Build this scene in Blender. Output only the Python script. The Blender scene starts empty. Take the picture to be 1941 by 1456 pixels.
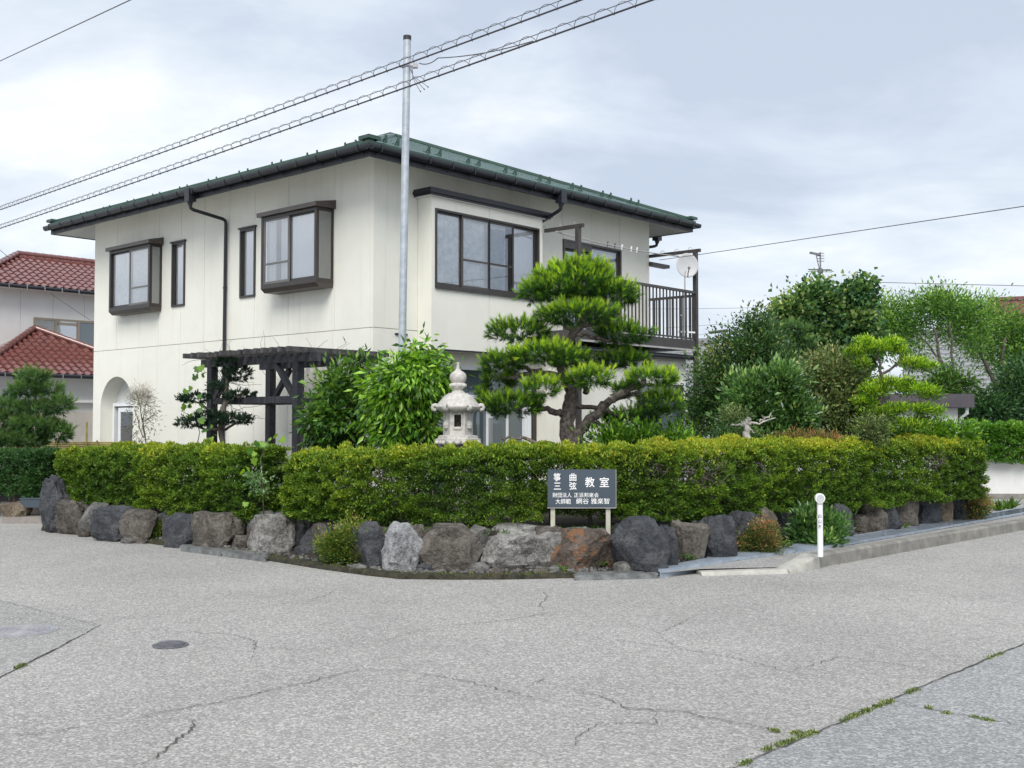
import bpy, bmesh, math, random
import numpy as np
from mathutils import Vector, Matrix, noise as mnoise

scene = bpy.context.scene
col = scene.collection
PI = math.pi
# ---------------------------------------------------------------- camera
F_PX, PCX, PCY, EYE = 2078.0, 970.5, 728.0, 1.6
PITCH = math.atan(72 / F_PX)
cam_d = bpy.data.cameras.new('camera')
cam = bpy.data.objects.new('camera', cam_d)
col.objects.link(cam)
cam.location = (0, 0, EYE)
cam.rotation_euler = (PI / 2 + PITCH, 0, 0)
cam_d.sensor_width = 36.0
cam_d.lens = 36.0 * F_PX / 1941.0
cam_d.clip_start = 0.1
cam_d.clip_end = 2000
scene.camera = cam

# ---------------------------------------------------------------- world: overcast sky
SUN_EL, SUN_AZ = math.radians(46), math.radians(184)      # azimuth clockwise from +Y
world = bpy.data.worlds.new('World')
scene.world = world
world.use_nodes = True
wn, wl = world.node_tree.nodes, world.node_tree.links
wn.clear()
def W(t, **k):
    n = wn.new(t)
    for a, b in k.items():
        if a == 'i':
            for p, q in b.items(): n.inputs[p].default_value = q
        else: setattr(n, a, b)
    return n
w_tc = W('ShaderNodeTexCoord')
w_sep = W('ShaderNodeSeparateXYZ'); wl.new(w_tc.outputs['Generated'], w_sep.inputs[0])
w_add = W('ShaderNodeMath', operation='MAXIMUM', i={1: 0.0}); wl.new(w_sep.outputs[2], w_add.inputs[0])
w_add2 = W('ShaderNodeMath', operation='ADD', i={1: 0.30}); wl.new(w_add.outputs[0], w_add2.inputs[0])
w_cmb = W('ShaderNodeCombineXYZ')
for k in (0, 1):
    dv = W('ShaderNodeMath', operation='DIVIDE'); wl.new(w_sep.outputs[k], dv.inputs[0]); wl.new(w_add2.outputs[0], dv.inputs[1]); wl.new(dv.outputs[0], w_cmb.inputs[k])
w_map = W('ShaderNodeMapping', i={1: (14.62, 11.46, 0.0), 3: (1.0, 1.35, 1.0)}); wl.new(w_cmb.outputs[0], w_map.inputs[0])
w_n1 = W('ShaderNodeTexNoise', i={'Scale': 1.7, 'Detail': 7.0, 'Roughness': 0.55, 'Distortion': 0.3}); wl.new(w_map.outputs[0], w_n1.inputs['Vector'])
w_n2 = W('ShaderNodeTexNoise', i={'Scale': 0.55, 'Detail': 3.0, 'Roughness': 0.5}); wl.new(w_map.outputs[0], w_n2.inputs['Vector'])
w_mx = W('ShaderNodeMath', operation='MULTIPLY_ADD', i={1: 0.55}); wl.new(w_n2.outputs[0], w_mx.inputs[0]); wl.new(w_n1.outputs[0], w_mx.inputs[2])
w_r = W('ShaderNodeValToRGB'); wl.new(w_mx.outputs[0], w_r.inputs[0])
cr = w_r.color_ramp
cr.elements[0].position = 0.62; cr.elements[0].color = (0.50, 0.57, 0.68, 1)
cr.elements[1].position = 0.95; cr.elements[1].color = (0.90, 0.92, 0.95, 1)
e = cr.elements.new(0.72); e.color = (0.595, 0.66, 0.755, 1)
e = cr.elements.new(0.84); e.color = (0.73, 0.785, 0.85, 1)
w_sky = W('ShaderNodeTexSky', sky_type='NISHITA', sun_disc=False, sun_elevation=SUN_EL, sun_rotation=SUN_AZ)
w_ss = W('ShaderNodeMix', data_type='RGBA', blend_type='MULTIPLY', i={0: 1.0}); 
wl.new(w_sky.outputs[0], w_ss.inputs[6]); w_ss.inputs[7].default_value = (0.08, 0.08, 0.08, 1)
w_mix = W('ShaderNodeMix', data_type='RGBA', i={0: 0.90}); wl.new(w_ss.outputs[2], w_mix.inputs[6]); wl.new(w_r.outputs[0], w_mix.inputs[7])
w_bg = W('ShaderNodeBackground', i={1: 0.60}); wl.new(w_mix.outputs[2], w_bg.inputs[0])
w_out = W('ShaderNodeOutputWorld'); wl.new(w_bg.outputs[0], w_out.inputs[0])

sun_d = bpy.data.lights.new('sun', 'SUN')
sun_d.energy = 1.5; sun_d.angle = math.radians(34); sun_d.color = (1.0, 0.96, 0.89)
sun = bpy.data.objects.new('sun', sun_d); col.objects.link(sun)
sdir = Vector((math.sin(SUN_AZ) * math.cos(SUN_EL), math.cos(SUN_AZ) * math.cos(SUN_EL), math.sin(SUN_EL)))
sun.rotation_euler = (-sdir).to_track_quat('-Z', 'Y').to_euler()
sun.location = sdir * 50
scene.view_settings.view_transform = 'Standard'
scene.view_settings.look = 'None'
scene.view_settings.exposure = 1.08
scene.view_settings.gamma = 1.0
scene.view_settings.use_curve_mapping = False

# ---------------------------------------------------------------- coordinates read off the photograph
def ray(px, py):
    x = (px - PCX) / F_PX; y = -(py - PCY) / F_PX
    return np.array([x, math.cos(PITCH) - y * math.sin(PITCH), math.sin(PITCH) + y * math.cos(PITCH)])
def at(px, py, Y):
    r = ray(px, py); return np.array([0, 0, EYE]) + r * (Y / r[1])
def G(px, py, z=0.0):
    r = ray(px, py); return np.array([0, 0, EYE]) + r * ((z - EYE) / r[2])
TH = math.radians(48)
EX = np.array([math.cos(TH), math.sin(TH), 0]); EY_ = np.array([-math.sin(TH), math.cos(TH), 0])
HC = at(707.5, 500, 17.3); HC[2] = 0
def HW(x, y, z): return HC + EX * x + EY_ * y + np.array([0, 0, z])

# ---------------------------------------------------------------- mesh helpers
class MB:
    def __init__(s, f=None): s.v = []; s.f = []; s.map = f
    def add(s, vs, fs):
        o = len(s.v)
        s.v += [tuple(s.map(*p)) if s.map else tuple(p) for p in vs]
        s.f += [tuple(i + o for i in q) for q in fs]
    def box(s, x0, x1, y0, y1, z0, z1):
        s.add([(x0,y0,z0),(x1,y0,z0),(x1,y1,z0),(x0,y1,z0),(x0,y0,z1),(x1,y0,z1),(x1,y1,z1),(x0,y1,z1)],
              [(3,2,1,0),(4,5,6,7),(0,1,5,4),(1,2,6,5),(2,3,7,6),(3,0,4,7)])
    def bar(s, a, b, w, h, up=(0,0,1)):
        a = Vector(a); b = Vector(b); d = (b - a).normalized(); u = Vector(up)
        r = d.cross(u)
        if r.length < 1e-4: r = d.cross(Vector((0,1,0)))
        r.normalize(); u = r.cross(d).normalized()
        vs = []
        for p in (a, b):
            for sx, sy in ((-1,-1),(1,-1),(1,1),(-1,1)): vs.append(tuple(p + r * (sx*w/2) + u * (sy*h/2)))
        s.add(vs, [(3,2,1,0),(4,5,6,7),(0,1,5,4),(1,2,6,5),(2,3,7,6),(3,0,4,7)])
    def tube(s, pts, rad, n=8, cap=True):
        pts = [Vector(p) for p in pts]; m = len(pts)
        if not hasattr(rad, '__len__'): rad = [rad] * m
        vs = []; fs = []; prev = None
        for i, p in enumerate(pts):
            d = (pts[min(i+1, m-1)] - pts[max(i-1, 0)])
            d = d.normalized() if d.length > 1e-9 else Vector((0,0,1))
            if prev is None:
                r = d.orthogonal().normalized()
            else:
                r = prev - d * prev.dot(d)
                r = r.normalized() if r.length > 1e-6 else d.orthogonal().normalized()
            prev = r; q = d.cross(r)
            for k in range(n):
                a = 2 * PI * k / n
                vs.append(tuple(p + (r * math.cos(a) + q * math.sin(a)) * rad[i]))
        for i in range(m - 1):
            for k in range(n):
                k2 = (k + 1) % n
                fs.append((i*n+k, i*n+k2, (i+1)*n+k2, (i+1)*n+k))
        if cap:
            fs.append(tuple(range(n - 1, -1, -1))); fs.append(tuple((m-1)*n + k for k in range(n)))
        s.add(vs, fs)
    def lathe(s, prof, n=24, c=(0,0,0), a0=0.0):
        vs = []; fs = []; m = len(prof)
        for r, z in prof:
            for k in range(n):
                a = a0 + 2 * PI * k / n
                vs.append((c[0] + r * math.cos(a), c[1] + r * math.sin(a), c[2] + z))
        for i in range(m - 1):
            for k in range(n):
                k2 = (k + 1) % n
                fs.append((i*n+k, i*n+k2, (i+1)*n+k2, (i+1)*n+k))
        fs.append(tuple(range(n - 1, -1, -1))); fs.append(tuple((m-1)*n + k for k in range(n)))
        s.add(vs, fs)
    def prism(s, poly, z0, z1):
        n = len(poly)
        s.add([(x, y, z0) for x, y in poly] + [(x, y, z1) for x, y in poly],
              [tuple(range(n-1, -1, -1)), tuple(range(n, 2*n))] + [(i, (i+1) % n, n+(i+1) % n, n+i) for i in range(n)])
    def build(s, name, mat, parent=None, smooth=False, angle=None):
        me = bpy.data.meshes.new(name)
        me.from_pydata(s.v, [], s.f)
        if mat is not None: me.materials.append(mat)
        if smooth:
            me.polygons.foreach_set('use_smooth', [True] * len(me.polygons))
            if angle: me.set_sharp_from_angle(angle=math.radians(angle))
        me.update()
        return link(name, me, parent)
def link(name, me, parent=None):
    o = bpy.data.objects.new(name, me); col.objects.link(o)
    if parent is not None: o.parent = parent
    return o
def tag(o, label=None, cat=None, group=None, kind=None):
    if label: o['label'] = label
    if cat: o['category'] = cat
    if group: o['group'] = group
    if kind: o['kind'] = kind
    return o
def thing(name, label, cat, loc=(0,0,0), rotz=0.0, group=None):
    o = bpy.data.objects.new(name, None); col.objects.link(o)
    o.location = tuple(float(c) for c in loc); o.rotation_euler = (0, 0, rotz)
    o.empty_display_size = 0.2
    return tag(o, label, cat, group)
def np_mesh(name, V, Fc, mat, parent=None, attr=None, smooth=False):
    """V (n,3), Fc (m,k) -> mesh object, optional per-face float attribute v"""
    me = bpy.data.meshes.new(name)
    V = np.ascontiguousarray(V, dtype=np.float32); Fc = np.ascontiguousarray(Fc, dtype=np.int32)
    m, k = Fc.shape
    me.vertices.add(len(V)); me.vertices.foreach_set('co', V.ravel())
    me.loops.add(m * k); me.loops.foreach_set('vertex_index', Fc.ravel())
    me.polygons.add(m); me.polygons.foreach_set('loop_start', np.arange(0, m * k, k, dtype=np.int32))
    if smooth: me.polygons.foreach_set('use_smooth', np.ones(m, dtype=bool))
    if attr is not None:
        at_ = me.attributes.new('v', 'FLOAT', 'FACE'); at_.data.foreach_set('value', np.asarray(attr, dtype=np.float32))
    if mat is not None: me.materials.append(mat)
    me.update(calc_edges=True)
    return link(name, me, parent)
def unit(a): return a / np.maximum(np.linalg.norm(a, axis=-1, keepdims=True), 1e-9)
def leaf_arrays(P, Dr, L, Wd, rng, fold=0.25, curl=0.0):
    """diamond leaves folded along the midrib: P base points, Dr directions, L lengths, Wd widths"""
    n = len(P)
    Dr = unit(Dr)
    rnd = rng.normal(size=(n, 3)) + np.array([0, 0, 0.9])
    S = unit(np.cross(Dr, rnd)); N = np.cross(S, Dr)
    L = np.broadcast_to(np.asarray(L, dtype=float), (n,))[:, None]; Wd = np.broadcast_to(np.asarray(Wd, dtype=float), (n,))[:, None]
    mid = P + Dr * L * 0.45 + N * L * curl
    a = mid + S * Wd * 0.5 + N * Wd * fold; b = mid - S * Wd * 0.5 + N * Wd * fold
    tip = P + Dr * L - N * L * curl * 0.6
    V = np.empty((n * 4, 3)); V[0::4] = P; V[1::4] = a; V[2::4] = tip; V[3::4] = b
    i = np.arange(n) * 4
    Fc = np.empty((n * 2, 3), dtype=np.int32)
    Fc[0::2, 0] = i; Fc[0::2, 1] = i + 1; Fc[0::2, 2] = i + 2
    Fc[1::2, 0] = i; Fc[1::2, 1] = i + 2; Fc[1::2, 2] = i + 3
    return V, Fc
def leaf_object(name, P, Dr, L, Wd, v, mat, parent, rng, fold=0.25, curl=0.0):
    V, Fc = leaf_arrays(P, Dr, L, Wd, rng, fold, curl)
    o = np_mesh(name, V, Fc, mat, parent, np.repeat(np.asarray(v), 2))
    tag(o, kind='stuff')
    return o

# ---------------------------------------------------------------- materials
def NT(name):
    m = bpy.data.materials.new(name); m.use_nodes = True
    nt = m.node_tree; nt.nodes.clear()
    out = nt.nodes.new('ShaderNodeOutputMaterial')
    return m, nt, out
def nd(nt, t, ins=None, **k):
    n = nt.nodes.new(t)
    for a, b in k.items(): setattr(n, a, b)
    if ins:
        for p, q in ins.items():
            if isinstance(q, bpy.types.NodeSocket): nt.links.new(q, n.inputs[p])
            else: n.inputs[p].default_value = q
    return n
def ramp(nt, fac, stops):
    r = nd(nt, 'ShaderNodeValToRGB', {0: fac}); cr = r.color_ramp
    while len(cr.elements) > 1: cr.elements.remove(cr.elements[-1])
    cr.elements[0].position = stops[0][0]; cr.elements[0].color = (*stops[0][1], 1)
    for p, c in stops[1:]:
        e = cr.elements.new(p); e.color = (*c, 1)
    return r.outputs[0]
def vmix(nt, fac, a, b, mode='MIX'):
    n = nd(nt, 'ShaderNodeMix', data_type='RGBA', blend_type=mode)
    for idx, q in ((0, fac), (6, a), (7, b)):
        if isinstance(q, bpy.types.NodeSocket): nt.links.new(q, n.inputs[idx])
        elif idx == 0: n.inputs[0].default_value = q
        else: n.inputs[idx].default_value = (*q, 1)
    return n.outputs[2]
def obj_co(nt): return nd(nt, 'ShaderNodeTexCoord').outputs['Object']
def pos_co(nt): return nd(nt, 'ShaderNodeNewGeometry').outputs['Position']
def noise(nt, co, scale, detail=4.0, rough=0.55, dist=0.0):
    return nd(nt, 'ShaderNodeTexNoise', {'Vector': co, 'Scale': scale, 'Detail': detail, 'Roughness': rough, 'Distortion': dist}).outputs[0]
def smooth_mat(name, c1, c2=None, rough=0.5, scale=3.0, bump=0.0, bscale=60.0, metal=0.0, spec=0.5, streak=None, coat=0.0):
    """painted/cast surface: two close tones mottled by noise, fine relief"""
    m, nt, out = NT(name)
    co = pos_co(nt)
    if c2 is None: c2 = tuple(x * 0.8 for x in c1)
    n = noise(nt, co, scale, 5.0, 0.6)
    base = ramp(nt, n, [(0.35, c2), (0.65, c1)])
    if streak:
        mp = nd(nt, 'ShaderNodeMapping', {0: co, 3: (9.0, 9.0, 0.5)}).outputs[0]
        s = noise(nt, mp, 1.0, 4.0, 0.6)
        f = nd(nt, 'ShaderNodeMapRange', {0: s, 1: 0.56, 2: 0.76, 3: 0.0, 4: streak[1]}).outputs[0]
        base = vmix(nt, f, base, streak[0])
    b = nd(nt, 'ShaderNodeBsdfPrincipled', {'Base Color': base, 'Roughness': rough, 'Metallic': metal, 'Specular IOR Level': spec, 'Coat Weight': coat})
    if bump:
        bn = noise(nt, co, bscale, 3.0, 0.6)
        bp = nd(nt, 'ShaderNodeBump', {'Strength': bump, 'Distance': 0.01, 'Height': bn})
        nt.links.new(bp.outputs[0], b.inputs['Normal'])
    nt.links.new(b.outputs[0], out.inputs[0])
    return m
def leaf_mat(name, stops, rough=0.42, trans=0.28, spec=0.45, gain=1.45):
    m, nt, out = NT(name)
    v = nd(nt, 'ShaderNodeAttribute', attribute_name='v').outputs['Fac']
    base = ramp(nt, v, stops)
    n = noise(nt, pos_co(nt), 2.3, 3.0, 0.6)
    f = nd(nt, 'ShaderNodeMapRange', {0: n, 1: 0.3, 2: 0.7, 3: 0.80 * gain, 4: 1.25 * gain}).outputs[0]
    base = nd(nt, 'ShaderNodeHueSaturation', {'Color': base, 'Value': f}).outputs[0]
    b = nd(nt, 'ShaderNodeBsdfPrincipled', {'Base Color': base, 'Roughness': rough, 'Specular IOR Level': spec})
    tcol = nd(nt, 'ShaderNodeHueSaturation', {'Color': base, 'Saturation': 1.1, 'Value': 1.35, 'Hue': 0.485}).outputs[0]
    t = nd(nt, 'ShaderNodeBsdfTranslucent', {0: tcol})
    mx = nd(nt, 'ShaderNodeMixShader', {0: trans, 1: b.outputs[0], 2: t.outputs[0]})
    nt.links.new(mx.outputs[0], out.inputs[0])
    return m
def rock_mat(name, c_dark, c_mid, c_light, lich=0.3, vein=0.0, rust=None):
    m, nt, out = NT(name)
    co = pos_co(nt)
    n1 = noise(nt, co, 4.0, 8.0, 0.65, 0.6); n2 = noise(nt, co, 22.0, 6.0, 0.7)
    base = ramp(nt, n1, [(0.40, c_dark), (0.5, c_mid), (0.58, c_light)])
    base = vmix(nt, 0.4, base, ramp(nt, n2, [(0.34, c_dark), (0.58, c_light)]))
    ck = nd(nt, 'ShaderNodeTexVoronoi', {'Vector': nd(nt, 'ShaderNodeVectorMath', {0: co, 1: nd(nt, 'ShaderNodeTexNoise', {'Vector': co, 'Scale': 5.0, 'Detail': 5.0}).outputs[1]}, operation='ADD').outputs[0], 'Scale': 4.5}, feature='DISTANCE_TO_EDGE').outputs[0]
    base = vmix(nt, nd(nt, 'ShaderNodeMapRange', {0: ck, 1: 0.0, 2: 0.03, 3: 0.75, 4: 0.0}).outputs[0], base, tuple(x * .35 for x in c_dark))
    if rust:
        r = noise(nt, co, 6.0, 5.0, 0.6, 0.8)
        base = vmix(nt, nd(nt, 'ShaderNodeMapRange', {0: r, 1: 0.54, 2: 0.62}).outputs[0], base, rust)
    if vein:
        w = nd(nt, 'ShaderNodeTexVoronoi', {'Vector': nd(nt, 'ShaderNodeVectorMath', {0: co, 1: nd(nt, 'ShaderNodeTexNoise', {'Vector': co, 'Scale': 3.0, 'Detail': 4.0}).outputs[1]}, operation='ADD').outputs[0], 'Scale': 3.2}, feature='DISTANCE_TO_EDGE').outputs[0]
        base = vmix(nt, nd(nt, 'ShaderNodeMapRange', {0: w, 1: 0.0, 2: 0.035, 3: vein, 4: 0.0}).outputs[0], base, (0.05, 0.05, 0.055))
    l = noise(nt, co, 9.0, 6.0, 0.75)
    base = vmix(nt, nd(nt, 'ShaderNodeMapRange', {0: l, 1: 0.60, 2: 0.68, 3: 0.0, 4: lich}).outputs[0], base, (0.42, 0.42, 0.39))
    b = nd(nt, 'ShaderNodeBsdfPrincipled', {'Base Color': base, 'Roughness': 0.82, 'Specular IOR Level': 0.3})
    h = nd(nt, 'ShaderNodeMath', {0: n2, 1: n1}, operation='ADD').outputs[0]
    bp = nd(nt, 'ShaderNodeBump', {'Strength': 1.0, 'Distance': 0.06, 'Height': h})
    nt.links.new(bp.outputs[0], b.inputs['Normal']); nt.links.new(b.outputs[0], out.inputs[0])
    return m
def glass_mat(name, tint=(0.99, 0.995, 1.0), refl=0.35, dark=None):
    m, nt, out = NT(name)
    fr = nd(nt, 'ShaderNodeFresnel', {'IOR': 1.5}).outputs[0]
    f = nd(nt, 'ShaderNodeMapRange', {0: fr, 1: 0.0, 2: 0.6, 3: refl * 0.25, 4: 1.0}).outputs[0]
    wob = noise(nt, pos_co(nt), 2.0, 2.0, 0.5)
    bp = nd(nt, 'ShaderNodeBump', {'Strength': 0.05, 'Distance': 0.02, 'Height': wob}).outputs[0]
    g = nd(nt, 'ShaderNodeBsdfGlossy', {'Color': (0.95, 0.97, 1, 1), 'Roughness': 0.02, 'Normal': bp})
    if dark: t = nd(nt, 'ShaderNodeBsdfDiffuse', {0: (*dark, 1)})
    else: t = nd(nt, 'ShaderNodeBsdfTransparent', {0: (*tint, 1)})
    mx = nd(nt, 'ShaderNodeMixShader', {0: f, 1: t.outputs[0], 2: g.outputs[0]})
    nt.links.new(mx.outputs[0], out.inputs[0])
    return m
def asphalt(name, tone=1.0, tint=(1, 1, 1)):
    m, nt, out = NT(name)
    co = pos_co(nt)
    vo = nd(nt, 'ShaderNodeTexVoronoi', {'Vector': co, 'Scale': 78.0, 'Randomness': 1.0})
    sp = nd(nt, 'ShaderNodeSeparateColor', {0: vo.outputs['Color']}).outputs[0]
    c = lambda x: tuple(x * tone * t for t in tint)
    base = ramp(nt, sp, [(0.0, c(0.17)), (0.35, c(0.27)), (0.7, c(0.37)), (1.0, c(0.62))])
    fine = noise(nt, co, 260.0, 2.0, 0.6)
    base = vmix(nt, 0.35, base, ramp(nt, fine, [(0.3, c(0.12)), (0.7, c(0.5))]))
    big = noise(nt, co, 0.35, 6.0, 0.6, 0.4)
    f = nd(nt, 'ShaderNodeMapRange', {0: big, 1: 0.3, 2: 0.7, 3: 0.85, 4: 1.13}).outputs[0]
    base = nd(nt, 'ShaderNodeHueSaturation', {'Color': base, 'Value': f, 'Saturation': 0.9}).outputs[0]
    st = noise(nt, co, 1.7, 5.0, 0.7)
    base = vmix(nt, nd(nt, 'ShaderNodeMapRange', {0: st, 1: 0.56, 2: 0.76, 3: 0.0, 4: 0.38}).outputs[0], base, c(0.2))
    b = nd(nt, 'ShaderNodeBsdfPrincipled', {'Base Color': base, 'Roughness': 0.85, 'Specular IOR Level': 0.35})
    h = nd(nt, 'ShaderNodeMath', {0: vo.outputs['Distance'], 1: fine}, operation='SUBTRACT').outputs[0]
    bp = nd(nt, 'ShaderNodeBump', {'Strength': 0.55, 'Distance': 0.006, 'Height': h}, invert=True)
    nt.links.new(bp.outputs[0], b.inputs['Normal']); nt.links.new(b.outputs[0], out.inputs[0])
    return m

M = {}
M['asphalt'] = asphalt('asphalt', 1.04, (1.0, 0.975, 0.925))
M['asphalt_dark'] = asphalt('asphalt_patch', 0.95, (0.97, 0.99, 1.0))
M['asphalt_left'] = asphalt('asphalt_old_patch', 0.95, (1.0, 0.985, 0.95))
M['crack'] = smooth_mat('crack', (0.045, 0.043, 0.04), (0.085, 0.08, 0.074), 0.95, 30)
M['soil'] = smooth_mat('soil', (0.045, 0.035, 0.026), (0.015, 0.012, 0.010), 0.95, 14, 1.0, 60)
M['gravel'] = smooth_mat('gravelly_soil', (0.20, 0.17, 0.13), (0.06, 0.05, 0.038), 0.95, 26, 1.0, 70)
M['moss_edge'] = smooth_mat('mossy_concrete', (0.055, 0.05, 0.03), (0.012, 0.013, 0.008), 0.95, 16, 1.0, 80)
M['concrete'] = smooth_mat('concrete', (0.27, 0.26, 0.235), (0.16, 0.155, 0.14), 0.85, 5, 0.5, 90, streak=((0.12, 0.12, 0.11), 0.6))
M['concrete_light'] = smooth_mat('concrete_light', (0.46, 0.45, 0.41), (0.33, 0.32, 0.29), 0.85, 7, 0.5, 90)
M['steel_grate'] = smooth_mat('steel_grate', (0.42, 0.48, 0.56), (0.28, 0.33, 0.40), 0.35, 6, 0.1, 60, metal=0.25)
M['grate_grey'] = smooth_mat('grate_grey', (0.27, 0.28, 0.28), (0.13, 0.135, 0.135), 0.55, 9, 0.2, 60, metal=0.4)
M['iron'] = smooth_mat('cast_iron', (0.20, 0.20, 0.22), (0.12, 0.12, 0.135), 0.5, 20, 0.4, 60, metal=0.4)
M['stucco'] = smooth_mat('cream_stucco', (0.86, 0.855, 0.78), (0.82, 0.812, 0.738), 0.9, 1.6, 0.6, 150, streak=((0.50, 0.48, 0.42), 0.20))
M['stucco_core'] = smooth_mat('joint_grey', (0.34, 0.33, 0.30), (0.28, 0.27, 0.25), 0.9)
M['soffit'] = smooth_mat('soffit_board', (0.72, 0.73, 0.72), (0.66, 0.67, 0.66), 0.8)
M['fascia'] = smooth_mat('dark_fascia', (0.012, 0.014, 0.021), (0.008, 0.010, 0.015), 0.40, 4)
M['gutter'] = smooth_mat('gutter_plastic', (0.022, 0.025, 0.032), (0.015, 0.018, 0.024), 0.30, 4)
M['bracket'] = smooth_mat('bracket_steel', (0.42, 0.42, 0.42), (0.3, 0.3, 0.3), 0.4, metal=0.7)
M['roof'] = smooth_mat('green_metal_roof', (0.050, 0.125, 0.10), (0.034, 0.09, 0.07), 0.22, 3, 0.12, 30, spec=0.8, coat=0.4)
M['roof_edge'] = smooth_mat('green_roof_edge', (0.036, 0.085, 0.062), (0.022, 0.056, 0.042), 0.35, 5)
M['bronze'] = smooth_mat('bronze_aluminium', (0.036, 0.030, 0.027), (0.026, 0.022, 0.020), 0.36, 5, spec=0.6)
M['bronze_light'] = smooth_mat('brown_aluminium', (0.070, 0.056, 0.050), (0.050, 0.041, 0.037), 0.36, 5, spec=0.6)
M['rail'] = smooth_mat('rail_aluminium', (0.062, 0.056, 0.054), (0.044, 0.040, 0.039), 0.42, 5)
M['screen_frame'] = smooth_mat('screen_frame', (0.16, 0.16, 0.15), (0.12, 0.12, 0.115), 0.5)
M['glass'] = glass_mat('window_glass', refl=1.0)
M['glass_film'] = glass_mat('filmed_glass', refl=0.75)
M['glass_clear'] = glass_mat('clear_glass', refl=0.22)
M['glass_blind'] = glass_mat('frosted_dark_glass', refl=0.25, dark=(0.07, 0.095, 0.105))
M['white_frame'] = smooth_mat('white_frame', (0.80, 0.83, 0.86), (0.74, 0.77, 0.80), 0.4)
M['room'] = smooth_mat('room_lining', (0.28, 0.27, 0.25), (0.22, 0.21, 0.20), 0.9)
def cloth_mat(name, c, c2, tr, sc=14.0):
    m, nt, out = NT(name)
    co = obj_co(nt)
    n = noise(nt, co, sc, 6.0, 0.7)
    base = ramp(nt, n, [(0.35, c2), (0.62, c)])
    d = nd(nt, 'ShaderNodeBsdfDiffuse', {0: base}); t = nd(nt, 'ShaderNodeBsdfTranslucent', {0: base})
    mx = nd(nt, 'ShaderNodeMixShader', {0: tr, 1: d.outputs[0], 2: t.outputs[0]})
    nt.links.new(mx.outputs[0], out.inputs[0]); return m
M['lace'] = cloth_mat('lace_curtain', (0.96, 0.97, 0.97), (0.80, 0.84, 0.87), 0.05)
M['curtain'] = cloth_mat('white_curtain', (0.97, 0.97, 0.97), (0.94, 0.95, 0.96), 0.05, 3.0)
M['film'] = cloth_mat('bubble_film', (0.95, 0.96, 0.96), (0.62, 0.69, 0.72), 0.05, 9.0)
M['tan_curtain'] = cloth_mat('tan_curtain', (0.48, 0.42, 0.36), (0.38, 0.33, 0.28), 0.3, 6.0)
M['grey_blind'] = cloth_mat('grey_blind', (0.46, 0.52, 0.58), (0.30, 0.35, 0.42), 0.12, 9.0)
M['charred'] = smooth_mat('charred_timber', (0.030, 0.032, 0.042), (0.012, 0.013, 0.018), 0.62, 18, 0.6, 50, streak=((0.16, 0.15, 0.15), 0.5))
M['charred_top'] = smooth_mat('weathered_slat', (0.10, 0.095, 0.095), (0.03, 0.03, 0.034), 0.75, 9, 0.6, 50)
M['galv'] = smooth_mat('galvanised_steel', (0.50, 0.54, 0.58), (0.37, 0.41, 0.46), 0.45, 9, 0.05, 60, metal=0.35)
M['black'] = smooth_mat('black_rubber', (0.025, 0.025, 0.028), (0.018, 0.018, 0.02), 0.5)
M['wire'] = smooth_mat('grey_wire', (0.13, 0.13, 0.145), (0.09, 0.09, 0.10), 0.5)
M['wire_dark'] = smooth_mat('dark_wire', (0.06, 0.055, 0.065), (0.045, 0.042, 0.05), 0.5)
M['wire_far'] = smooth_mat('pale_wire', (0.30, 0.31, 0.34), (0.24, 0.25, 0.27), 0.6)
M['granite'] = smooth_mat('pale_granite', (0.62, 0.60, 0.57), (0.43, 0.41, 0.385), 0.85, 22, 0.7, 140, streak=((0.22, 0.20, 0.18), 0.35))
M['sign'] = smooth_mat('slate_sign_paint', (0.058, 0.080, 0.104), (0.050, 0.070, 0.092), 0.42, 3)
M['white'] = smooth_mat('white_paint', (0.84, 0.85, 0.86), (0.79, 0.80, 0.81), 0.4, 6)
M['letter'] = smooth_mat('white_lettering', (0.86, 0.86, 0.86), (0.83, 0.83, 0.83), 0.5)
M['post_wood'] = smooth_mat('pale_post', (0.50, 0.49, 0.41), (0.40, 0.40, 0.32), 0.7, 12, 0.2, 60)
M['reflector'] = smooth_mat('reflector_lens', (0.55, 0.56, 0.57), (0.48, 0.49, 0.50), 0.25, 20)
M['ink'] = smooth_mat('black_ink', (0.03, 0.03, 0.03), (0.03, 0.03, 0.03), 0.6)
M['dish'] = smooth_mat('dish_white', (0.50, 0.51, 0.52), (0.46, 0.47, 0.48), 0.5, 4)
M['pipe_grey'] = smooth_mat('light_grey_steel', (0.45, 0.44, 0.43), (0.36, 0.35, 0.34), 0.45)
M['bark_pine'] = smooth_mat('pine_bark', (0.20, 0.17, 0.15), (0.045, 0.037, 0.034), 0.95, 24, 1.0, 32)
M['bark'] = smooth_mat('grey_bark', (0.13, 0.115, 0.10), (0.055, 0.048, 0.042), 0.95, 18, 1.0, 60)
M['twig'] = smooth_mat('bare_twig', (0.17, 0.145, 0.125), (0.08, 0.068, 0.06), 0.9, 20)
M['deadwood'] = smooth_mat('bleached_wood', (0.48, 0.46, 0.44), (0.30, 0.28, 0.26), 0.9, 18, 0.8, 50)
M['bamboo'] = smooth_mat('bamboo', (0.42, 0.36, 0.13), (0.26, 0.21, 0.075), 0.5, 9)
M['tile_red'] = smooth_mat('red_glazed_tile', (0.215, 0.072, 0.060), (0.12, 0.042, 0.036), 0.18, 14, spec=0.7, coat=0.5)
M['tile_grey'] = smooth_mat('grey_glazed_tile', (0.30, 0.31, 0.33), (0.19, 0.20, 0.21), 0.25, 6, spec=0.6)
M['wall_grey'] = smooth_mat('pale_grey_siding', (0.69, 0.69, 0.685), (0.64, 0.64, 0.635), 0.85, 2, 0.2, 120)
M['wall_beige'] = smooth_mat('beige_render', (0.50, 0.47, 0.42), (0.43, 0.40, 0.36), 0.9, 3, 0.3, 90)
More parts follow.
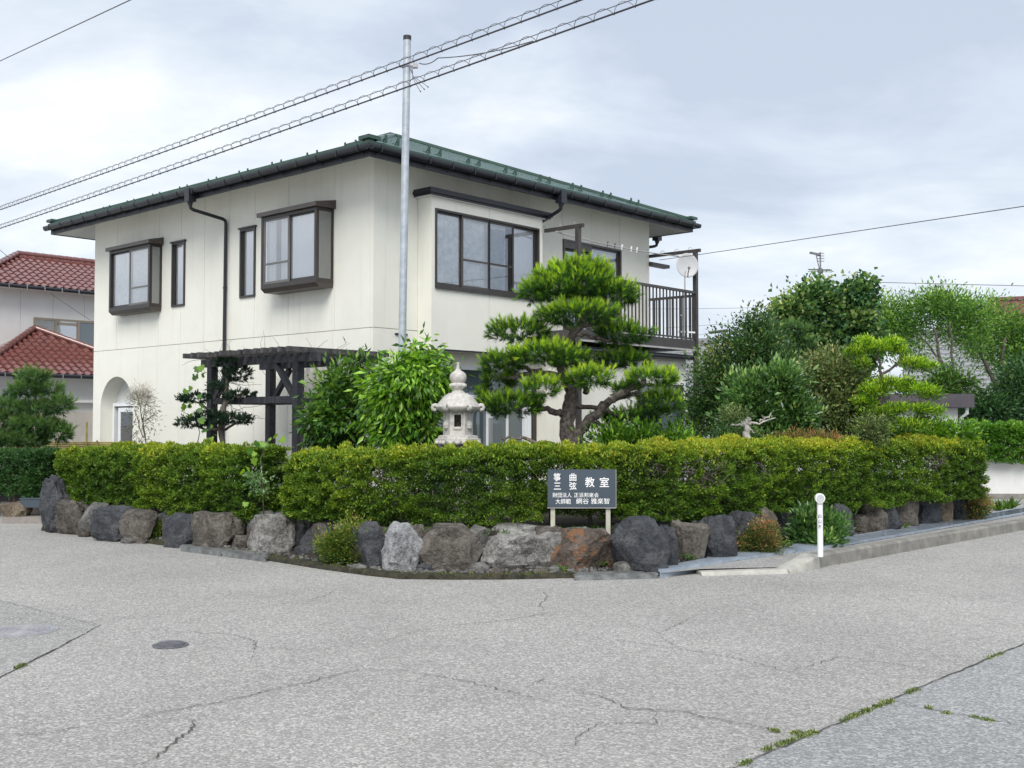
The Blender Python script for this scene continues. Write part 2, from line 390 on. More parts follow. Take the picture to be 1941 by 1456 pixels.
M['wall_white'] = smooth_mat('white_render', (0.76, 0.76, 0.75), (0.68, 0.68, 0.67), 0.85, 2.5, 0.4, 40, streak=((0.42, 0.41, 0.38), 0.3))
M['tan_frame'] = smooth_mat('tan_window_frame', (0.30, 0.26, 0.20), (0.24, 0.20, 0.155), 0.45)
M['paver'] = smooth_mat('step_tile', (0.30, 0.27, 0.25), (0.24, 0.215, 0.20), 0.7, 9, 0.2, 60)
M['purple_fascia'] = smooth_mat('plum_fascia', (0.080, 0.070, 0.085), (0.058, 0.052, 0.062), 0.5, 5, streak=((0.16, 0.13, 0.12), 0.4))
M['shutter'] = smooth_mat('white_shutter', (0.66, 0.67, 0.68), (0.6, 0.61, 0.62), 0.5)
M['alu'] = smooth_mat('aluminium', (0.17, 0.175, 0.19), (0.12, 0.125, 0.14), 0.5, metal=0.3)
M['iron_worn'] = smooth_mat('worn_iron', (0.33, 0.33, 0.35), (0.24, 0.24, 0.255), 0.6, 20, 0.3, 60)
M['rock_dark'] = rock_mat('rock_dark', (0.028, 0.032, 0.040), (0.062, 0.068, 0.080), (0.12, 0.125, 0.135), 0.12, 0.3)
M['rock_brown'] = rock_mat('rock_brown', (0.050, 0.043, 0.037), (0.12, 0.105, 0.092), (0.22, 0.20, 0.175), 0.25)
M['rock_grey'] = rock_mat('rock_grey', (0.085, 0.083, 0.080), (0.17, 0.165, 0.155), (0.29, 0.285, 0.27), 0.35, 0.25)
M['rock_light'] = rock_mat('rock_light', (0.13, 0.135, 0.14), (0.30, 0.31, 0.315), (0.52, 0.53, 0.54), 0.35, 0.6)
M['rock_pale'] = rock_mat('rock_pale', (0.10, 0.095, 0.085), (0.26, 0.25, 0.235), (0.46, 0.45, 0.43), 0.4, 0.7)
M['rock_rust'] = rock_mat('rock_rust', (0.045, 0.030, 0.025), (0.11, 0.085, 0.070), (0.22, 0.18, 0.15), 0.1, 0.3, rust=(0.27, 0.14, 0.075))
M['rock_tan'] = rock_mat('rock_tan', (0.11, 0.085, 0.06), (0.22, 0.175, 0.125), (0.36, 0.30, 0.22), 0.2, 0.2)
# foliage
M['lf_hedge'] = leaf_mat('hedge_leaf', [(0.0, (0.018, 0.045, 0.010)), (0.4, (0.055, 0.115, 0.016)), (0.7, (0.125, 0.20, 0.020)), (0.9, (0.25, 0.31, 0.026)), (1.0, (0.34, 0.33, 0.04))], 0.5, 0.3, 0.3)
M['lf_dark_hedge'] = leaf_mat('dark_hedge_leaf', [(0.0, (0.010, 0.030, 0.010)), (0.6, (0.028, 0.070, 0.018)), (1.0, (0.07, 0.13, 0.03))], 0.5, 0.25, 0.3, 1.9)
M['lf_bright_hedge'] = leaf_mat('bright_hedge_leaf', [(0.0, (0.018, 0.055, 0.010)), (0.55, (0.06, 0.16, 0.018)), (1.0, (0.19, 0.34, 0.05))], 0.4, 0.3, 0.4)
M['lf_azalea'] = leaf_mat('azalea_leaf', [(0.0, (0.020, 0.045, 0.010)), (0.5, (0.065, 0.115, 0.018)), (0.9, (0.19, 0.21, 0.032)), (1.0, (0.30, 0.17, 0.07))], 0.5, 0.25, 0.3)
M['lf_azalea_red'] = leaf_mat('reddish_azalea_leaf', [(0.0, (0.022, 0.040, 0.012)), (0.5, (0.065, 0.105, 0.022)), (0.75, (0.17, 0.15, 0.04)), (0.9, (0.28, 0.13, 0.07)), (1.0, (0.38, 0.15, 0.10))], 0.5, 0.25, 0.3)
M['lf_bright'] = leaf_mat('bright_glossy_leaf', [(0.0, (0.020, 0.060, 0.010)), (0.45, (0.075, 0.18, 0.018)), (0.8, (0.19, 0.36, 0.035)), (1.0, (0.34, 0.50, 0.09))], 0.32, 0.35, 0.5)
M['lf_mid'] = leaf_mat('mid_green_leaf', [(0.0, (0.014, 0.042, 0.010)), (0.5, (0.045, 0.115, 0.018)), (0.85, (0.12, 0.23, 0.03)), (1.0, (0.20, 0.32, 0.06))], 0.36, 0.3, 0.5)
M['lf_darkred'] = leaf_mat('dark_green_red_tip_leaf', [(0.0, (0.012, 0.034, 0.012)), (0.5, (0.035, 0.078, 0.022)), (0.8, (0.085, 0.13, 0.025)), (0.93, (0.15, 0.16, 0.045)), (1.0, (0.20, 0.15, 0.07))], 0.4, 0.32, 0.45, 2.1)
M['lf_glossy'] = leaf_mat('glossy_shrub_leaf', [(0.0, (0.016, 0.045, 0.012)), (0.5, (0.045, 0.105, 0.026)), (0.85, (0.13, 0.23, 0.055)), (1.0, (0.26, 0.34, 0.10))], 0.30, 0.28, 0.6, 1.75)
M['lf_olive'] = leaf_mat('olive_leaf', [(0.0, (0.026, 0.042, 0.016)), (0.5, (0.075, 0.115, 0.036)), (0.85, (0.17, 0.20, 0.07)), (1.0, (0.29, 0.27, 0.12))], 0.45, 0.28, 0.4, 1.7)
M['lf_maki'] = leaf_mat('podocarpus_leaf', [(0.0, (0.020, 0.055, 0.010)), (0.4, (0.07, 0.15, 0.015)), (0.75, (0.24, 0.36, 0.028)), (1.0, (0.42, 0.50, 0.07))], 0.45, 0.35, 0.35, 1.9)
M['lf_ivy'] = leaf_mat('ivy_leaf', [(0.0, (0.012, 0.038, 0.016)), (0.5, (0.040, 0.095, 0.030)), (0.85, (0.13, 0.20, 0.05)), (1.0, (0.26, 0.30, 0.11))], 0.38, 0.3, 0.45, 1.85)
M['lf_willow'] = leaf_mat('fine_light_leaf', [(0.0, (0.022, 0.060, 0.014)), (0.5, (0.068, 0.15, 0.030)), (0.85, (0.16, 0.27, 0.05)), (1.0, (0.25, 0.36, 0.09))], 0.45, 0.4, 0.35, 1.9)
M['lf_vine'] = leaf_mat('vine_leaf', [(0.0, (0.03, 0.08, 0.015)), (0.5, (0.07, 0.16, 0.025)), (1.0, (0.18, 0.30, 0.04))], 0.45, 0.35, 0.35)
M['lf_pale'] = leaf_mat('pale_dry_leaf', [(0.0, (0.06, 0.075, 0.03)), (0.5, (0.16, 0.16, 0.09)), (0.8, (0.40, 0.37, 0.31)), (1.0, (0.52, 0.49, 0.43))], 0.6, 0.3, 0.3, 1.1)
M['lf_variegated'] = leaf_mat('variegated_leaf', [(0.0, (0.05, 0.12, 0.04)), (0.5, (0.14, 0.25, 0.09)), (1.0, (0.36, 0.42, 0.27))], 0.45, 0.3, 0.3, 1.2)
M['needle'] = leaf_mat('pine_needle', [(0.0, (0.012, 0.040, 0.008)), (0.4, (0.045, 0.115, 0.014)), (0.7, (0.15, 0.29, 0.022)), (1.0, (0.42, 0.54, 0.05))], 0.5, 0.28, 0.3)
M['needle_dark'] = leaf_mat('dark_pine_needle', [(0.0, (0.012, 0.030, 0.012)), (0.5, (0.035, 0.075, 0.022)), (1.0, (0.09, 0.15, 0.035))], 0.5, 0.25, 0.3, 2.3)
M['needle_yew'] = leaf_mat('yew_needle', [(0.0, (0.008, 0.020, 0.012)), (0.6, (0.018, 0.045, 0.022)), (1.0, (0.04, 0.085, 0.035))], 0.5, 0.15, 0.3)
# ================================================================ GROUND
rng = np.random.default_rng(7)
random.seed(7)
mb = MB(); mb.add([(-600, -200, 0), (600, -200, 0), (600, 1200, 0), (-600, 1200, 0)], [(0, 1, 2, 3)])
road = tag(mb.build('road', M['asphalt']), kind='structure')
def gp(px, py, z=0.0): return tuple(G(px, py, z))
def flat(name, pts, z, mat):
    m = MB(); m.add([(p[0], p[1], z) for p in pts], [tuple(range(len(pts)))])
    return tag(m.build(name, mat), kind='structure')
# newer asphalt at the lower right, beyond the mossy seam; old reinstatement at the left with the manhole in it
SEAM = [G(1941 + 250, 1130), G(1941, 1222), G(1790, 1285), G(1630, 1355), G(1400, 1455), G(1250, 1530)]
d_ = SEAM[0] - SEAM[1]
flat('road_resurfaced', [SEAM[0] + d_ * 12, *SEAM[:-1], SEAM[-1], np.array([SEAM[-1][0], 1.0, 0]), np.array([60, 1.0, 0])], 0.004, M['asphalt_dark'])
PL = [G(-300, 1063), G(0, 1140), G(190, 1186), G(100, 1234), G(0, 1285), G(-260, 1420)]
flat('road_reinstatement', PL, 0.004, M['asphalt_left'])

def jag(pts, step=0.06, amp=0.012, rg=rng):
    out = []
    for a, b in zip(pts[:-1], pts[1:]):
        a = np.array(a[:2]); b = np.array(b[:2]); n = max(2, int(np.linalg.norm(b - a) / step))
        t = (b - a) / np.linalg.norm(b - a); nn = np.array([-t[1], t[0]])
        for i in range(n): out.append(a + (b - a) * i / n + nn * rg.normal() * amp * (0 if i == 0 else 1))
    out.append(np.array(pts[-1][:2])); return out
def ribbon(mb, pts, w, z, rg=rng, wv=0.5):
    P = np.array(pts); n = len(P); vs = []
    for i in range(n):
        t = P[min(i + 1, n - 1)] - P[max(i - 1, 0)]; t = t / max(np.linalg.norm(t), 1e-6); nn = np.array([-t[1], t[0]])
        ww = w * (1 + wv * rg.uniform(-1, 1)) * min(1.0, 0.25 + 3.0 * min(i, n - 1 - i) / n)
        vs.append((*(P[i] + nn * ww / 2), z)); vs.append((*(P[i] - nn * ww / 2), z))
    mb.add(vs, [(2*i, 2*i+1, 2*i+3, 2*i+2) for i in range(n - 1)])
CR = [([(250,1456),(300,1435),(345,1395),(368,1375),(355,1362)], .012), ([(200,1378),(310,1350),(420,1332),(520,1308),(590,1293),(680,1270),(752,1271)], .008),
      ([(752,1271),(870,1290),(980,1315),(1040,1331),(1070,1330)], .008), ([(1070,1303),(1140,1322),(1190,1345),(1290,1350),(1340,1362),(1405,1372),(1470,1385),(1520,1393)], .009),
      ([(1240,1350),(1247,1372),(1130,1374),(1100,1396),(1085,1420)], .006), ([(1085,1202),(1200,1219),(1300,1232),(1400,1250),(1500,1275),(1600,1290)], .007),
      ([(290,1193),(330,1199),(430,1202),(470,1212),(488,1218),(480,1236),(475,1250)], .007), ([(488,1228),(580,1233),(700,1222)], .005),
      ([(290,1193),(360,1177),(400,1166),(520,1148),(600,1135),(660,1110)], .006), ([(815,1189),(880,1184),(950,1178),(1010,1168),(1075,1158)], .006), ([(1024,1120),(1038,1130),(1024,1146),(1032,1158)], .006),
      ([(1230,1205),(1270,1192),(1310,1172)], .006), ([(1290,1230),(1250,1208)], .004), ([(1590,1103),(1640,1112)], .004), ([(1700,1120),(1750,1121),(1850,1135)], .006), ([(1500,1273),(1590,1247),(1700,1260),(1790,1280)], .006),
      ([(1040,1285),(1000,1301)], .005), ([(1040,1285),(1120,1284)], .004), ([(720,1218),(815,1189)], .004), ([(100,1157),(190,1137),(330,1122)], .004), ([(180,1378),(80,1390),(0,1398)], .006), ([(1690,1330),(1790,1352),(1850,1362),(1941,1378)], .007)]
m_cr = MB()
for k, (pl, w) in enumerate(CR):
    m_cr = MB(); ribbon(m_cr, jag([G(x, y) for x, y in pl], 0.03, 0.011), w * .82, 0.0075)
    tag(m_cr.build('crack', M['crack'], road), kind=None)
for nm, pl, w in (('joint', SEAM, 0.013), ('joint', PL[0:3], 0.007), ('joint', PL[2:], 0.008)):
    m_cr = MB(); ribbon(m_cr, jag(pl, 0.08, 0.006), w, 0.0085); m_cr.build('road_joint', M['crack'], road)
# moss and grass in the seam
def blades(name, spots, n_each, h, spread, mat, label_kind='stuff', parent=None, tagk=None, seed=1):
    r = np.random.default_rng(seed); P = []; D = []; Ls = []; v = []
    for (x, y, z, hh, sp) in spots:
        n = n_each
        P.append(np.column_stack([r.normal(x, sp, n), r.normal(y, sp, n), np.full(n, z)]))
        D.append(r.normal(size=(n, 3)) * np.array([.55, .55, .2]) + np.array([0, 0, 1])); Ls.append(r.uniform(.4, 1, n) * hh); v.append(r.uniform(0, 1, n))
    P = np.vstack(P); D = np.vstack(D); Ls = np.concatenate(Ls); v = np.concatenate(v)
    return leaf_object(name, P, D, Ls, 0.006 + Ls * 0.06, v, mat, parent, r, 0.1, 0.1)
sp = []
r_ = np.random.default_rng(4)
for a, b, dens in ((G(1590,1372),G(1690,1330),40), (G(1720,1316),G(1745,1305),9), (G(1870,1252),G(1900,1240),6), (G(1450,1425),G(1550,1388),26), (G(1400,1455),G(1420,1445),5), (G(1760,1344),G(1795,1354),6), (G(1845,1362),G(1885,1369),7), (G(30,1269),G(45,1262),8), (G(1455,1386),G(1515,1393),10)):
    for i in range(dens):
        q = a + (b - a) * r_.uniform(); sp.append((q[0], q[1], 0.004, r_.uniform(.012, .028), .012))
o = blades('moss', sp, 26, .02, .01, M['lf_olive'], seed=2); tag(o, 'low yellow-green moss growing along the road seam', 'moss', kind='stuff')

# manholes
def manhole(px, py, R, label, z=0.012, rings=True, mat='iron'):
    c = G(px, py); t = thing('manhole_cover', label, 'manhole', (c[0], c[1], 0), 0.3)
    m = MB(); m.lathe([(R + .02, 0.002), (R + .02, z - .004), (R, z - .003)], 40); m.build('rim', M[mat], t, True, 30)
    m = MB()
    if rings:
        m.lathe([(R * .96, 0.003), (R * .96, z)], 40)
        for k in range(5):
            r0 = R * (0.2 + .15 * k); m.tube([(r0 * math.cos(q), r0 * math.sin(q), z) for q in np.linspace(0, 2 * PI, 37)], .005, 6)
    else:
        m.lathe([(R * .96, 0.003), (R * .96, z + .004)], 40)
        for k in range(-6, 7):
            w = math.sqrt(max(0, (R * .86) ** 2 - (k * R * .135) ** 2))
            if w > .02: m.box(k * R * .135 - .006, k * R * .135 + .006, -w, w, z + .004, z + .010)
    m.build('lid', M[mat], t, True, 30)
manhole(323, 1224, 0.105, 'small oval-looking grey iron cover lying alone in the asphalt', rings=False)
manhole(42, 1197, 0.24, 'large ringed iron manhole cover in the darker asphalt patch at left', z=.012, mat='iron_worn')

# ---------------------------------------------------------------- plot: garden soil, edging, drains, kerb
EDGE = [G(78, 1006), G(180, 1017), G(300, 1033), G(400, 1047), G(500, 1062), G(620, 1081), G(700, 1092), G(760, 1098), G(850, 1099), G(950, 1099), G(1090, 1096)]
EDGE_R = [G(1090, 1096), G(1250, 1090), G(1400, 1062), G(1600, 1030), G(1800, 996), G(1880, 983)]
def offset(pts, d):
    P = np.array([p[:2] for p in pts]); out = []
    for i in range(len(P)):
        t = P[min(i+1, len(P)-1)] - P[max(i-1, 0)]; t = t / np.linalg.norm(t); out.append(P[i] + np.array([-t[1], t[0]]) * d)
    return out
def band(mb, A, B, za, zb):
    n = len(A); mb.add([(a[0], a[1], za) for a in A] + [(b[0], b[1], zb) for b in B], [(i, i+1, n+i+1, n+i) for i in range(n-1)])
full = EDGE + EDGE_R[1:]
I0 = offset(full, 0.0); I1 = offset(full, 0.50); I2 = offset(full, 0.74)
m = MB(); band(m, offset(full, 0.05), I1, 0.028, 0.07); band(m, I1, I2, 0.07, 0.42)
back = [(9.5, 24.0), (-4, 33), (-12.5, 24)]
n0 = len(I2); m.add([(p[0], p[1], 0.42) for p in I2] + [(x, y, 0.42) for x, y in back], [tuple(range(n0 + 3))])
garden = tag(m.build('garden_soil', M['soil']), kind='structure')
# mossy edging strip along the road, in pieces
A = offset(EDGE, 0.0); B = offset(EDGE, 0.13)
edge = thing('mossy_edging', 'dark mossy concrete edging strip between the road and the boulders', 'edging', (EDGE[4][0], EDGE[4][1], 0))
ox, oy = float(EDGE[4][0]), float(EDGE[4][1])
for i in range(len(A) - 1):
    if i in (3,): continue
    m = MB(); seg = 12; vs = []
    for k in range(seg + 1):
        t = k / seg; a = A[i] + (A[i+1] - A[i]) * t; b = B[i] + (B[i+1] - B[i]) * t
        h = [0, .05 + .02 * mnoise.noise((a[0] * 5, a[1] * 5, 0)), .055 + .022 * mnoise.noise((a[0] * 6, a[1] * 6, 3)), .0]
        w = .012 * mnoise.noise((a[0] * 4, a[1] * 4, 7))
        for q, (f, z) in enumerate(((0, 0), (0.06, h[1]), (.85, h[2]), (1, 0))):
            p = a + (b - a) * f; vs.append((p[0] - ox, p[1] - oy + w, z))
    m.add(vs, [(4*k+q, 4*k+q+1, 4*k+q+5, 4*k+q+4) for k in range(seg) for q in range(3)])
    m.build('edging_block', M['moss_edge'], edge, True)
# moss tufts on the edging
sp = []
for i in range(len(A) - 1):
    for k in range(26):
        t = r_.uniform(); q = A[i] + (A[i+1] - A[i]) * t + (B[i] - A[i]) * r_.uniform(.1, 1.4); sp.append((q[0], q[1], .04, r_.uniform(.015, .04), .02))
o = blades('edging_moss', sp, 14, .03, .02, M['lf_azalea'], seed=5); tag(o, 'short brown-green moss on the edging below the boulders', 'moss', kind='stuff')

def grating(name, label, A2, B2, mat, bars, z, cat='drain cover', group=None, piece=0.95, cross=False):
    """run of drain covers between two parallel polylines, split in pieces with slats"""
    A2 = [np.array(p[:2]) for p in A2]; B2 = [np.array(p[:2]) for p in B2]
    root = thing(name, label, cat, (A2[0][0], A2[0][1], 0), group=group); o0 = A2[0].copy()
    for i in range(len(A2) - 1):
        L = np.linalg.norm(A2[i+1] - A2[i]); n = max(1, round(L / piece))
        for k in range(n):
            t0, t1 = k / n + .004, (k + 1) / n - .004
            q = [A2[i] + (A2[i+1]-A2[i]) * t0, A2[i] + (A2[i+1]-A2[i]) * t1, B2[i] + (B2[i+1]-B2[i]) * t1, B2[i] + (B2[i+1]-B2[i]) * t0]
            q = [p - o0 for p in q]
            m = MB(); m.prism([tuple(p) for p in q], 0.0, z - .014)
            if cross:
                for b in range(int(L / n / .03)):
                    f = (b + .5) / int(L / n / .03); a_ = q[0] + (q[1]-q[0]) * f; b_ = q[3] + (q[2]-q[3]) * f
                    m.bar((*(a_ + (b_-a_)*.1), z - .008), (*(a_ + (b_-a_)*.9), z - .008), .016, .014)
            for b in range(bars):
                f = (b + .5) / bars; a_ = q[0] + (q[3]-q[0]) * f; b_ = q[1] + (q[2]-q[1]) * f
                m.bar((*a_, z - .006), (*b_, z - .006), np.linalg.norm(q[3]-q[0]) / bars * .55, .022)
            m.build('grate_panel', mat, root)
    return root
RA = [G(1250, 1096), G(1400, 1071), G(1600, 1043), G(1800, 1007), G(1941, 981), G(2150, 945)]
RB = [G(1250, 1088), G(1400, 1059), G(1600, 1029), G(1800, 995), G(1941, 970), G(2150, 936)]
grating('drain_grating', 'long blue-grey ribbed steel drain cover running along the right-hand boulders', RA, RB, M['steel_grate'], 5, 0.075)
grating('drain_grating', 'short grey perforated drain cover in front of the rust-orange boulder', [G(1088, 1101), G(1246, 1097)], [G(1088, 1092), G(1246, 1088)], M['grate_grey'], 2, 0.045, cross=True, piece=.6)
grating('drain_grating', 'grey slatted drain cover beside the road below the left boulders', [G(342, 1045), G(505, 1066)], [G(347, 1037), G(508, 1056)], M['grate_grey'], 5, 0.05)
# kerb on the right
kerb = thing('kerb', 'worn grey concrete kerb curving up from the road at right', 'kerb', tuple(G(1555, 1076)))
k0 = G(1555, 1076); KD = (G(1941, 1005) - k0); KD = KD / np.linalg.norm(KD); KN = np.array([-KD[1], KD[0], 0])
def kstone(a, b, za, zb, w=0.16, mat='concrete'):
    m = MB(); a = np.array(a[:2]) - k0[:2]; b = np.array(b[:2]) - k0[:2]; t = (b-a)/np.linalg.norm(b-a); nn = np.array([-t[1], t[0]])
    ch = .025; vs = []
    n = 8
    for i in range(n + 1):
        f = i / n; p = a + (b-a) * (f * .988 + .006); z = za + (zb-za) * f; j = .004 * mnoise.noise((p[0]*7, p[1]*7, 1))
        for off, zz in ((0, 0), (0.012, z - ch + j), (0.012 + ch, z + j), (w - .01, z), (w, 0)): q = p + nn * off; vs.append((q[0], q[1], zz))
    m.add(vs, [(5*i+k, 5*i+k+1, 5*i+k+6, 5*i+k+5) for i in range(n) for k in range(4)] + [(4,3,2,1,0), tuple(5*n+k for k in range(5))])
    m.build('kerb_stone', M[mat], kerb, True, 35)
kstone(G(1330, 1092), G(1495, 1088), .035, .045, .2, 'concrete_light')
kstone(G(1500, 1088), G(1555, 1076), .045, .145, .2, 'concrete_light')
for i in range(14): kstone(k0 + KD * (i * .62), k0 + KD * ((i + 1) * .62), .145, .145)
# narrow paved strip between kerb and drain cover
KB = [G(1330, 1088), G(1495, 1084)] + [k0 + KD * q + KN * .15 for q in (0.1, 1.6, 3.2, 4.8, 6.4, 8.0)]
DR = [np.array(RA[0])] + [np.array(RA[0]) + (np.array(RA[1]) - np.array(RA[0])) * .75] + [None] * 6
for q_ in range(2, 8):
    o_ = KB[q_][:2]; best = None
    for a_, b_ in zip(RA[:-1], RA[1:]):
        for f_ in np.linspace(0, 1, 40):
            p_ = np.array(a_)[:2] + (np.array(b_) - np.array(a_))[:2] * f_; d2 = np.linalg.norm(p_ - o_)
            if best is None or d2 < best[0]: best = (d2, p_)
    DR[q_] = best[1]
m = MB(); band(m, KB, DR, .052, .05)
tag(m.build('pavement_strip', M['asphalt_left']), kind='structure')
# far-right driveway apron
flat('driveway', [G(1845, 985, .02), G(1985, 965, .02), G(2300, 945, .02), G(2300, 900, .02), G(1850, 940, .02)], 0.02, M['asphalt_left'])

# ================================================================ BOULDERS
def ico(level=3):
    bm = bmesh.new(); bmesh.ops.create_icosphere(bm, subdivisions=level, radius=1.0)
    V = np.array([v.co[:] for v in bm.verts]); Fc = np.array([[v.index for v in f.verts] for f in bm.faces]); bm.free(); return V, Fc
ICO3 = ico(4); ICO2 = ico(2)
def rock_mesh(name, w, d, h, seed, mat, parent, loc, rotz=0.0, ex=0.50, chops=11, nz=0.15, lean=0.0, shared=ICO3, topw=1.0):
    r = np.random.default_rng(seed); V, Fc = shared; V = V.copy()
    V = np.sign(V) * np.abs(V) ** ex
    for _ in range(chops):
        n = unit(r.normal(size=3) * np.array([1, 1, .8])); dd = r.uniform(.74, 1.06); s = V @ n; ov = np.maximum(s - dd, 0); V -= np.outer(ov * .92, n)
    off = r.uniform(0, 50, 3)
    nv = np.array([mnoise.fractal(Vector(p * 1.3 + off), .8, 2.1, 7) for p in V]); n2 = np.array([abs(mnoise.noise(Vector(p * 3.7 + off))) for p in V])
    V = V * (1 + nz * nv - nz * .8 * n2)[:, None]
    zf = (V[:, 2] + 1) / 2
    V[:, 0] *= (1 + (topw - 1) * zf); V[:, 0] += lean * zf
    V = V * np.array([w / 2, d / 2, h / 2])
    V[:, 2] += h / 2
    o = np_mesh(name, V, Fc, mat, parent, smooth=True)
    o.data.set_sharp_from_angle(angle=math.radians(28))
    o.location = tuple(float(c) for c in loc); o.rotation_euler = (0, 0, rotz)
    return o
def rock_px(parent, px, pt, pb, wpx, mat, seed, label=None, back=0.0, org=(0, 0), name='boulder', **k):
    b = G(px, pb, 0.03); Y = b[1] + back; h = (pb - pt) * Y / F_PX * 1.24; w = wpx * Y / F_PX * 1.32; d = max(.36, .72 * w) if name == 'boulder' else .8 * w
    c = at(px, pb, Y + d * .36)
    ang = -0.75 if px < 560 else (0.78 if px > 1330 else 0.0)
    o = rock_mesh(name, w * (1.12 if ang else 1), d, h, seed, M[mat], parent, (c[0] - org[0], c[1] - org[1], -.13 * h if back == 0 else .12), ang * .6, **k)
    if label: tag(o, label)
    return o
wl_o = EDGE[2]
wall_l = thing('boulder_wall', 'row of dark angular boulders under the left hedge', 'stone wall', (wl_o[0], wl_o[1], 0), group='boulder walls holding up the garden')
for i, (px, pt, pb, w, mat, k) in enumerate([
    (100, 908, 1006, 46, 'rock_dark', dict(ex=.8, topw=.8, lean=.25, nz=.2)), (138, 950, 1010, 50, 'rock_brown', dict(nz=.16)), (180, 955, 1014, 42, 'rock_grey', dict(nz=.16)),
    (222, 960, 1022, 62, 'rock_dark', {}), (266, 968, 1026, 40, 'rock_brown', dict(topw=1.3)), (306, 972, 1022, 34, 'rock_dark', {}),
    (350, 975, 1034, 66, 'rock_dark', dict(topw=1.15)), (414, 972, 1040, 64, 'rock_brown', dict(nz=.16)), (468, 1012, 1042, 44, 'rock_brown', {}), (466, 965, 1008, 40, 'rock_dark', dict())]):
    o = rock_px(wall_l, px, pt, pb, w, mat, 30 + i, org=wl_o, back=.35 if i == 9 else 0, **k)
    if i == 0: tag(o, 'tall gnarled dark rock at the left end')
wf_o = EDGE[8]
wall_f = thing('boulder_wall', 'row of large rounded boulders along the road below the sign', 'stone wall', (wf_o[0], wf_o[1], 0), group='boulder walls holding up the garden')
FR = [(684, 1000, 1074, 44, 'rock_dark', {}, None), (885, 998, 1050, 34, 'rock_dark', {}, None), (1056, 1012, 1060, 30, 'rock_grey', {}, None), (1335, 985, 1062, 34, 'rock_dark', {}, None), (1260, 1000, 1080, 40, 'rock_dark', {}, None), (512, 976, 1050, 62, 'rock_pale', dict(topw=1.25, ex=.7), 'pale wedge-shaped boulder, widest at the top'), (562, 974, 1046, 70, 'rock_grey', {}, None), (604, 982, 1040, 32, 'rock_grey', {}, None),
    (640, 985, 1055, 50, 'rock_dark', {}, None), (708, 995, 1078, 46, 'rock_dark', {}, None), (766, 995, 1086, 66, 'rock_light', dict(nz=.17, ex=.62), 'whitish rough boulder with silver veins'),
    (847, 997, 1084, 98, 'rock_brown', dict(topw=1.08), 'smooth grey-brown boulder with fine cracks'), (980, 1002, 1080, 160, 'rock_pale', dict(ex=.66, chops=5), 'widest boulder, pale and rounded with a crack across it'),
    (1104, 1006, 1084, 100, 'rock_rust', {}, 'rust-orange streaked boulder'), (1161, 1003, 1056, 26, 'rock_dark', dict(ex=.8), None),
    (1212, 988, 1086, 100, 'rock_dark', dict(topw=.9), 'tall slate-grey slab boulder'), (1266, 992, 1040, 28, 'rock_dark', {}, None), (1306, 990, 1068, 66, 'rock_brown', {}, None), (1362, 978, 1064, 60, 'rock_dark', dict(topw=.8, ex=.7), None)]
for i, (px, pt, pb, w, mat, k, lab) in enumerate(FR): rock_px(wall_f, px, pt, pb, w, mat, 60 + i, lab, org=wf_o, **k)
wr_o = EDGE_R[3]
wall_r = thing('boulder_wall', 'row of smaller upright boulders along the right-hand drain cover', 'stone wall', (wr_o[0], wr_o[1], 0), group='boulder walls holding up the garden')
for i, (px, pt, pb, w, mat) in enumerate([(1408, 972, 1050, 46, 'rock_dark'), (1440, 965, 1040, 46, 'rock_brown'), (1480, 960, 1030, 50, 'rock_dark'), (1530, 955, 1025, 50, 'rock_dark'), (1585, 955, 1022, 44, 'rock_dark'), (1628, 972, 1014, 34, 'rock_brown'),
        (1655, 950, 1012, 36, 'rock_brown'), (1684, 955, 1010, 32, 'rock_dark'), (1714, 944, 1004, 42, 'rock_brown'), (1752, 934, 998, 44, 'rock_dark'), (1783, 936, 994, 30, 'rock_tan'), (1815, 938, 990, 40, 'rock_dark')]):
    rock_px(wall_r, px, pt, pb, w, mat, 90 + i, org=wr_o, ex=.68)
# darker stones packed behind, closing the gaps up to the soil
rb = np.random.default_rng(77); bk = offset(full, 0.66); cumb = 0
for i in range(len(bk) - 1):
    L_ = np.linalg.norm(bk[i+1] - bk[i]); k = max(1, int(L_ / .30))
    for j in range(k):
        q = bk[i] + (bk[i+1] - bk[i]) * ((j + .5) / k) + rb.normal(size=2) * .03; par, o0 = (wall_l, wl_o) if q[0] < -3.0 else ((wall_f, wf_o) if q[0] < 2.2 else (wall_r, wr_o))
        if q[1] > 17.2 and q[0] > 5: continue
        rock_mesh('boulder', rb.uniform(.34, .46), .26, rb.uniform(.40, .50), 300 + i * 40 + j, M[('rock_dark', 'rock_brown', 'rock_dark', 'rock_grey')[rb.integers(0, 4)]], par, (q[0] - o0[0], q[1] - o0[1], .0), rb.uniform(-.4, .4), shared=ico(3))
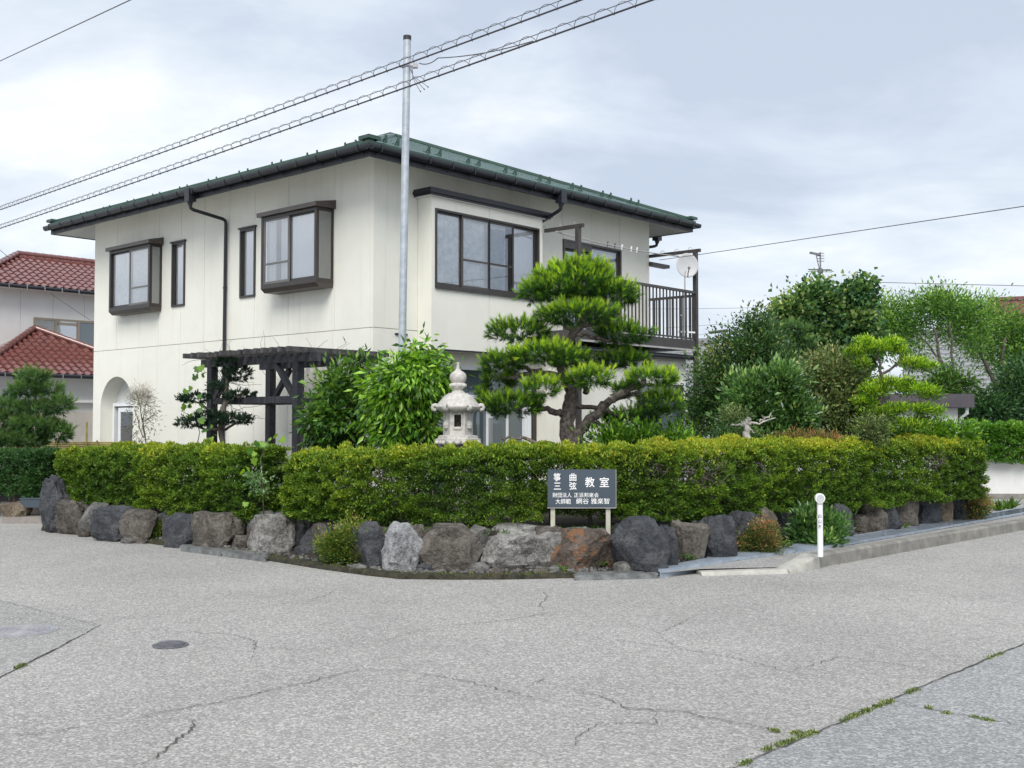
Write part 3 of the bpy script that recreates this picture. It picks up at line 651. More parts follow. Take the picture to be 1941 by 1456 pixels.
# small loose stones at the foot
for i, (px, pb, w, h, mat, par, o0) in enumerate([(578, 1054, 34, 24, 'rock_dark', wall_f, wf_o), (540, 1050, 24, 30, 'rock_grey', wall_f, wf_o), (806, 1086, 26, 22, 'rock_dark', wall_f, wf_o), (908, 1086, 30, 22, 'rock_grey', wall_f, wf_o), (938, 1090, 28, 16, 'rock_brown', wall_f, wf_o), (1053, 1086, 24, 18, 'rock_grey', wall_f, wf_o), (1026, 1088, 26, 14, 'rock_brown', wall_f, wf_o),
        (1318, 1064, 12, 9, 'rock_light', wall_f, wf_o), (1329, 1066, 14, 10, 'rock_light', wall_f, wf_o), (1352, 1064, 30, 12, 'rock_tan', wall_f, wf_o), (160, 1014, 18, 12, 'rock_brown', wall_l, wl_o), (242, 1026, 22, 10, 'rock_grey', wall_l, wl_o), (1722, 1004, 26, 14, 'rock_tan', wall_r, wr_o), (392, 1040, 22, 16, 'rock_brown', wall_l, wl_o), (680, 1082, 26, 16, 'rock_grey', wall_f, wf_o), (1180, 1086, 30, 24, 'rock_grey', wall_f, wf_o)]):
    rock_px(par, px, pb - h, pb, w, mat, 130 + i, org=o0, name='cobble', shared=ico(3), ex=.85, chops=4)
# pebbles scattered between edging and boulders
V_, F_ = ICO2; vs = []; fs = []; r2 = np.random.default_rng(3); oo = 0
cand = offset(full, 0.22)
for i in range(700):
    j = r2.integers(0, len(cand) - 1); q = cand[j] + (cand[j+1] - cand[j]) * r2.uniform() + r2.normal(size=2) * .07; s = r2.uniform(.008, .03)
    vs.append(V_ * s * r2.uniform(.6, 1.2, 3) + np.array([q[0], q[1], .045 + s * .3])); fs.append(F_ + oo); oo += len(V_)
o = np_mesh('pebbles', np.vstack(vs), np.vstack(fs), M['rock_grey'], smooth=True); tag(o, 'loose small pebbles at the foot of the boulders', 'pebbles', kind='stuff')
# entrance at far left: tiled step, rock, planter
st = thing('entrance_step', 'low tiled step at the entrance left of the boulders', 'step', tuple(G(45, 1000)))
so = G(45, 1000)
for row, (py, zt, n) in enumerate(((992, .10, 7), (978, .24, 6))):
    a = G(20, py) ; d = EX[:2]
    base = G(-30, py)
    for k in range(n):
        m = MB(); p = base[:2] + np.array([1, -.12]) * (k * .30 + .3) - so[:2]
        m.box(p[0], p[0] + .29, p[1], p[1] + .6, 0, zt); m.build('step_tile', M['paver'], st)
bl = G(20, 992); rk = thing('entrance_rock', 'squat tan rock under the dark hedge at the left edge', 'rock', tuple(bl))
rock_mesh('stone', .46, .42, .36, 201, M['rock_tan'], rk, (0, .2, 0), shared=ico(3))
pb_ = at(62, 972, 17.6); pl = thing('planter_box', 'small blue-grey planter box on the entrance step', 'planter', (pb_[0], pb_[1], .24))
m = MB(); m.box(-.16, .16, -.1, .1, 0, .13); m.build('box', M['sign'], pl); m = MB(); m.box(-.17, .17, -.11, .11, .13, .15); m.build('rim', M['sign'], pl)
# ================================================================ MAIN HOUSE
house = thing('house', 'two-storey cream stucco house with a low green metal hip roof', 'house', tuple(HC), TH)
LM = lambda a, d, z: (d, a, z)
RM = lambda a, d, z: (a, d, z)
WX, WY, ZT, ZB = 7.60, 9.05, 5.86, 0.10
BELT = 3.10
def sheet(f, a0, a1, z0, z1, holes, d0, d1, name, mat, parent):
    """wall slab a0..a1 x z0..z1, d0 (outside) to d1, with rectangular openings"""
    xs = sorted({a0, a1, *[min(max(h[k], a0), a1) for h in holes for k in (0, 1)]})
    zs = sorted({z0, z1, *[min(max(h[k], z0), z1) for h in holes for k in (2, 3)]})
    nx, nz = len(xs) - 1, len(zs) - 1
    def fill(i, k):
        if i < 0 or k < 0 or i >= nx or k >= nz: return False
        cx, cz = (xs[i] + xs[i+1]) / 2, (zs[k] + zs[k+1]) / 2
        return not any(h[0] < cx < h[1] and h[2] < cz < h[3] for h in holes)
    cells = {(i, k) for i in range(nx) for k in range(nz) if fill(i, k)}; res = None
    while cells:
        st = [cells.pop()]; comp = []
        while st:
            i, k = st.pop(); comp.append((i, k))
            for q in ((i+1, k), (i-1, k), (i, k+1), (i, k-1)):
                if q in cells: cells.remove(q); st.append(q)
        m = MB(f)
        for i, k in comp:
            A, B, C, D = xs[i], xs[i+1], zs[k], zs[k+1]
            m.add([(A, d0, C), (B, d0, C), (B, d0, D), (A, d0, D)], [(0, 1, 2, 3)])
            m.add([(A, d1, C), (B, d1, C), (B, d1, D), (A, d1, D)], [(3, 2, 1, 0)])
            if not fill(i-1, k): m.add([(A, d0, C), (A, d1, C), (A, d1, D), (A, d0, D)], [(3, 2, 1, 0)])
            if not fill(i+1, k): m.add([(B, d0, C), (B, d1, C), (B, d1, D), (B, d0, D)], [(0, 1, 2, 3)])
            if not fill(i, k-1): m.add([(A, d0, C), (B, d0, C), (B, d1, C), (A, d1, C)], [(3, 2, 1, 0)])
            if not fill(i, k+1): m.add([(A, d0, D), (B, d0, D), (B, d1, D), (A, d1, D)], [(0, 1, 2, 3)])
        res = m.build(name, mat, parent)
    return res
GAP = 0.0045
HL_ = [(6.36, 7.90, 3.83, 5.10), (1.02, 2.48, 3.84, 5.12), (5.49, 5.94, 3.83, 5.07), (3.18, 3.64, 3.83, 5.07), (7.39, 8.73, ZB, 2.54)]
JU = [0, .97, 2.22, 3.21, 4.0, 4.82, 5.64, 6.44, 7.17, 8.1, WY]
JL = [0, 1.0, 2.21, 3.21, 3.99, 4.8, 5.66, 6.47, WY]
wl = house
core_l = sheet(LM, .0195, WY, ZB, ZT, HL_, .018, .16, 'wall', M['stucco_core'], house)
for a, b in zip(JU[:-1], JU[1:]): sheet(LM, a + (GAP if a else 0), b - (GAP if b < WY else 0), BELT + .005, ZT, HL_, 0, .018, 'siding_panel', M['stucco'], core_l)
for a, b in zip(JL[:-1], JL[1:]): sheet(LM, a + (GAP if a else 0), b - (GAP if b < WY else 0), ZB, BELT - .005, HL_, 0, .018, 'siding_panel', M['stucco'], core_l)
# spandrels turning the door opening into an arch
m = MB(LM); n = 28; cy, r, zc = 8.06, .67, 1.87
for i in range(n):
    t0, t1 = PI * i / n, PI * (i + 1) / n
    p0, p1 = (cy - r * math.cos(t0), zc + r * math.sin(t0)), (cy - r * math.cos(t1), zc + r * math.sin(t1))
    q0, q1 = min(p0[1], 2.5399), min(p1[1], 2.5399)
    m.add([(p0[0], 0, q0), (p1[0], 0, q1), (p1[0], 0, 2.54), (p0[0], 0, 2.54)], [(0, 1, 2, 3)])
    m.add([(p0[0], 0, q0), (p1[0], 0, q1), (p1[0], .34, q1), (p0[0], .34, q0)], [(0, 1, 2, 3)])
m.add([(7.393, -.001, ZB), (7.393, .34, ZB), (7.393, .34, zc), (7.393, -.001, zc)], [(0, 1, 2, 3)])
m.add([(8.727, -.001, ZB), (8.727, .34, ZB), (8.727, .34, zc), (8.727, -.001, zc)], [(0, 1, 2, 3)])
tag(m.build('arch', M['stucco'], core_l), 'arched door reveal in cream stucco')
# right facade
HR = [(1.06, 3.62, 3.83, 5.08), (4.76, 6.56, 3.35, 5.06), (1.15, 3.68, ZB, 2.56), (4.3, 6.9, ZB, 2.3)]
core_r = sheet(RM, .161, WX, ZB, ZT, HR, .018, .16, 'wall', M['stucco_core'], house)
for a, b in zip([.0185, .962, 3.75, 4.72, 5.64, 6.55], [.962, 3.75, 4.72, 5.64, 6.55, WX]):
    sheet(RM, a + (GAP if a > .1 else 0), b - (GAP if b < WX else 0), BELT + .005, ZT, HR, 0, .018, 'siding_panel', M['stucco'], core_r)
    sheet(RM, a + (GAP if a > .1 else 0), b - (GAP if b < WX else 0), ZB, BELT - .005, HR, 0, .018, 'siding_panel', M['stucco'], core_r)
# far walls, floors
m = MB(); m.box(WX - .15, WX, .161, WY - .16, ZB, ZT); m.build('wall', M['stucco'], house)
m = MB(); m.box(.161, WX, WY - .16, WY, ZB, ZT); m.build('wall', M['stucco'], house)
m = MB(); m.box(.161, WX - .15, .161, WY - .161, 2.85, 3.0); m.build('floor', M['room'], house)
m = MB(); m.box(.161, WX - .15, .161, WY - .161, .3, .42); m.build('floor', M['room'], house)
m = MB(); m.box(.161, WX - .15, .161, WY - .161, 5.42, 5.5); m.build('ceiling', M['room'], house)
m = MB(); m.box(1.6, 1.7, 1.9, WY - .17, .43, 5.41); m.build('partition', M['room'], house)
m = MB(); m.box(1.75, WX - .2, 1.75, 1.85, .43, 5.41); m.build('partition', M['room'], house)
# bay on the right facade: x .96..3.75, out .33, z 2.78..5.30
BO = -.33
bay = sheet(RM, .97, 3.74, 2.80, 5.29, [(1.06, 3.62, 3.83, 5.08)], BO + .018, BO + .08, 'bay', M['stucco_core'], house)
tag(bay, 'shallow stucco bay with a wide four-light window')
for a, b in ((.96, 2.335), (2.335, 3.75)):
    sheet(RM, a + (GAP if a > 1 else 0), b - (GAP if b < 3 else 0), 2.78, 5.30, [(1.06, 3.62, 3.83, 5.08)], BO, BO + .018, 'siding_panel', M['stucco'], bay)
m = MB(); m.box(.96, .972, BO + .0185, -.001, 2.78, 5.30); m.box(3.738, 3.75, BO + .0185, -.001, 2.78, 5.30); m.box(.973, 3.737, BO + .02, -.001, 2.785, 2.80); m.build('cheek', M['stucco'], bay)
m = MB(); m.box(.955, 3.755, BO - .012, BO - .001, 2.77, 2.80); m.build('drip_edge', M['fascia'], bay)
m = MB(); m.box(.84, 3.93, BO - .10, -.002, 5.335, 5.385); m.box(.865, 3.905, BO - .075, -.003, 5.302, 5.3345); m.box(.855, 3.915, BO - .088, -.004, 5.386, 5.42)
m.build('cornice', M['fascia'], bay)
m = MB(); m.box(.885, 3.885, BO - .05, -.005, 5.285, 5.3015); m.build('cornice_soffit', M['soffit'], bay)

# ---------------------------------------------------------------- windows
def curtain(f, a0, a1, z0, z1, d, mat, parent, folds=8, amp=.018, name='curtain', seed=0):
    n = folds * 6; V = []; r = random.Random(seed)
    ph = [r.uniform(-.6, .6) for _ in range(n + 1)]
    m = MB(f)
    for i in range(n + 1):
        a = a0 + (a1 - a0) * i / n; dd = d + amp * math.sin(2 * PI * folds * i / n + ph[i])
        V += [(a, dd, z0), (a, dd + amp * .3 * math.sin(i), z1)]
    m.add(V, [(2*i, 2*i+2, 2*i+3, 2*i+1) for i in range(n)])
    return m.build(name, mat, parent, True)
def pane(f, a0, a1, z0, z1, d, mat, parent):
    m = MB(f); m.add([(a0, d, z0), (a1, d, z0), (a1, d, z1), (a0, d, z1)], [(3, 2, 1, 0) if f is LM else (0, 1, 2, 3)]); return m.build('pane', mat, parent)
def frame(m, a0, a1, z0, z1, d0, d1, w, wb=None):
    wb = wb or w
    m.box(a0, a0 + w, d0, d1, z0, z1); m.box(a1 - w, a1, d0, d1, z0, z1)
    m.box(a0 + w, a1 - w, d0, d1, z0, z0 + wb); m.box(a0 + w, a1 - w, d0, d1, z1 - w, z1)
def sash(f, a0, a1, z0, z1, d, parent, mat='bronze', w=.035, rail=None, glass='glass'):
    m = MB(f); frame(m, a0, a1, z0, z1, d, d + .03, w, w * 1.35)
    if rail: m.box(a0 + w, a1 - w, d + .004, d + .026, rail - .016, rail + .016)
    s = m.build('sash', M[mat], parent)
    pane(f, a0 + w, a1 - w, z0 + w * 1.35, z1 - w, d + .011, M[glass], parent)
def slit(a0, a1, z0, z1, seed):
    m = MB(LM); frame(m, a0, a1, z0, z1, -.028, .10, .038); m.box(a0 - .03, a1 + .03, -.05, -.001, z1 + .001, z1 + .028)
    w = m.build('window', M['bronze'], house)
    pane(LM, a0 + .038, a1 - .038, z0 + .038, z1 - .038, .035, M['glass'], w)
    curtain(LM, a0 + .02, a1 - .02, z0 + .0, z1 - .0, .068, M['curtain'], w, 3, .012, seed=seed)
slit(5.48, 5.945, 3.83, 5.075, 1); slit(3.175, 3.645, 3.83, 5.075, 2)
def bay_window(y0, y1, z0, z1, dep, left_screen, cur, label, seed):
    D = -dep; t = .055
    m = MB(LM)
    m.box(y0, y0 + t, D, D + t, z0, z1); m.box(y1 - t, y1, D, D + t, z0, z1)                 # corner posts
    m.box(y0, y0 + .03, -.04, -.001, z0, z1); m.box(y1 - .03, y1, -.04, -.001, z0, z1)        # wall posts
    m.box(y0 + t, y1 - t, D, D + t, z1 - .05, z1); m.box(y0 + t, y1 - t, D, D + t, z0, z0 + .075)
    for yy in (y0, y1 - .03): m.box(yy, yy + .03, D + t, -.04, z1 - .05, z1); m.box(yy, yy + .03, D + t, -.04, z0, z0 + .075)
    w = m.build('window', M['bronze'], house); tag(w, label)
    m = MB(LM); m.add([(y0 - .055, D - .06, z1 + .004), (y1 + .055, D - .06, z1 + .004), (y1 + .055, -.001, z1 + .004), (y0 - .055, -.001, z1 + .004),
                       (y0 - .055, D - .06, z1 + .075), (y1 + .055, D - .06, z1 + .075), (y1 + .055, -.001, z1 + .15), (y0 - .055, -.001, z1 + .15)],
                      [(3,2,1,0),(4,5,6,7),(0,1,5,4),(1,2,6,5),(2,3,7,6),(3,0,4,7)]); m.build('hood', M['bronze_light'], w)
    m = MB(LM); m.add([(y0, D, z0 - .001), (y1, D, z0 - .001), (y1, .0, z0 - .001), (y0, .0, z0 - .001), (y0 + .01, D + .07, z0 - .065), (y1 - .01, D + .07, z0 - .065), (y1 - .01, -.001, z0 - .065), (y0 + .01, -.001, z0 - .065)],
                      [(0,1,2,3),(7,6,5,4),(0,4,5,1),(1,5,6,2),(2,6,7,3),(3,7,4,0)]); m.build('sill', M['bronze_light'], w)
    ym = (y0 + y1) / 2
    if left_screen:   # insect screen over the far sash
        sash(LM, ym - .01, y1 - t, z0 + .075, z1 - .05, D + .012, w, 'screen_frame', .03, (z0 * .66 + z1 * .34)); sash(LM, y0 + t, ym + .03, z0 + .075, z1 - .05, D + .044, w, 'bronze', .03)
    else:
        sash(LM, ym - .03, y1 - t, z0 + .075, z1 - .05, D + .044, w, 'bronze', .03); sash(LM, y0 + t, ym + .01, z0 + .075, z1 - .05, D + .012, w, 'screen_frame', .03, (z0 * .66 + z1 * .34))
    for yy in (y0 + .012, y1 - .018):
        m = MB(LM); m.add([(yy, D + t, z0 + .075), (yy, -.04, z0 + .075), (yy, -.04, z1 - .05), (yy, D + t, z1 - .05)], [(0, 1, 2, 3) if yy < (y0 + y1) / 2 else (3, 2, 1, 0)]); m.build('pane', M['glass'], w)
    if cur == 'lace':
        curtain(LM, y0 + .08, y1 - .06, z0 + .02, z1 - .02, D + .075, M['lace'], w, 16, .022, seed=seed)
    else:
        curtain(LM, y0 + .06, y0 + .80, z0 + .02, z1 - .02, D + .075, M['curtain'], w, 4, .008, seed=seed); curtain(LM, y1 - .45, y1 - .33, z0, z1, D + .085, M['tan_curtain'], w, 3, .01, seed=seed)
        curtain(LM, y1 - .33, y1 - .05, z0, z1, D + .095, M['curtain'], w, 4, .01, seed=seed + 1)
        curtain(LM, y0 + .8, y1 - .45, z0, z1, D + .10, M['curtain'], w, 4, .01, seed=seed + 2)
    return w
bay_window(6.33, 7.92, 3.85, 5.09, .27, False, 'lace', 'brown bay window with lace curtains', 3)
bay_window(.99, 2.51, 3.87, 5.10, .36, True, 'plain', 'brown bay window with plain pale curtains', 4)
# four-light window in the bay
m = MB(RM); frame(m, 1.035, 3.645, 3.80, 5.105, BO - .022, BO + .085, .036, .05); m.box(1.02, 3.66, BO - .04, BO - .0225, 3.785, 3.80)
w4 = m.build('window', M['bronze'], house); tag(w4, 'wide four-light window with crinkled film on the glass')
mul = [1.071, 1.688, 2.346, 2.955, 3.609]
for k in range(4):
    a, b = mul[k] - (.02 if k else 0), mul[k+1] + (.02 if k < 3 else 0)
    dz = BO + (.004 if k in (1, 2) else .034)
    sash(RM, a, b, 3.85, 5.069, dz, w4, 'bronze' if k != 1 else 'bronze_light', .034, 4.33 if k in (1, 2) else None, 'glass_film')
def film(f, a0, a1, z0, z1, d, mat, parent, seed, ridges=9):
    m = MB(f); nx, nz = 14, 34; vs = []; r = random.Random(seed)
    for k in range(nz + 1):
        for i in range(nx + 1):
            a = a0 + (a1 - a0) * i / nx; z = z0 + (z1 - z0) * k / nz
            vs.append((a, d + .022 * mnoise.noise((a * 3, z * ridges, seed)) + .012 * mnoise.noise((a * 15, z * 22, seed)), z))
    m.add(vs, [(k*(nx+1)+i, k*(nx+1)+i+1, (k+1)*(nx+1)+i+1, (k+1)*(nx+1)+i) for k in range(nz) for i in range(nx)])
    return m.build('insulating_film', mat, parent, True)
film(RM, 1.11, 1.67, 3.90, 5.03, BO + .065, M['film'], w4, 1, 4)
film(RM, 1.74, 2.26, 4.36, 4.99, BO + .06, M['film'], w4, 2, 14); film(RM, 1.74, 2.26, 3.92, 4.30, BO + .06, M['film'], w4, 3, 14)
film(RM, 2.40, 2.80, 4.37, 4.96, BO + .06, M['grey_blind'], w4, 4, 4); film(RM, 2.40, 2.80, 3.92, 4.28, BO + .06, M['grey_blind'], w4, 5, 4)
curtain(RM, 1.06, 2.36, 3.8, 5.1, BO + .105, M['curtain'], w4, 10, .01, seed=8); curtain(RM, 2.98, 3.62, 3.8, 5.1, BO + .09, M['curtain'], w4, 5, .006, seed=9)
curtain(RM, 2.36, 2.86, 3.8, 5.1, BO + .105, M['curtain'], w4, 4, .008, seed=10)
# balcony door-window
m = MB(RM); frame(m, 4.735, 6.585, 3.30, 5.095, -.03, .10, .04); m.box(4.775, 5.6, -.026, .06, 4.93, 5.05)
w5 = m.build('window', M['bronze_light'], house); tag(w5, 'sliding balcony window with film and a shutter box')
sash(RM, 4.775, 5.68, 3.34, 4.93, .05, w5, 'bronze', .04); sash(RM, 5.60, 6.545, 3.34, 5.055, .015, w5, 'bronze_light', .04)
film(RM, 4.84, 5.55, 3.4, 4.88, .09, M['film'], w5, 7, 5); film(RM, 5.68, 6.48, 3.4, 4.93, .06, M['film'], w5, 8, 3)
curtain(RM, 4.76, 6.56, 3.35, 5.06, .12, M['curtain'], w5, 10, .01, seed=11)
# ground floor: white-framed sliding doors under the bay
m = MB(RM); frame(m, 1.15, 3.68, .2, 2.56, -.015, .12, .06); m.box(1.21, 3.62, -.012, .1, 1.96, 2.07); m.box(2.66, 2.75, -.018, .1, .26, 1.96)
w6 = m.build('window', M['white_frame'], house); tag(w6, 'white-framed sliding doors with dark panes under the bay')
for a, b in ((1.21, 2.66), (2.75, 3.62)):
    pane(RM, a, b, .26, 1.96, .05, M['glass_blind'], w6)
    m = MB(RM); frame(m, a, (a+b)/2 + .03, .26, 1.96, .02, .045, .045); m.build('sash', M['white_frame'], w6)
pane(RM, 1.21, 3.62, 2.07, 2.50, .05, M['glass_blind'], w6)
m = MB(RM); m.box(3.80, 3.92, -.04, -.001, .3, 2.5); m.build('door_post', M['bronze'], house)
m = MB(RM); m.box(3.70, 3.78, -.03, -.001, .3, 2.3); m.build('door_trim', M['white_frame'], house)
# ground-floor projection under the balcony
m = MB(); m.box(4.0, WX, -.89, -.002, ZB, 2.88); ext = m.build('lower_bay', M['stucco'], house)
m = MB(RM); frame(m, 5.9, 7.45, .5, 2.35, -.93, -.892, .05); wl7 = m.build('window', M['bronze'], house); pane(RM, 5.95, 7.40, .55, 2.30, -.905, M['glass_blind'], wl7)
m = MB(); m.box(7.46, 7.60, -.925, -.8905, ZB, 2.4); m.build('corner_trim', M['white_frame'], ext)
m = MB(); m.box(3.95, 7.68, -1.02, -.01, 2.885, 2.96); m.build('eave', M['fascia'], ext)
m = MB(); m.tube([(3.95, -1.06, 2.9), (7.70, -1.06, 2.9)], .045, 10); m.build('gutter', M['gutter'], ext, True, 40)
# front door in the arch
m = MB(LM); frame(m, 7.50, 8.62, ZB, 2.0, .22, .33, .06); m.box(7.56, 8.56, .215, .30, 1.93, 1.9399)
dr = m.build('door', M['white_frame'], house); tag(dr, 'white glazed door under the arch')
m = MB(LM); frame(m, 7.60, 8.42, ZB + .05, 1.90, .235, .275, .09, .2); m.build('leaf', M['white_frame'], dr)
pane(LM, 7.69, 8.33, .35, 1.81, .25, M['glass_clear'], dr)
m = MB(LM); m.box(7.63, 7.66, .18, .235, 1.05, 1.3); m.build('handle', M['white_frame'], dr)
m = MB(LM); m.box(8.625, 8.735, .29, .33, ZB, 2.0); m.build('side_panel', M['soffit'], dr)
m = MB(LM); m.box(7.36, 8.75, .341, .36, 2.0, 2.56); m.build('transom_panel', M['soffit'], dr)
m = MB(LM); m.box(7.36, 8.75, .80, .83, .2, 2.1); m.build('hall_wall', M['wall_beige'], house)

# ---------------------------------------------------------------- roof
OV = .66; ZE = 5.60
x0, x1, y0, y1 = -OV, WX + OV, -OV, WY + OV
SL = .387; HALF = (x1 - x0) / 2; ZR0 = 5.84
ridge0, ridge1 = (x0 + HALF, y0 + HALF), (x0 + HALF, y1 - HALF)
SO = .02; zs_ = ZE + .012; zi_ = ZE + .012 + SL * (OV - SO) - .006
inner = [(0, 0), (WX, 0), (WX, WY), (0, WY)]; outer = [(x0 + SO, y0 + SO), (x1 - SO, y0 + SO), (x1 - SO, y1 - SO), (x0 + SO, y1 - SO)]
for k in range(4):
    k2 = (k + 1) % 4; m = MB(); m.add([(*outer[k], zs_), (*outer[k2], zs_), (*inner[k2], zi_), (*inner[k], zi_)], [(0, 1, 2, 3)]); m.build('soffit', M['soffit'], house)
m = MB()   # mitre battens on the soffit corners
for (ax, ay, bx, by) in ((0, 0, x0 + .04, y0 + .04), (WX, 0, x1 - .04, y0 + .04), (0, WY, x0 + .04, y1 - .04)): m.bar((ax, ay, zi_ - .004), (bx, by, zs_ - .004), .012, .006)
m.build('soffit_joint', M['stucco_core'], house)
m = MB()
m.box(x0, x1, y0, y0 + .03, ZE, ZE + .15); m.box(x0, x1, y1 - .03, y1, ZE, ZE + .15); m.box(x0, x0 + .03, y0 + .03, y1 - .03, ZE, ZE + .15); m.box(x1 - .03, x1, y0 + .03, y1 - .03, ZE, ZE + .15)
m.build('fascia', M['fascia'], house)
roof = None
def course_plane(c0, c1, inw, n, name, mat, parent):
    """metal shingle courses climbing from eave c0-c1; inw unit vector inwards; hips shrink both ends at 45 deg"""
    c0 = np.array(c0, float); c1 = np.array(c1, float); L = np.linalg.norm(c1 - c0); t = (c1 - c0) / L; iv = np.array(inw, float)
    run = min(HALF, L / 2)
    obs = []
    for k in range(n):
        s0, s1 = run * k / n, run * (k + 1) / n
        if k == 0: s0 -= .03
        z0, z1 = ZR0 + SL * s0 + .006, ZR0 + SL * s1 + .001
        q = [c0 + t * s0 + iv * s0, c1 - t * s0 + iv * s0, c1 - t * min(s1, L/2 - .001) + iv * s1, c0 + t * min(s1, L/2 - .001) + iv * s1]
        m = MB(); m.add([(*q[0], z0), (*q[1], z0), (*q[2], z1), (*q[3], z1), (*q[0], z0 - .02), (*q[1], z0 - .02)], [(0, 1, 2, 3), (4, 5, 1, 0)])
        obs.append(m.build(name, mat, parent))
    return obs
m = MB()
for sgn, (px_, py_) in enumerate(((x0, y0), (x1, y0), (x0, y1), (x1, y1))):
    e_ = ridge0 if py_ == y0 else ridge1
    m.bar((px_, py_, ZR0 + .015), (*e_, ZR0 + SL * HALF + .02), .13, .05)
m.bar((*ridge0, ZR0 + SL * HALF + .03), (*ridge1, ZR0 + SL * HALF + .03), .16, .06)
roof = m.build('roof', M['roof_edge'], house); tag(roof, 'low green metal hip roof with snow guards')
course_plane((x0, y0), (x1, y0), (0, 1), 20, 'shingle_course', M['roof'], roof)
course_plane((x0, y1), (x0, y0), (1, 0), 20, 'shingle_course', M['roof'], roof)
course_plane((x1, y0), (x1, y1), (-1, 0), 6, 'shingle_course', M['roof'], roof)
course_plane((x1, y1), (x0, y1), (0, -1), 6, 'shingle_course', M['roof'], roof)
m = MB()   # eave edge trim (green)
m.box(x0 - .045, x1 + .045, y0 - .045, y0 - .015, ZR0 - .085, ZR0 - .01); m.box(x0 - .045, x0 - .015, y0 - .014, y1 + .045, ZR0 - .085, ZR0 - .01); m.box(x1 + .015, x1 + .045, y0 - .014, y1 + .045, ZR0 - .085, ZR0 - .01); m.box(x0 - .014, x1 + .014, y1 + .015, y1 + .045, ZR0 - .085, ZR0 - .01)
m.box(x0 - .02, x1 + .02, y0 - .015, y0 + .03, ZE + .151, ZR0 - .005); m.box(x0 - .02, x0 + .03, y0 + .031, y1, ZE + .151, ZR0 - .005); m.box(x1 - .03, x1 + .02, y0 + .031, y1, ZE + .151, ZR0 - .005)
m.build('roof_edge', M['roof_edge'], roof)
for q in ((x0 + .05, y0 + .05), (x0 + .05, y1 - .05), (x1 - .05, y0 + .05)): m = MB(); m.box(q[0] - .12, q[0] + .12, q[1] - .12, q[1] + .12, ZR0 + .02, ZR0 + .075); m.build('hip_cap', M['roof_edge'], roof)
# snow guards: pairs of little angle brackets
gm = MB(); gm.bar((0, 0, 0), (0, 0, .13), .05, .012, (0, 1, 0)); gm.bar((0, .09, .02), (0, 0, .11), .014, .012); gm.bar((0, 0, .008), (0, .12, .05), .05, .012)
g0 = gm.build('snow_guard', M['roof_edge'], roof); gme = g0.data
first = True
for t in np.arange(.95, x1 - x0 - .5, .95):
    for dx in (-.13, .13):
        o = g0 if first else link('snow_guard', gme, roof); first = False
        o.location = (x0 + t + dx, y0 + .55, ZR0 + SL * .55)
for t in np.arange(.95, y1 - y0 - .4, .98):
    for dx in (-.13, .13):
        o = link('snow_guard', gme, roof); o.rotation_euler = (0, 0, -PI / 2); o.scale = (.8, .8, .8); o.location = (x0 + .42, y0 + t + dx, ZR0 + SL * .42 - .035)
# gutters with brackets
def gutter(a, b, parent, nb):
    a = Vector(a); b = Vector(b); m = MB(); d = (b - a).normalized(); s = d.cross(Vector((0, 0, 1)))
    pr = [(-.055, .045), (-.058, .02), (-.045, -.022), (-.018, -.045), (.018, -.045), (.045, -.022), (.058, .02), (.055, .045), (.047, .045), (.046, .02), (.012, -.035), (-.012, -.035), (-.046, .02), (-.047, .045)]
    vs = [tuple(p + s * u + Vector((0, 0, w))) for p in (a, b) for u, w in pr]; n = len(pr)
    m.add(vs, [(i, (i+1) % n, n + (i+1) % n, n + i) for i in range(n)] + [tuple(range(n)), tuple(range(2*n - 1, n - 1, -1))])
    g = m.build('gutter', M['gutter'], parent, True, 40)
    m = MB(); p = Vector((0, 0, 0))
    m.bar(p + s * .062 + Vector((0, 0, -.05)), p + s * .062 + Vector((0, 0, .05)), .016, .008, tuple(s)); m.bar(p - s * .06 + Vector((0, 0, -.054)), p + s * .062 + Vector((0, 0, -.054)), .016, .008); m.bar(p - s * .05 + Vector((0, 0, -.05)), p - s * .05 + Vector((0, 0, -.10)), .010, .010, tuple(s))
    b0_ = m.build('bracket', M['gutter'], g)
    for k in range(nb): o = b0_ if k == 0 else link('bracket', b0_.data, g); o.location = tuple(a + (b - a) * ((k + .5) / nb))
    return g
zg = ZE + .125
gutter((x0 - .11, y0 - .07, zg), (x1 + .07, y0 - .07, zg), house, 18)
gutter((x0 - .07, y1 + .11, zg), (x0 - .07, y0 - .128, zg), house, 21)
gutter((x1 + .07, y0 - .128, zg), (x1 + .07, y1 + .1, zg), house, 8)
def pipe(pts, parent, r=.032, boxat=None, name='downpipe'):
    m = MB(); P = []
    for i, p in enumerate(pts):
        p = Vector(p)
        if 0 < i < len(pts) - 1:
            a = (Vector(pts[i-1]) - p).normalized() * .07; b = (Vector(pts[i+1]) - p).normalized() * .07; P += [p + a, p + (a + b) * .22, p + b]
        else: P.append(p)
    m.tube(P, r, 12); o = m.build(name, M['gutter'], parent, True, 50)
    if boxat:
        m = MB(); x, y, z = boxat; m.box(x - .075, x + .075, y - .075, y + .075, z - .14, z + .09); m.lathe([(.055, -.14), (.04, -.2)], 12, (x, y, z)); m.build('outlet_box', M['gutter'], o)
    m = MB(); a, b = Vector(pts[-2]), Vector(pts[-1])
    for f in (.25, .55, .9): p = a + (b - a) * f; m.lathe([(r + .008, -.012), (r + .008, .012)], 12, tuple(p))
    m.build('clip', M['gutter'], o); return o
pipe([(x0 - .07, 4.15, zg - .06), (x0 - .07, 4.15, 5.42), (-.05, 4.05, 5.30), (-.05, 4.09, .3)], house, boxat=(x0 - .07, 4.15, zg - .04))
pipe([(3.80, y0 - .07, zg - .05), (3.80, y0 - .07, 5.43), (3.82, -.17, 5.24), (3.82, -.06, 5.12), (3.82, -.06, 3.2)], house, boxat=(3.80, y0 - .07, zg - .05))
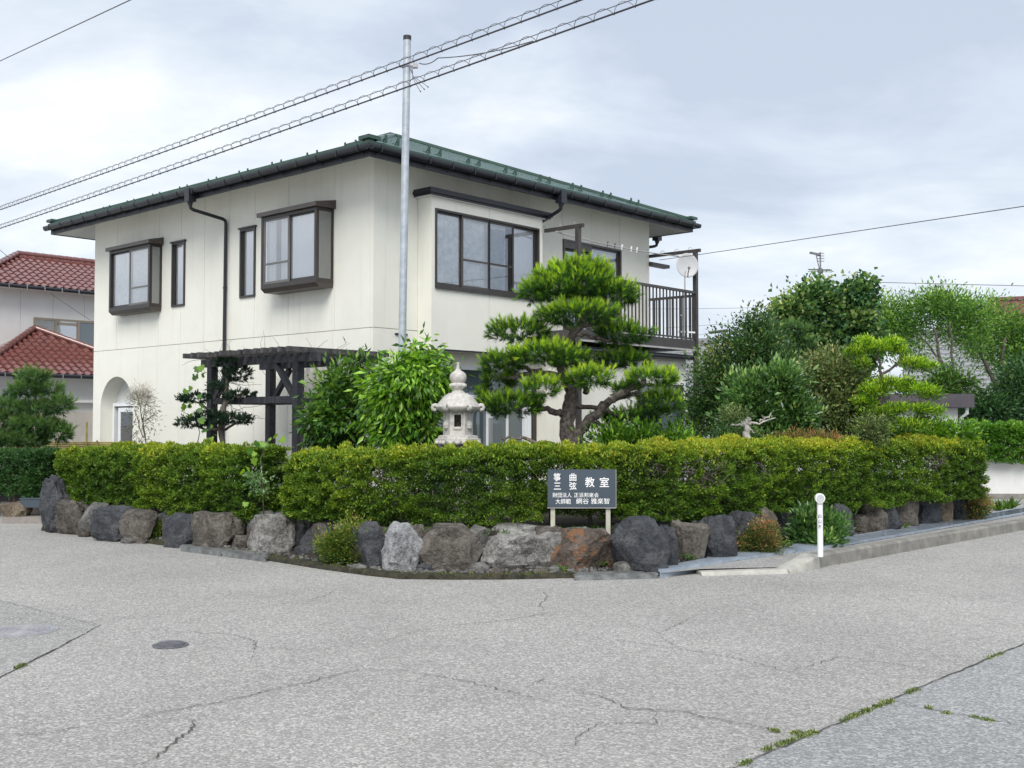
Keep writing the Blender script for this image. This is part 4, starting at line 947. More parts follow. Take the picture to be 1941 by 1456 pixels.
pipe([(x1 + .07, .3, zg - .06), (x1 + .07, .3, 5.42), (WX + .05, .75, 5.28), (WX + .05, .75, 3.0)], house, boxat=(x1 + .07, .3, zg - .05))
# conduit stub and bracket on the blank wall by the pole
m = MB(); m.bar((.46, -.015, 3.02), (.72, -.015, 3.02), .02, .03); m.build('cable_bracket', M['fascia'], house)
# side awning on the far wall
m = MB(); m.box(WX + .02, WX + .55, .1, 1.4, 4.96, 5.0); m.build('awning', M['roof_edge'], house)

# ---------------------------------------------------------------- balcony
BX0, BX1, BY = 3.80, 7.62, -1.12
m = MB(); m.box(BX0, BX1, BY, -.003, 3.06, 3.10); m.box(BX0, BX1, BY - .02, BY, 3.07, 3.25); m.box(BX1 - .02, BX1 + .001, BY + .001, -.004, 3.07, 3.25); m.box(BX0 - .001, BX0 + .02, BY + .001, -.35, 3.07, 3.25)
balc = m.build('balcony', M['rail'], house); tag(balc, 'brown metal balcony with vertical bars')
m = MB(); m.box(BX0, BX1, BY - .05, BY - .021, 3.03, 3.065); m.build('drip_gutter', M['pipe_grey'], balc)
m = MB(); m.box(BX0, BX1, BY - .03, BY + .03, 4.20, 4.25); m.build('top_rail', M['rail'], balc)
m = MB(); m.box(BX1 - .045, BX1 + .005, BY + .031, -.004, 4.14, 4.19); m.build('top_rail', M['rail'], balc)
m = MB(); m.box(BX0 + .031, BX1 - .031, BY - .015, BY + .015, 3.27, 3.30); m.build('bottom_rail', M['rail'], balc)
pm = MB(); pm.box(-.04, .04, -.04, .04, 0, 4.65); p0 = pm.build('post', M['rail'], balc); p0.location = (BX1, BY, .4)
p1 = link('post', p0.data, balc); p1.location = (BX0, BY, .4)
bm_ = MB(); bm_.box(-.011, .011, -.011, .011, 3.30, 4.20); b0 = bm_.build('baluster', M['rail'], balc); n = 33
for i in range(1, n):
    o = b0 if i == 1 else link('baluster', b0.data, balc); o.location = (BX0 + (BX1 - BX0) * i / n, BY, 0)
bm_ = MB(); bm_.box(-.011, .011, -.011, .011, 3.25, 4.14); b0 = bm_.build('baluster', M['rail'], balc)
for i in range(1, 10):
    o = b0 if i == 1 else link('baluster', b0.data, balc); o.location = (BX1 - .02, BY + 1.1 * i / 10, 0)
for xx, yb in ((BX0, BO - .02), (BX1, .06)):      # drying arms
    m = MB(); m.box(xx - .028, xx + .028, BY - .12, yb, 5.051, 5.115); a_ = m.build('drying_arm', M['rail'], balc)
    m = MB()
    for f in (BY + .12, BY + .45, BY + .8): m.tube([(xx, f + .05 * math.cos(q), 5.115 + .05 * math.sin(q)) for q in np.linspace(0, PI, 9)], .005, 6)
    m.build('hook', M['pipe_grey'], a_)
m = MB(); m.box(WX - .02, WX + .62, -.10, .06, 4.88, 4.95); m.build('arm_bracket', M['rail'], balc)
# ================================================================ NEIGHBOURS
def tile_mesh(name, w, l, amp=.028, th=.022, mat=None):
    n = 8; V = []; xs = [i / (n - 1) for i in range(n)]
    prof = [amp * (math.sin(2 * PI * x - .6)) for x in xs]
    for yy, lift in ((0, .026), (l * 1.14, .0)):
        for x, p in zip(xs, prof): V.append((x * w * 1.04, yy, p + lift))
    for x, p in zip(xs, prof): V.append((x * w * 1.04, .0, p + .026 - th))
    Fc = [(i, i+1, n+i+1, n+i) for i in range(n-1)] + [(2*n+i, 2*n+i+1, i+1, i) for i in range(n-1)]
    me = bpy.data.meshes.new(name); me.from_pydata(V, [], Fc); me.materials.append(mat)
    me.polygons.foreach_set('use_smooth', [True] * len(me.polygons)); me.set_sharp_from_angle(angle=math.radians(50)); me.update(); return me
TW, TL = .225, .262
tile_me = tile_mesh('roof_tile', TW, TL, mat=M['tile_red'])
cap_m = MB(); cap_m.tube([(0, 0, 0), (0, .27, .0)], [.085, .075], 12); cap_o = cap_m.build('ridge_tile', M['tile_red'], None, True, 40); cap_me = cap_o.data; bpy.data.objects.remove(cap_o)
def proj(p):
    d = np.array(p) - np.array([0, 0, EYE]); f = np.array([0, math.cos(PITCH), math.sin(PITCH)]); u = np.array([0, -math.sin(PITCH), math.cos(PITCH)])
    w = d @ f; return PCX + F_PX * d[0] / w, PCY - F_PX * (d @ u) / w
def lay_tiles(parent, inv, O, U, Vv, cols, rows, keep, me=None, limit=None):
    """tiles on the plane O + U*a + Vv*b; world vectors; inv = parent's inverse matrix"""
    N = np.cross(U, Vv); N = N / np.linalg.norm(N); k = 0
    for r in range(rows):
        for c in cols:
            a, b = c * TW + (TW * .0), r * TL
            if not keep(a + TW / 2, b + TL / 2): continue
            p = O + U * a + Vv * b
            sx, sy = proj(p)
            if sx < -25 or sx > 200: continue
            j = (random.uniform(-.006, .006), random.uniform(-.006, .006))
            mt = Matrix(((U[0], Vv[0], N[0], p[0]), (U[1], Vv[1], N[1], p[1]), (U[2], Vv[2], N[2], p[2]), (0, 0, 0, 1)))
            o = link('roof_tile', me or tile_me, parent); o.matrix_local = inv @ mt @ Matrix.Rotation(j[0], 4, 'Z') @ Matrix.Rotation(j[1], 4, 'X'); k += 1
    return k
def lay_caps(parent, inv, A, B):
    A = Vector(A); B = Vector(B); d = (B - A); n = int(d.length / .25); q = d.to_track_quat('Y', 'Z').to_matrix().to_4x4()
    for i in range(n):
        p = A + d * (i / n)
        s = proj(p)
        if s[0] < -25 or s[0] > 210: continue
        o = link('ridge_tile', cap_me, parent); o.matrix_local = inv @ Matrix.Translation(p) @ q
E0 = at(0, 541, 30.0)                      # a point of the upper gutter
nb = thing('neighbour_house', 'pale grey house with glossy red tile roofs at the far left', 'house', (E0[0], E0[1], 0), TH)
nbm = Matrix.Translation((E0[0], E0[1], 0)) @ Matrix.Rotation(TH, 4, 'Z'); inv = nbm.inverted()
zg_ = E0[2]
s_ = .5; run = 2.26
# local frame: x along the facade (EX), y away (EY_)
NL = lambda x, y, z: (x, y, z)
m = MB(); m.box(-3.0, 9.0, .45, .6, 0, zg_ + .05); nw = m.build('wall', M['wall_grey'], nb)
m = MB(); m.box(-3.0, -2.85, .601, 6.0, 0, zg_ + .05); m.build('wall', M['wall_grey'], nb)
for i in range(12):
    m = MB(); m.box(-3.0 + i * .94 + .005, -3.0 + (i + 1) * .94 - .005, .435, .4495, 2.6, zg_); m.build('siding_panel', M['wall_grey'], nw)
m = MB(); m.box(-3.45, 9.3, -.02, .45, zg_ - .02, zg_ + .0); m.build('soffit', M['wall_grey'], nb)
m = MB(); m.tube([(-3.5, -.06, zg_ + .02), (9.3, -.06, zg_ + .02)], .055, 12); g_ = m.build('gutter', M['gutter'], nb, True, 50)
m = MB(); m.bar((0, -.12, zg_ - .05), (0, -.1, zg_ + .08), .02, .012); b0_ = m.build('bracket', M['bracket'], g_)
for i in range(16): o = b0_ if i == 0 else link('bracket', b0_.data, g_); o.location = (-3.3 + i * .5, 0, 0)
# upper roof plane, with hip on the left starting at the ridge end
rp = at(40, 488, 30.0 + run * .669 + .9); rl = inv @ Vector(rp); hx = rl[0] - run
zr = zg_ + .06
m = MB(); m.add([(hx, 0, zr), (9.3, 0, zr), (9.3, run, zr + s_ * run), (hx + run, run, zr + s_ * run), (hx, 2 * run, zr), (9.3, 2 * run, zr)], [(0, 1, 2, 3), (3, 2, 5, 4), (0, 3, 4)])
rf = m.build('roof', M['tile_red'], nb); tag(rf, 'upper red tile roof')
sl = math.sqrt(1 + s_ * s_); U = EX.copy(); Vv = (EY_ + np.array([0, 0, s_])) / sl
O = np.array(nbm @ Vector((hx, -.04, zr + .01)))
n1 = lay_tiles(rf, inv, O, U, Vv, range(0, 34), 10, lambda a, b: a > b / sl - .05 and b < run * sl + .05)
lay_caps(rf, inv, nbm @ Vector((hx, 0, zr + .07)), nbm @ Vector((hx + run, run, zr + s_ * run + .09)))
lay_caps(rf, inv, nbm @ Vector((hx + run, run, zr + s_ * run + .10)), nbm @ Vector((hx + run + 5, run, zr + s_ * run + .10)))
m = MB(); m.box(hx + run, 9.3, run - .06, run + .06, zr + s_ * run - .05, zr + s_ * run + .08); m.build('ridge_course', M['tile_red'], rf)
# window
wa = inv @ Vector(at(88, 597, 30.6)); wz = 1.6 + 203 * 30.55 / F_PX
m = MB(); frame(m, wa[0], wa[0] + 2.6, 2.9, wz, .40, .434, .06)
# frame() works in (a, d, z): here a = x, d = y
m.box(wa[0] + .62, wa[0] + .68, .40, .434, 2.96, wz - .06); m.box(wa[0] + 1.28, wa[0] + 1.36, .395, .434, 2.96, wz - .06); m.box(wa[0] + .7, wa[0] + 1.26, .38, .43, wz - .17, wz - .10)
w = m.build('window', M['tan_frame'], nb)
m = MB(); m.box(wa[0] + .06, wa[0] + 1.28, .425, .4345, 2.96, wz - .06); m.build('pane', M['glass'], w)
m = MB(); m.box(wa[0] + 1.36, wa[0] + 2.54, .425, .4345, 2.96, wz - .06); m.build('pane', M['glass_blind'], w)
# lower wing
AP = at(65, 627, 31.0); al = inv @ Vector(AP); w2 = 2.7; ze = AP[2] - s_ * w2
ax, ay = al[0], al[1]
m = MB(); m.add([(ax - w2, ay - w2, ze), (ax + w2, ay - w2, ze), (ax, ay, AP[2]), (ax - w2, ay + 1, ze), (ax + w2, ay + 1, ze), (ax, ay + 1, AP[2])], [(0, 1, 2), (0, 2, 5, 3), (1, 4, 5, 2)])
rf2 = m.build('roof', M['tile_red'], nb); tag(rf2, 'lower red tile hip roof')
O = np.array(nbm @ Vector((ax - w2, ay - w2 - .04, ze + .01)))
n2 = lay_tiles(rf2, inv, O, U, Vv, range(0, 25), 12, lambda a, b: b / sl - .06 < a < 2 * w2 - b / sl + .02)
lay_caps(rf2, inv, nbm @ Vector((ax - w2, ay - w2, ze + .07)), nbm @ Vector((ax, ay, AP[2] + .09)))
lay_caps(rf2, inv, nbm @ Vector((ax, ay, AP[2] + .09)), nbm @ Vector((ax + w2, ay - w2, ze + .07)))
m = MB(); m.tube([(ax - w2, ay - w2 - .06, ze - .03), (ax + w2, ay - w2 - .06, ze - .03)], .055, 12); g2 = m.build('gutter', M['gutter'], nb, True, 50)
m = MB(); m.bar((0, ay - w2 - .125, ze - .10), (0, ay - w2 - .105, ze + .02), .02, .012); b0_ = m.build('bracket', M['bracket'], g2)
for i in range(11): o = b0_ if i == 0 else link('bracket', b0_.data, g2); o.location = (ax - w2 + .2 + i * .5, 0, 0)
m = MB(); m.box(ax - w2 + .5, ax + w2 - .1, ay - w2 + .45, ay - w2 + .6, 0, ze + .05); m.build('wall', M['wall_grey'], nb)
m = MB(); m.box(ax - w2 + .02, ax + w2 - .02, ay - w2 - .01, ay - w2 + .449, ze - .03, ze - .01); m.build('soffit', M['wall_grey'], nb)
m = MB(); m.box(ax - w2 + .4, ax + w2, ay - w2 + .30, ay - w2 + .449, 0, 1.88); m.build('plinth', M['wall_beige'], nb)
m = MB(); m.box(ax - w2 + .4, ax + w2, ay - w2 + .27, ay - w2 + .449, 2.12, 2.2); m.build('ledge', M['wall_white'], nb)
dq = inv @ Vector(at(20, 720, 28.2)); dx_ = dq[0]
m = MB(); m.tube([(dx_, ay - w2 - .06, ze - .05), (dx_, ay - w2 - .06, ze - .28), (dx_ - .18, ay - w2 + .38, ze - .55), (dx_ - .18, ay - w2 + .38, .5)], .035, 10); m.box(dx_ - .09, dx_ + .09, ay - w2 - .14, ay - w2 + .02, ze - .16, ze + .02)
m.build('downpipe', M['gutter'], nb)

# bamboo fence at the left between the hedges
bo = at(70, 940, 21.0); bf = thing('bamboo_fence', 'yellow bamboo screen fence between the two left hedges', 'fence', (bo[0], bo[1], .0))
dcan = MB(); dcan.tube([(0, 0, 0), (2.4, 0, 0)], .016, 7); c0 = dcan.build('bamboo_cane', M['bamboo'], bf, True, 50)
for i in range(30):
    o = c0 if i == 0 else link('bamboo_cane', c0.data, bf); o.location = (-.5, random.uniform(-.006, .006), .28 + i * .032); o.rotation_euler = (random.uniform(-.5, .5), 0, 0)
for x in (.0, .36, .95, 1.15, 1.6):
    m = MB(); m.tube([(x, -.035, .2), (x, -.035, 1.25 if x != .95 else 1.6)], .019, 8); m.build('upright', M['bamboo'], bf, True, 50)

# ---- right background buildings
def simple_house(name, label, base, rot, W_, D_, ze, zr, roofmat, wallmat, ov=.45, courses=14, group=None):
    t = thing(name, label, 'house', (base[0], base[1], 0), rot, group)
    m = MB(); m.box(0, W_, 0, D_, 0, ze); m.add([(0, 0, ze), (0, D_, ze), (0, D_ / 2, zr - .1)], [(0, 1, 2)]); m.add([(W_, 0, ze), (W_, D_, ze), (W_, D_ / 2, zr - .1)], [(0, 1, 2)]); m.build('wall', wallmat, t)
    m = MB(); m.bar((-ov, D_ / 2, zr + .06), (W_ + ov, D_ / 2, zr + .06), .25, .12); rr = m.build('roof', roofmat, t)
    run_ = D_ / 2 + ov; k_ = (zr - ze) / (D_ / 2); z0 = ze - ov * k_
    for sgn in (0, 1):
        for i in range(courses):
            a0, a1 = run_ * i / courses, run_ * (i + 1) / courses
            m = MB(); f = (lambda y: -ov + y) if sgn == 0 else (lambda y: D_ + ov - y)
            n = max(8, int((W_ + 2 * ov) / .14)); vs = []
            for y, lift in ((a0, .05), (a1, .0)):
                for j in range(n + 1): vs.append((-ov + (W_ + 2 * ov) * j / n, f(y), z0 + k_ * y + lift + .018 * math.sin(j * 2.1)))
            for j in range(n + 1): vs.append((-ov + (W_ + 2 * ov) * j / n, f(a0), z0 + k_ * a0 + .018 * math.sin(j * 2.1)))
            m.add(vs, [(j, j+1, n+1+j+1, n+1+j) for j in range(n)] + [(2*(n+1)+j, 2*(n+1)+j+1, j+1, j) for j in range(n)])
            m.build('tile_course', roofmat, rr)
    m = MB(); m.box(-ov, W_ + ov, -ov - .02, -ov, z0 - .14, z0 + .02); m.build('fascia', M['fascia'], t)
    for xx in (-ov - .02, W_ + ov):
        m = MB(); m.add([(xx, -ov, z0 - .12), (xx, D_ / 2, zr - .12), (xx, D_ / 2, zr + .04), (xx, -ov, z0 + .04), (xx + .02, -ov, z0 - .12), (xx + .02, D_ / 2, zr - .12), (xx + .02, D_ / 2, zr + .04), (xx + .02, -ov, z0 + .04)], [(0,1,2,3),(7,6,5,4),(0,4,5,1),(2,6,7,3)]); m.build('barge_board', M['rail'], t)
    return t
q = at(1250, 800, 27); simple_house('grey_roof_house', 'grey-tiled house half hidden behind the balcony bars', q, -.15, 1.05, 6, 2.4, 3.75, M['tile_grey'], M['wall_beige'])
q = at(1745, 800, 31); h2 = simple_house('grey_roof_house', 'silvery grey-tiled house behind the multi-stemmed trees', q, -.36, 6.0, 6, 2.6, 4.3, M['tile_grey'], M['wall_beige'])
m = MB(); m.box(.5, 1.5, -.03, -.002, 1.5, 2.45); m.build('window', M['glass_blind'], h2)
q = at(1900, 800, 40); h3 = simple_house('red_roof_house', 'red-tiled house at the right edge of the view', q, -.42, 7, 5, 5.0, 6.3, M['tile_red'], M['wall_grey'], courses=12)
# garage
q = at(1690, 800, 20.5); ga = thing('garage', 'low white garage with a plum fascia and roller shutter', 'garage', (q[0], q[1], 0), 0.0)
m = MB(); m.box(0, 1.24, 0, 3, 0, 1.86); m.build('wall', M['wall_white'], ga)
m = MB(); m.box(-.1, 1.46, -.22, 3.2, 1.87, 2.12); m.build('fascia', M['purple_fascia'], ga)
for i in range(9):
    m = MB(); m.box(.3, 1.1, -.022, -.002, .5 + i * .12, .5 + i * .12 + .108); m.build('shutter_slat', M['shutter'], ga)
m = MB(); m.box(1.1, 1.13, -.05, -.002, .3, 1.62); m.box(.27, .3, -.05, -.002, .3, 1.62); m.build('shutter_rail', M['alu'], ga)
m = MB(); m.tube([(1.36, -.12, 1.87), (1.36, -.12, 1.76), (1.29, -.03, 1.68), (1.29, -.03, .2)], .035, 10); m.build('downpipe', M['shutter'], ga, True, 50)
# white boundary wall at far right
q = G(1850, 948); bw = thing('boundary_wall', 'low white rendered wall under the bright hedge at the right edge', 'wall', tuple(q))
m = MB(); m.box(-.4, 9, 0, .14, .13, .74); m.build('wall', M['wall_white'], bw)
m = MB(); m.box(-.45, 9, -.02, .16, .741, .79); m.build('coping', M['wall_white'], bw)
m = MB(); m.box(-.4, 9, -.012, .15, 0, .129); m.build('base_course', M['concrete'], bw)
# ================================================================ VEGETATION
def V3(p): return (float(p[0]), float(p[1]), float(p[2]))
def fnoise(P, s, off=0.0):
    return np.array([mnoise.noise((p[0] * s + off, p[1] * s + off * .7, p[2] * s + off * 1.3)) for p in P])
# ---- clipped hedges
def hedge(name, label, cat, path, width, zb, zt, n, leaf, mat, seed, top_light=.35, group=None, stems=True, holes=0.0, wob=.085, round_=.16, base_v=(.17, .67), tips=0, bare=()):
    """path: list of front-face foot points (x, y, zb, zt); leaves fill a skin ~0.2 m deep on every face"""
    r = np.random.default_rng(seed)
    P = np.array([[p[0], p[1]] for p in path]); ZB_ = np.array([p[2] for p in path]); ZT_ = np.array([p[3] for p in path])
    seg = np.linalg.norm(np.diff(P, axis=0), axis=1); cum = np.concatenate([[0], np.cumsum(seg)]); Lt = cum[-1]
    def pos(s):
        i = np.clip(np.searchsorted(cum, s, side='right') - 1, 0, len(seg) - 1); f = (s - cum[i]) / seg[i]
        q = P[i] + (P[i+1] - P[i]) * f[:, None]; t = (P[i+1] - P[i]) / seg[i][:, None]
        # smooth the inward normal round the bends
        nn = np.stack([-t[:, 1], t[:, 0]], 1)
        return q, nn, t, ZB_[i] + (ZB_[i+1] - ZB_[i]) * f, ZT_[i] + (ZT_[i+1] - ZT_[i]) * f
    base = thing(name, label, cat, (P[len(P)//2][0], P[len(P)//2][1], 0), group=group); o0 = np.array([P[len(P)//2][0], P[len(P)//2][1], 0])
    n2 = int(n * 1.4)
    s = r.uniform(0, Lt, n2)
    # cross-section parameter: front face, top, back
    hmid = float(np.mean(ZT_ - ZB_)); per = np.array([hmid * 1.15, width, hmid * .4]); per = per / per.sum()
    face = r.choice(3, n2, p=per); u = r.uniform(0, 1, n2); dep = r.exponential(.055, n2)
    dep = np.minimum(dep, .30)
    q, nn, t, zb_, zt_ = pos(s)
    d = np.where(face == 0, 0, np.where(face == 1, u * width, width)); zz = np.where(face == 1, 1.0, u)
    # ends
    end = (r.uniform(size=n2) < (2 * width / (2 * width + Lt * 1.6))); e_side = r.uniform(size=n2) < .5
    s = np.where(end, np.where(e_side, 0.0, Lt), s); q, nn, t, zb_, zt_ = pos(s.clip(0, Lt - 1e-4))
    d = np.where(end, r.uniform(0, 1, n2) * width, d); zz = np.where(end, r.uniform(0, 1, n2), zz)
    H = zt_ - zb_
    N = np.zeros((n2, 3))
    N[:, :2] = np.where((face == 0)[:, None], -nn, np.where((face == 2)[:, None], nn, 0)); N[:, 2] = np.where(face == 1, 1, 0)
    N[end, :2] = np.where(e_side[end][:, None], -t[end], t[end]); N[end, 2] = 0
    X = np.column_stack([q + nn * d[:, None], zb_ + zz * H])
    # round the shoulders
    top = np.clip((X[:, 2] - (zt_ - round_)) / round_, 0, 1); edge = np.clip(1 - np.minimum(d, width - d) / round_, 0, 1)
    X[:, 2] -= np.where(face == 1, edge ** 2 * round_ * .55, 0); X[:, :2] += np.where((face == 0)[:, None], nn * (top ** 2 * round_ * .5)[:, None], 0)
    # lobes: each shrub in the hedge swells a little; bottom edge ragged
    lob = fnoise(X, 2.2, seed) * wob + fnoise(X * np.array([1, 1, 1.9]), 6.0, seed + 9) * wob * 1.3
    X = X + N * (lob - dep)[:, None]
    clump = fnoise(X * np.array([1, 1, 1.8]), 8.0, seed + 3); big = fnoise(X, 1.1, seed + 5)
    keep = clump > -.16 - .2 * r.uniform(size=n2)
    if holes: keep &= ~((fnoise(X, 1.7, seed + 21) > holes) & (face == 0) & (r.uniform(size=n2) < .93))
    for (bpx, bpy_, bY, rr_) in bare:
        c_ = at(bpx, bpy_, bY); dd_ = np.linalg.norm((X - c_) * np.array([.75, 1, 1.1]), axis=1) + .05 * fnoise(X, 7.0, seed + 31)
        keep &= ~((dd_ < rr_) & (r.uniform(size=n2) < .92))
    rag = fnoise(np.column_stack([X[:, 0], X[:, 1], np.zeros(n2)]), 3.0, seed + 2)
    keep &= zz * H > (.03 + .10 * rag + .02)
    X, N, dep, clump, big, zz, face = X[keep][:n], N[keep][:n], dep[keep][:n], clump[keep][:n], big[keep][:n], zz[keep][:n], face[keep][:n]
    m_ = len(X)
    D = N * .75 + r.normal(size=(m_, 3)) * .55 + np.array([0, 0, .35])
    v = r.uniform(base_v[0], base_v[1], m_) + .22 * big + .15 * np.clip(lob[keep][:n] / wob, -1, 1) + np.where(zz > .86, top_light * (zz - .86) / .14, 0) * (.7 + .3 * r.uniform(size=m_)) - dep * .5  # outer lobes lighter, depths darker: painted shading mixed with paler young leaves
    L = leaf * r.uniform(.65, 1.25, m_)
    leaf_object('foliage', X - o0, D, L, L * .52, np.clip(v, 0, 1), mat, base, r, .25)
    for (bpx, bpy_, bY, rr_) in bare:
        c_ = at(bpx, bpy_, bY) + np.array([0, .10, 0]) - o0; m = MB()
        for j in range(30):
            p_ = c_ + r.normal(size=3) * rr_ * .45; d_ = unit(r.normal(size=3) + np.array([0, -.5, .5])); e1 = p_ + d_ * rr_ * .7; e2 = e1 + unit(d_ + r.normal(size=3) * .6) * rr_ * .6
            m.tube([tuple(p_), tuple(e1), tuple(e2)], [.006, .004, .002], 5)
        m.build('bare_twigs', M['twig'], base, True)
    if tips:
        i = np.where((face == 1) & (dep < .06))[0]; i = r.choice(i, min(tips, len(i)), replace=False)
        T = X[i]; DD = r.normal(size=(len(i), 3)) * .25 + np.array([0, 0, 1]); LL = r.uniform(.04, .09, len(i))
        leaf_object('shoot_tips', T - o0, DD, LL, LL * .22, r.uniform(.6, .95, len(i)), mat, base, r, .2)
    if stems:
        m = MB()
        for k in range(int(Lt / .42)):
            ss = np.array([min(Lt - .05, .2 + k * .42 + r.uniform(-.1, .1))]); q, nn, t, a, b = pos(ss); p = q[0] + nn[0] * width * r.uniform(.35, .6) - o0[:2]
            x, y = p; pts = [(x, y, a[0] - .45), (x + r.normal() * .02, y + r.normal() * .02, a[0] + .05), (x + r.normal() * .05, y + r.normal() * .05, a[0] + .28)]
            m.tube(pts, [.028, .024, .017], 6)
            for j in range(9):
                aa = r.uniform(0, 2 * PI); st = Vector(pts[1]).lerp(Vector(pts[2]), r.uniform()); ln = r.uniform(.2, .5); el = r.uniform(.3, 1.1)
                e1 = st + Vector((math.cos(aa) * math.cos(el), math.sin(aa) * math.cos(el), math.sin(el))) * ln * .5; e2 = e1 + Vector((r.normal() * .5 + math.cos(aa), r.normal() * .5 + math.sin(aa), .8)).normalized() * ln * .5
                if max(e1.z, e2.z) > b[0] - .06: continue
                m.tube([st, e1, e2], [.010, .007, .003], 5)
        m.build('stems', M['twig'], base, True)
    return base
def hp(px, pt, pb, back):
    """foot of the hedge face standing `back` metres behind the road edge at column px"""
    return None
def hpath(spec):
    out = []
    for px, pt, pb, Y in spec:
        a = at(px, pt, Y); b = at(px, pb, Y); out.append((a[0], a[1], b[2], a[2]))
    return out
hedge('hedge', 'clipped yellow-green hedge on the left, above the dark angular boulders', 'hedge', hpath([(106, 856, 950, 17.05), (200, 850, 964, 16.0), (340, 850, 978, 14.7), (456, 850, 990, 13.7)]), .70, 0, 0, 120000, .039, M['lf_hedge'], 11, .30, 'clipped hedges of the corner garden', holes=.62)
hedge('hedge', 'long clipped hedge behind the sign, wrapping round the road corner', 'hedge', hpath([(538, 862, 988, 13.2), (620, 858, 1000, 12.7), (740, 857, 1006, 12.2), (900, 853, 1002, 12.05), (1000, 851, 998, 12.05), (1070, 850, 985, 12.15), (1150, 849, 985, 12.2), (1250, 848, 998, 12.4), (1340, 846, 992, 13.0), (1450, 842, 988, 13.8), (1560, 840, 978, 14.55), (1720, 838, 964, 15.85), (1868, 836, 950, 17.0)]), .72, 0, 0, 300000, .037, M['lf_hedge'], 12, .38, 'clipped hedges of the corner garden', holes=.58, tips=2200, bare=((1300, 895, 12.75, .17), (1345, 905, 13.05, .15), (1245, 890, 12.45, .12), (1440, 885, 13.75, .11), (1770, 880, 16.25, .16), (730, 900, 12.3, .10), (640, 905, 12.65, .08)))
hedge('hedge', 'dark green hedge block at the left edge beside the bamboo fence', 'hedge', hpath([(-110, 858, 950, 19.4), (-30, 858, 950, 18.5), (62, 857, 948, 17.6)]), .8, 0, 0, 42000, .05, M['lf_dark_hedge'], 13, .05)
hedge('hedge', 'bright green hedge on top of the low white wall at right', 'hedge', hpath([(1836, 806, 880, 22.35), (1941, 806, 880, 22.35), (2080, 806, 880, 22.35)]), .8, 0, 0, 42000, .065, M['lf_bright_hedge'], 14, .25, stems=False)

# ---- leafy crowns made of twig clusters
DENS, LEAFS = 1.9, 1.15
def crown(parent, o0, blobs, nsub, nleaf, leaf, wid, mat, seed, Yd, spread=.13, up=.3, droop=0.0, vr=(.1, .8), light_up=.25, fold=.22, curl=.0, stray=.12, name='crown', squash=.8, lobes=7):
    """blobs: (px, py, rx_px, ry_px[, dY]) at depth Yd"""
    nsub = int(nsub * DENS); leaf *= LEAFS
    r = np.random.default_rng(seed); P = []; D = []; v = []
    if lobes:
        nb_ = []
        for bl in blobs:
            dy = bl[4] if len(bl) > 4 else 0.0; Yb = Yd + dy
            for q in range(lobes):
                a_, e_ = r.uniform(0, 2 * PI), r.uniform(.35, .85); sx = r.uniform(.30, .55)
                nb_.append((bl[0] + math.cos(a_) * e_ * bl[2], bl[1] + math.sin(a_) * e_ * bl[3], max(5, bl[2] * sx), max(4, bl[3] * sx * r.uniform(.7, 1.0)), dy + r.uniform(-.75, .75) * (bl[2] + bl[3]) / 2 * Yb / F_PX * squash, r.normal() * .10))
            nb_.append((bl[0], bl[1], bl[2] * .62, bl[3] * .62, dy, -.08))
        blobs = nb_
    A = np.array([b[2] * b[3] for b in blobs], float); A /= A.sum()
    for b, w in zip(blobs, A):
        dy = b[4] if len(b) > 4 else 0.0
        Y = Yd + dy; c = at(b[0], b[1], Y); rx = b[2] * Y / F_PX; rz = b[3] * Y / F_PX; ry = (rx + rz) / 2 * squash + .04
        k = max(2, int(nsub * w))
        d = unit(r.normal(size=(k, 3))); rad = r.uniform(.25, 1.0, k) ** .45
        stry = r.uniform(size=k) < stray; rad = np.where(stry, rad * r.uniform(1.05, 1.28, k), rad)
        S = d * rad[:, None] * np.array([rx, ry, rz])
        C = c + S
        out = unit(S / np.array([rx, ry, rz]))
        for j in range(k):
            n_ = max(3, int(nleaf * (.45 if stry[j] else 1) * r.uniform(.6, 1.3))); q = r.normal(size=(n_, 3)) * spread * (.55 if stry[j] else 1)
            P.append(C[j] + q); D.append(out[j] * .7 + unit(q) * .7 + np.array([0, 0, up - droop]) + r.normal(size=(n_, 3)) * .35)
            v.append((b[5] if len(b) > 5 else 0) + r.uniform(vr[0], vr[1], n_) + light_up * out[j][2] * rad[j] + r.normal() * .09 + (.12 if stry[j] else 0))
    P = np.vstack(P); D = np.vstack(D); v = np.concatenate(v); L = leaf * r.uniform(.6, 1.2, len(P))
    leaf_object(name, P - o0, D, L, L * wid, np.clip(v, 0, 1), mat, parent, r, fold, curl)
    return len(P)
def limbs(parent, o0, lines, mat, name='trunk', n=8, wob=.02, seed=0):
    """lines: list of ([(px, py, Y)...], r0_px, r1_px)"""
    r = random.Random(seed); m = MB()
    for pts, r0, r1 in lines:
        W3 = [at(*p) for p in pts]; out = []; rad = []
        for i in range(len(W3) - 1):
            for k in range(4):
                f = k / 4; t = (i + f) / (len(W3) - 1)
                # Catmull-Rom
                p0 = W3[max(i-1, 0)]; p1 = W3[i]; p2 = W3[i+1]; p3 = W3[min(i+2, len(W3)-1)]
                q = .5 * ((2 * p1) + (-p0 + p2) * f + (2*p0 - 5*p1 + 4*p2 - p3) * f*f + (-p0 + 3*p1 - 3*p2 + p3) * f**3)
                out.append(q + np.array([r.uniform(-wob, wob), r.uniform(-wob, wob), r.uniform(-wob, wob)]) * (0 if i + k == 0 else 1)); Y = q[1]; rad.append((r0 + (r1 - r0) * t) * Y / F_PX * r.uniform(.9, 1.12))
        out.append(W3[-1]); rad.append(r1 * W3[-1][1] / F_PX)
        m.tube([q - o0 for q in out], rad, n)
    return m.build(name, mat, parent, True)
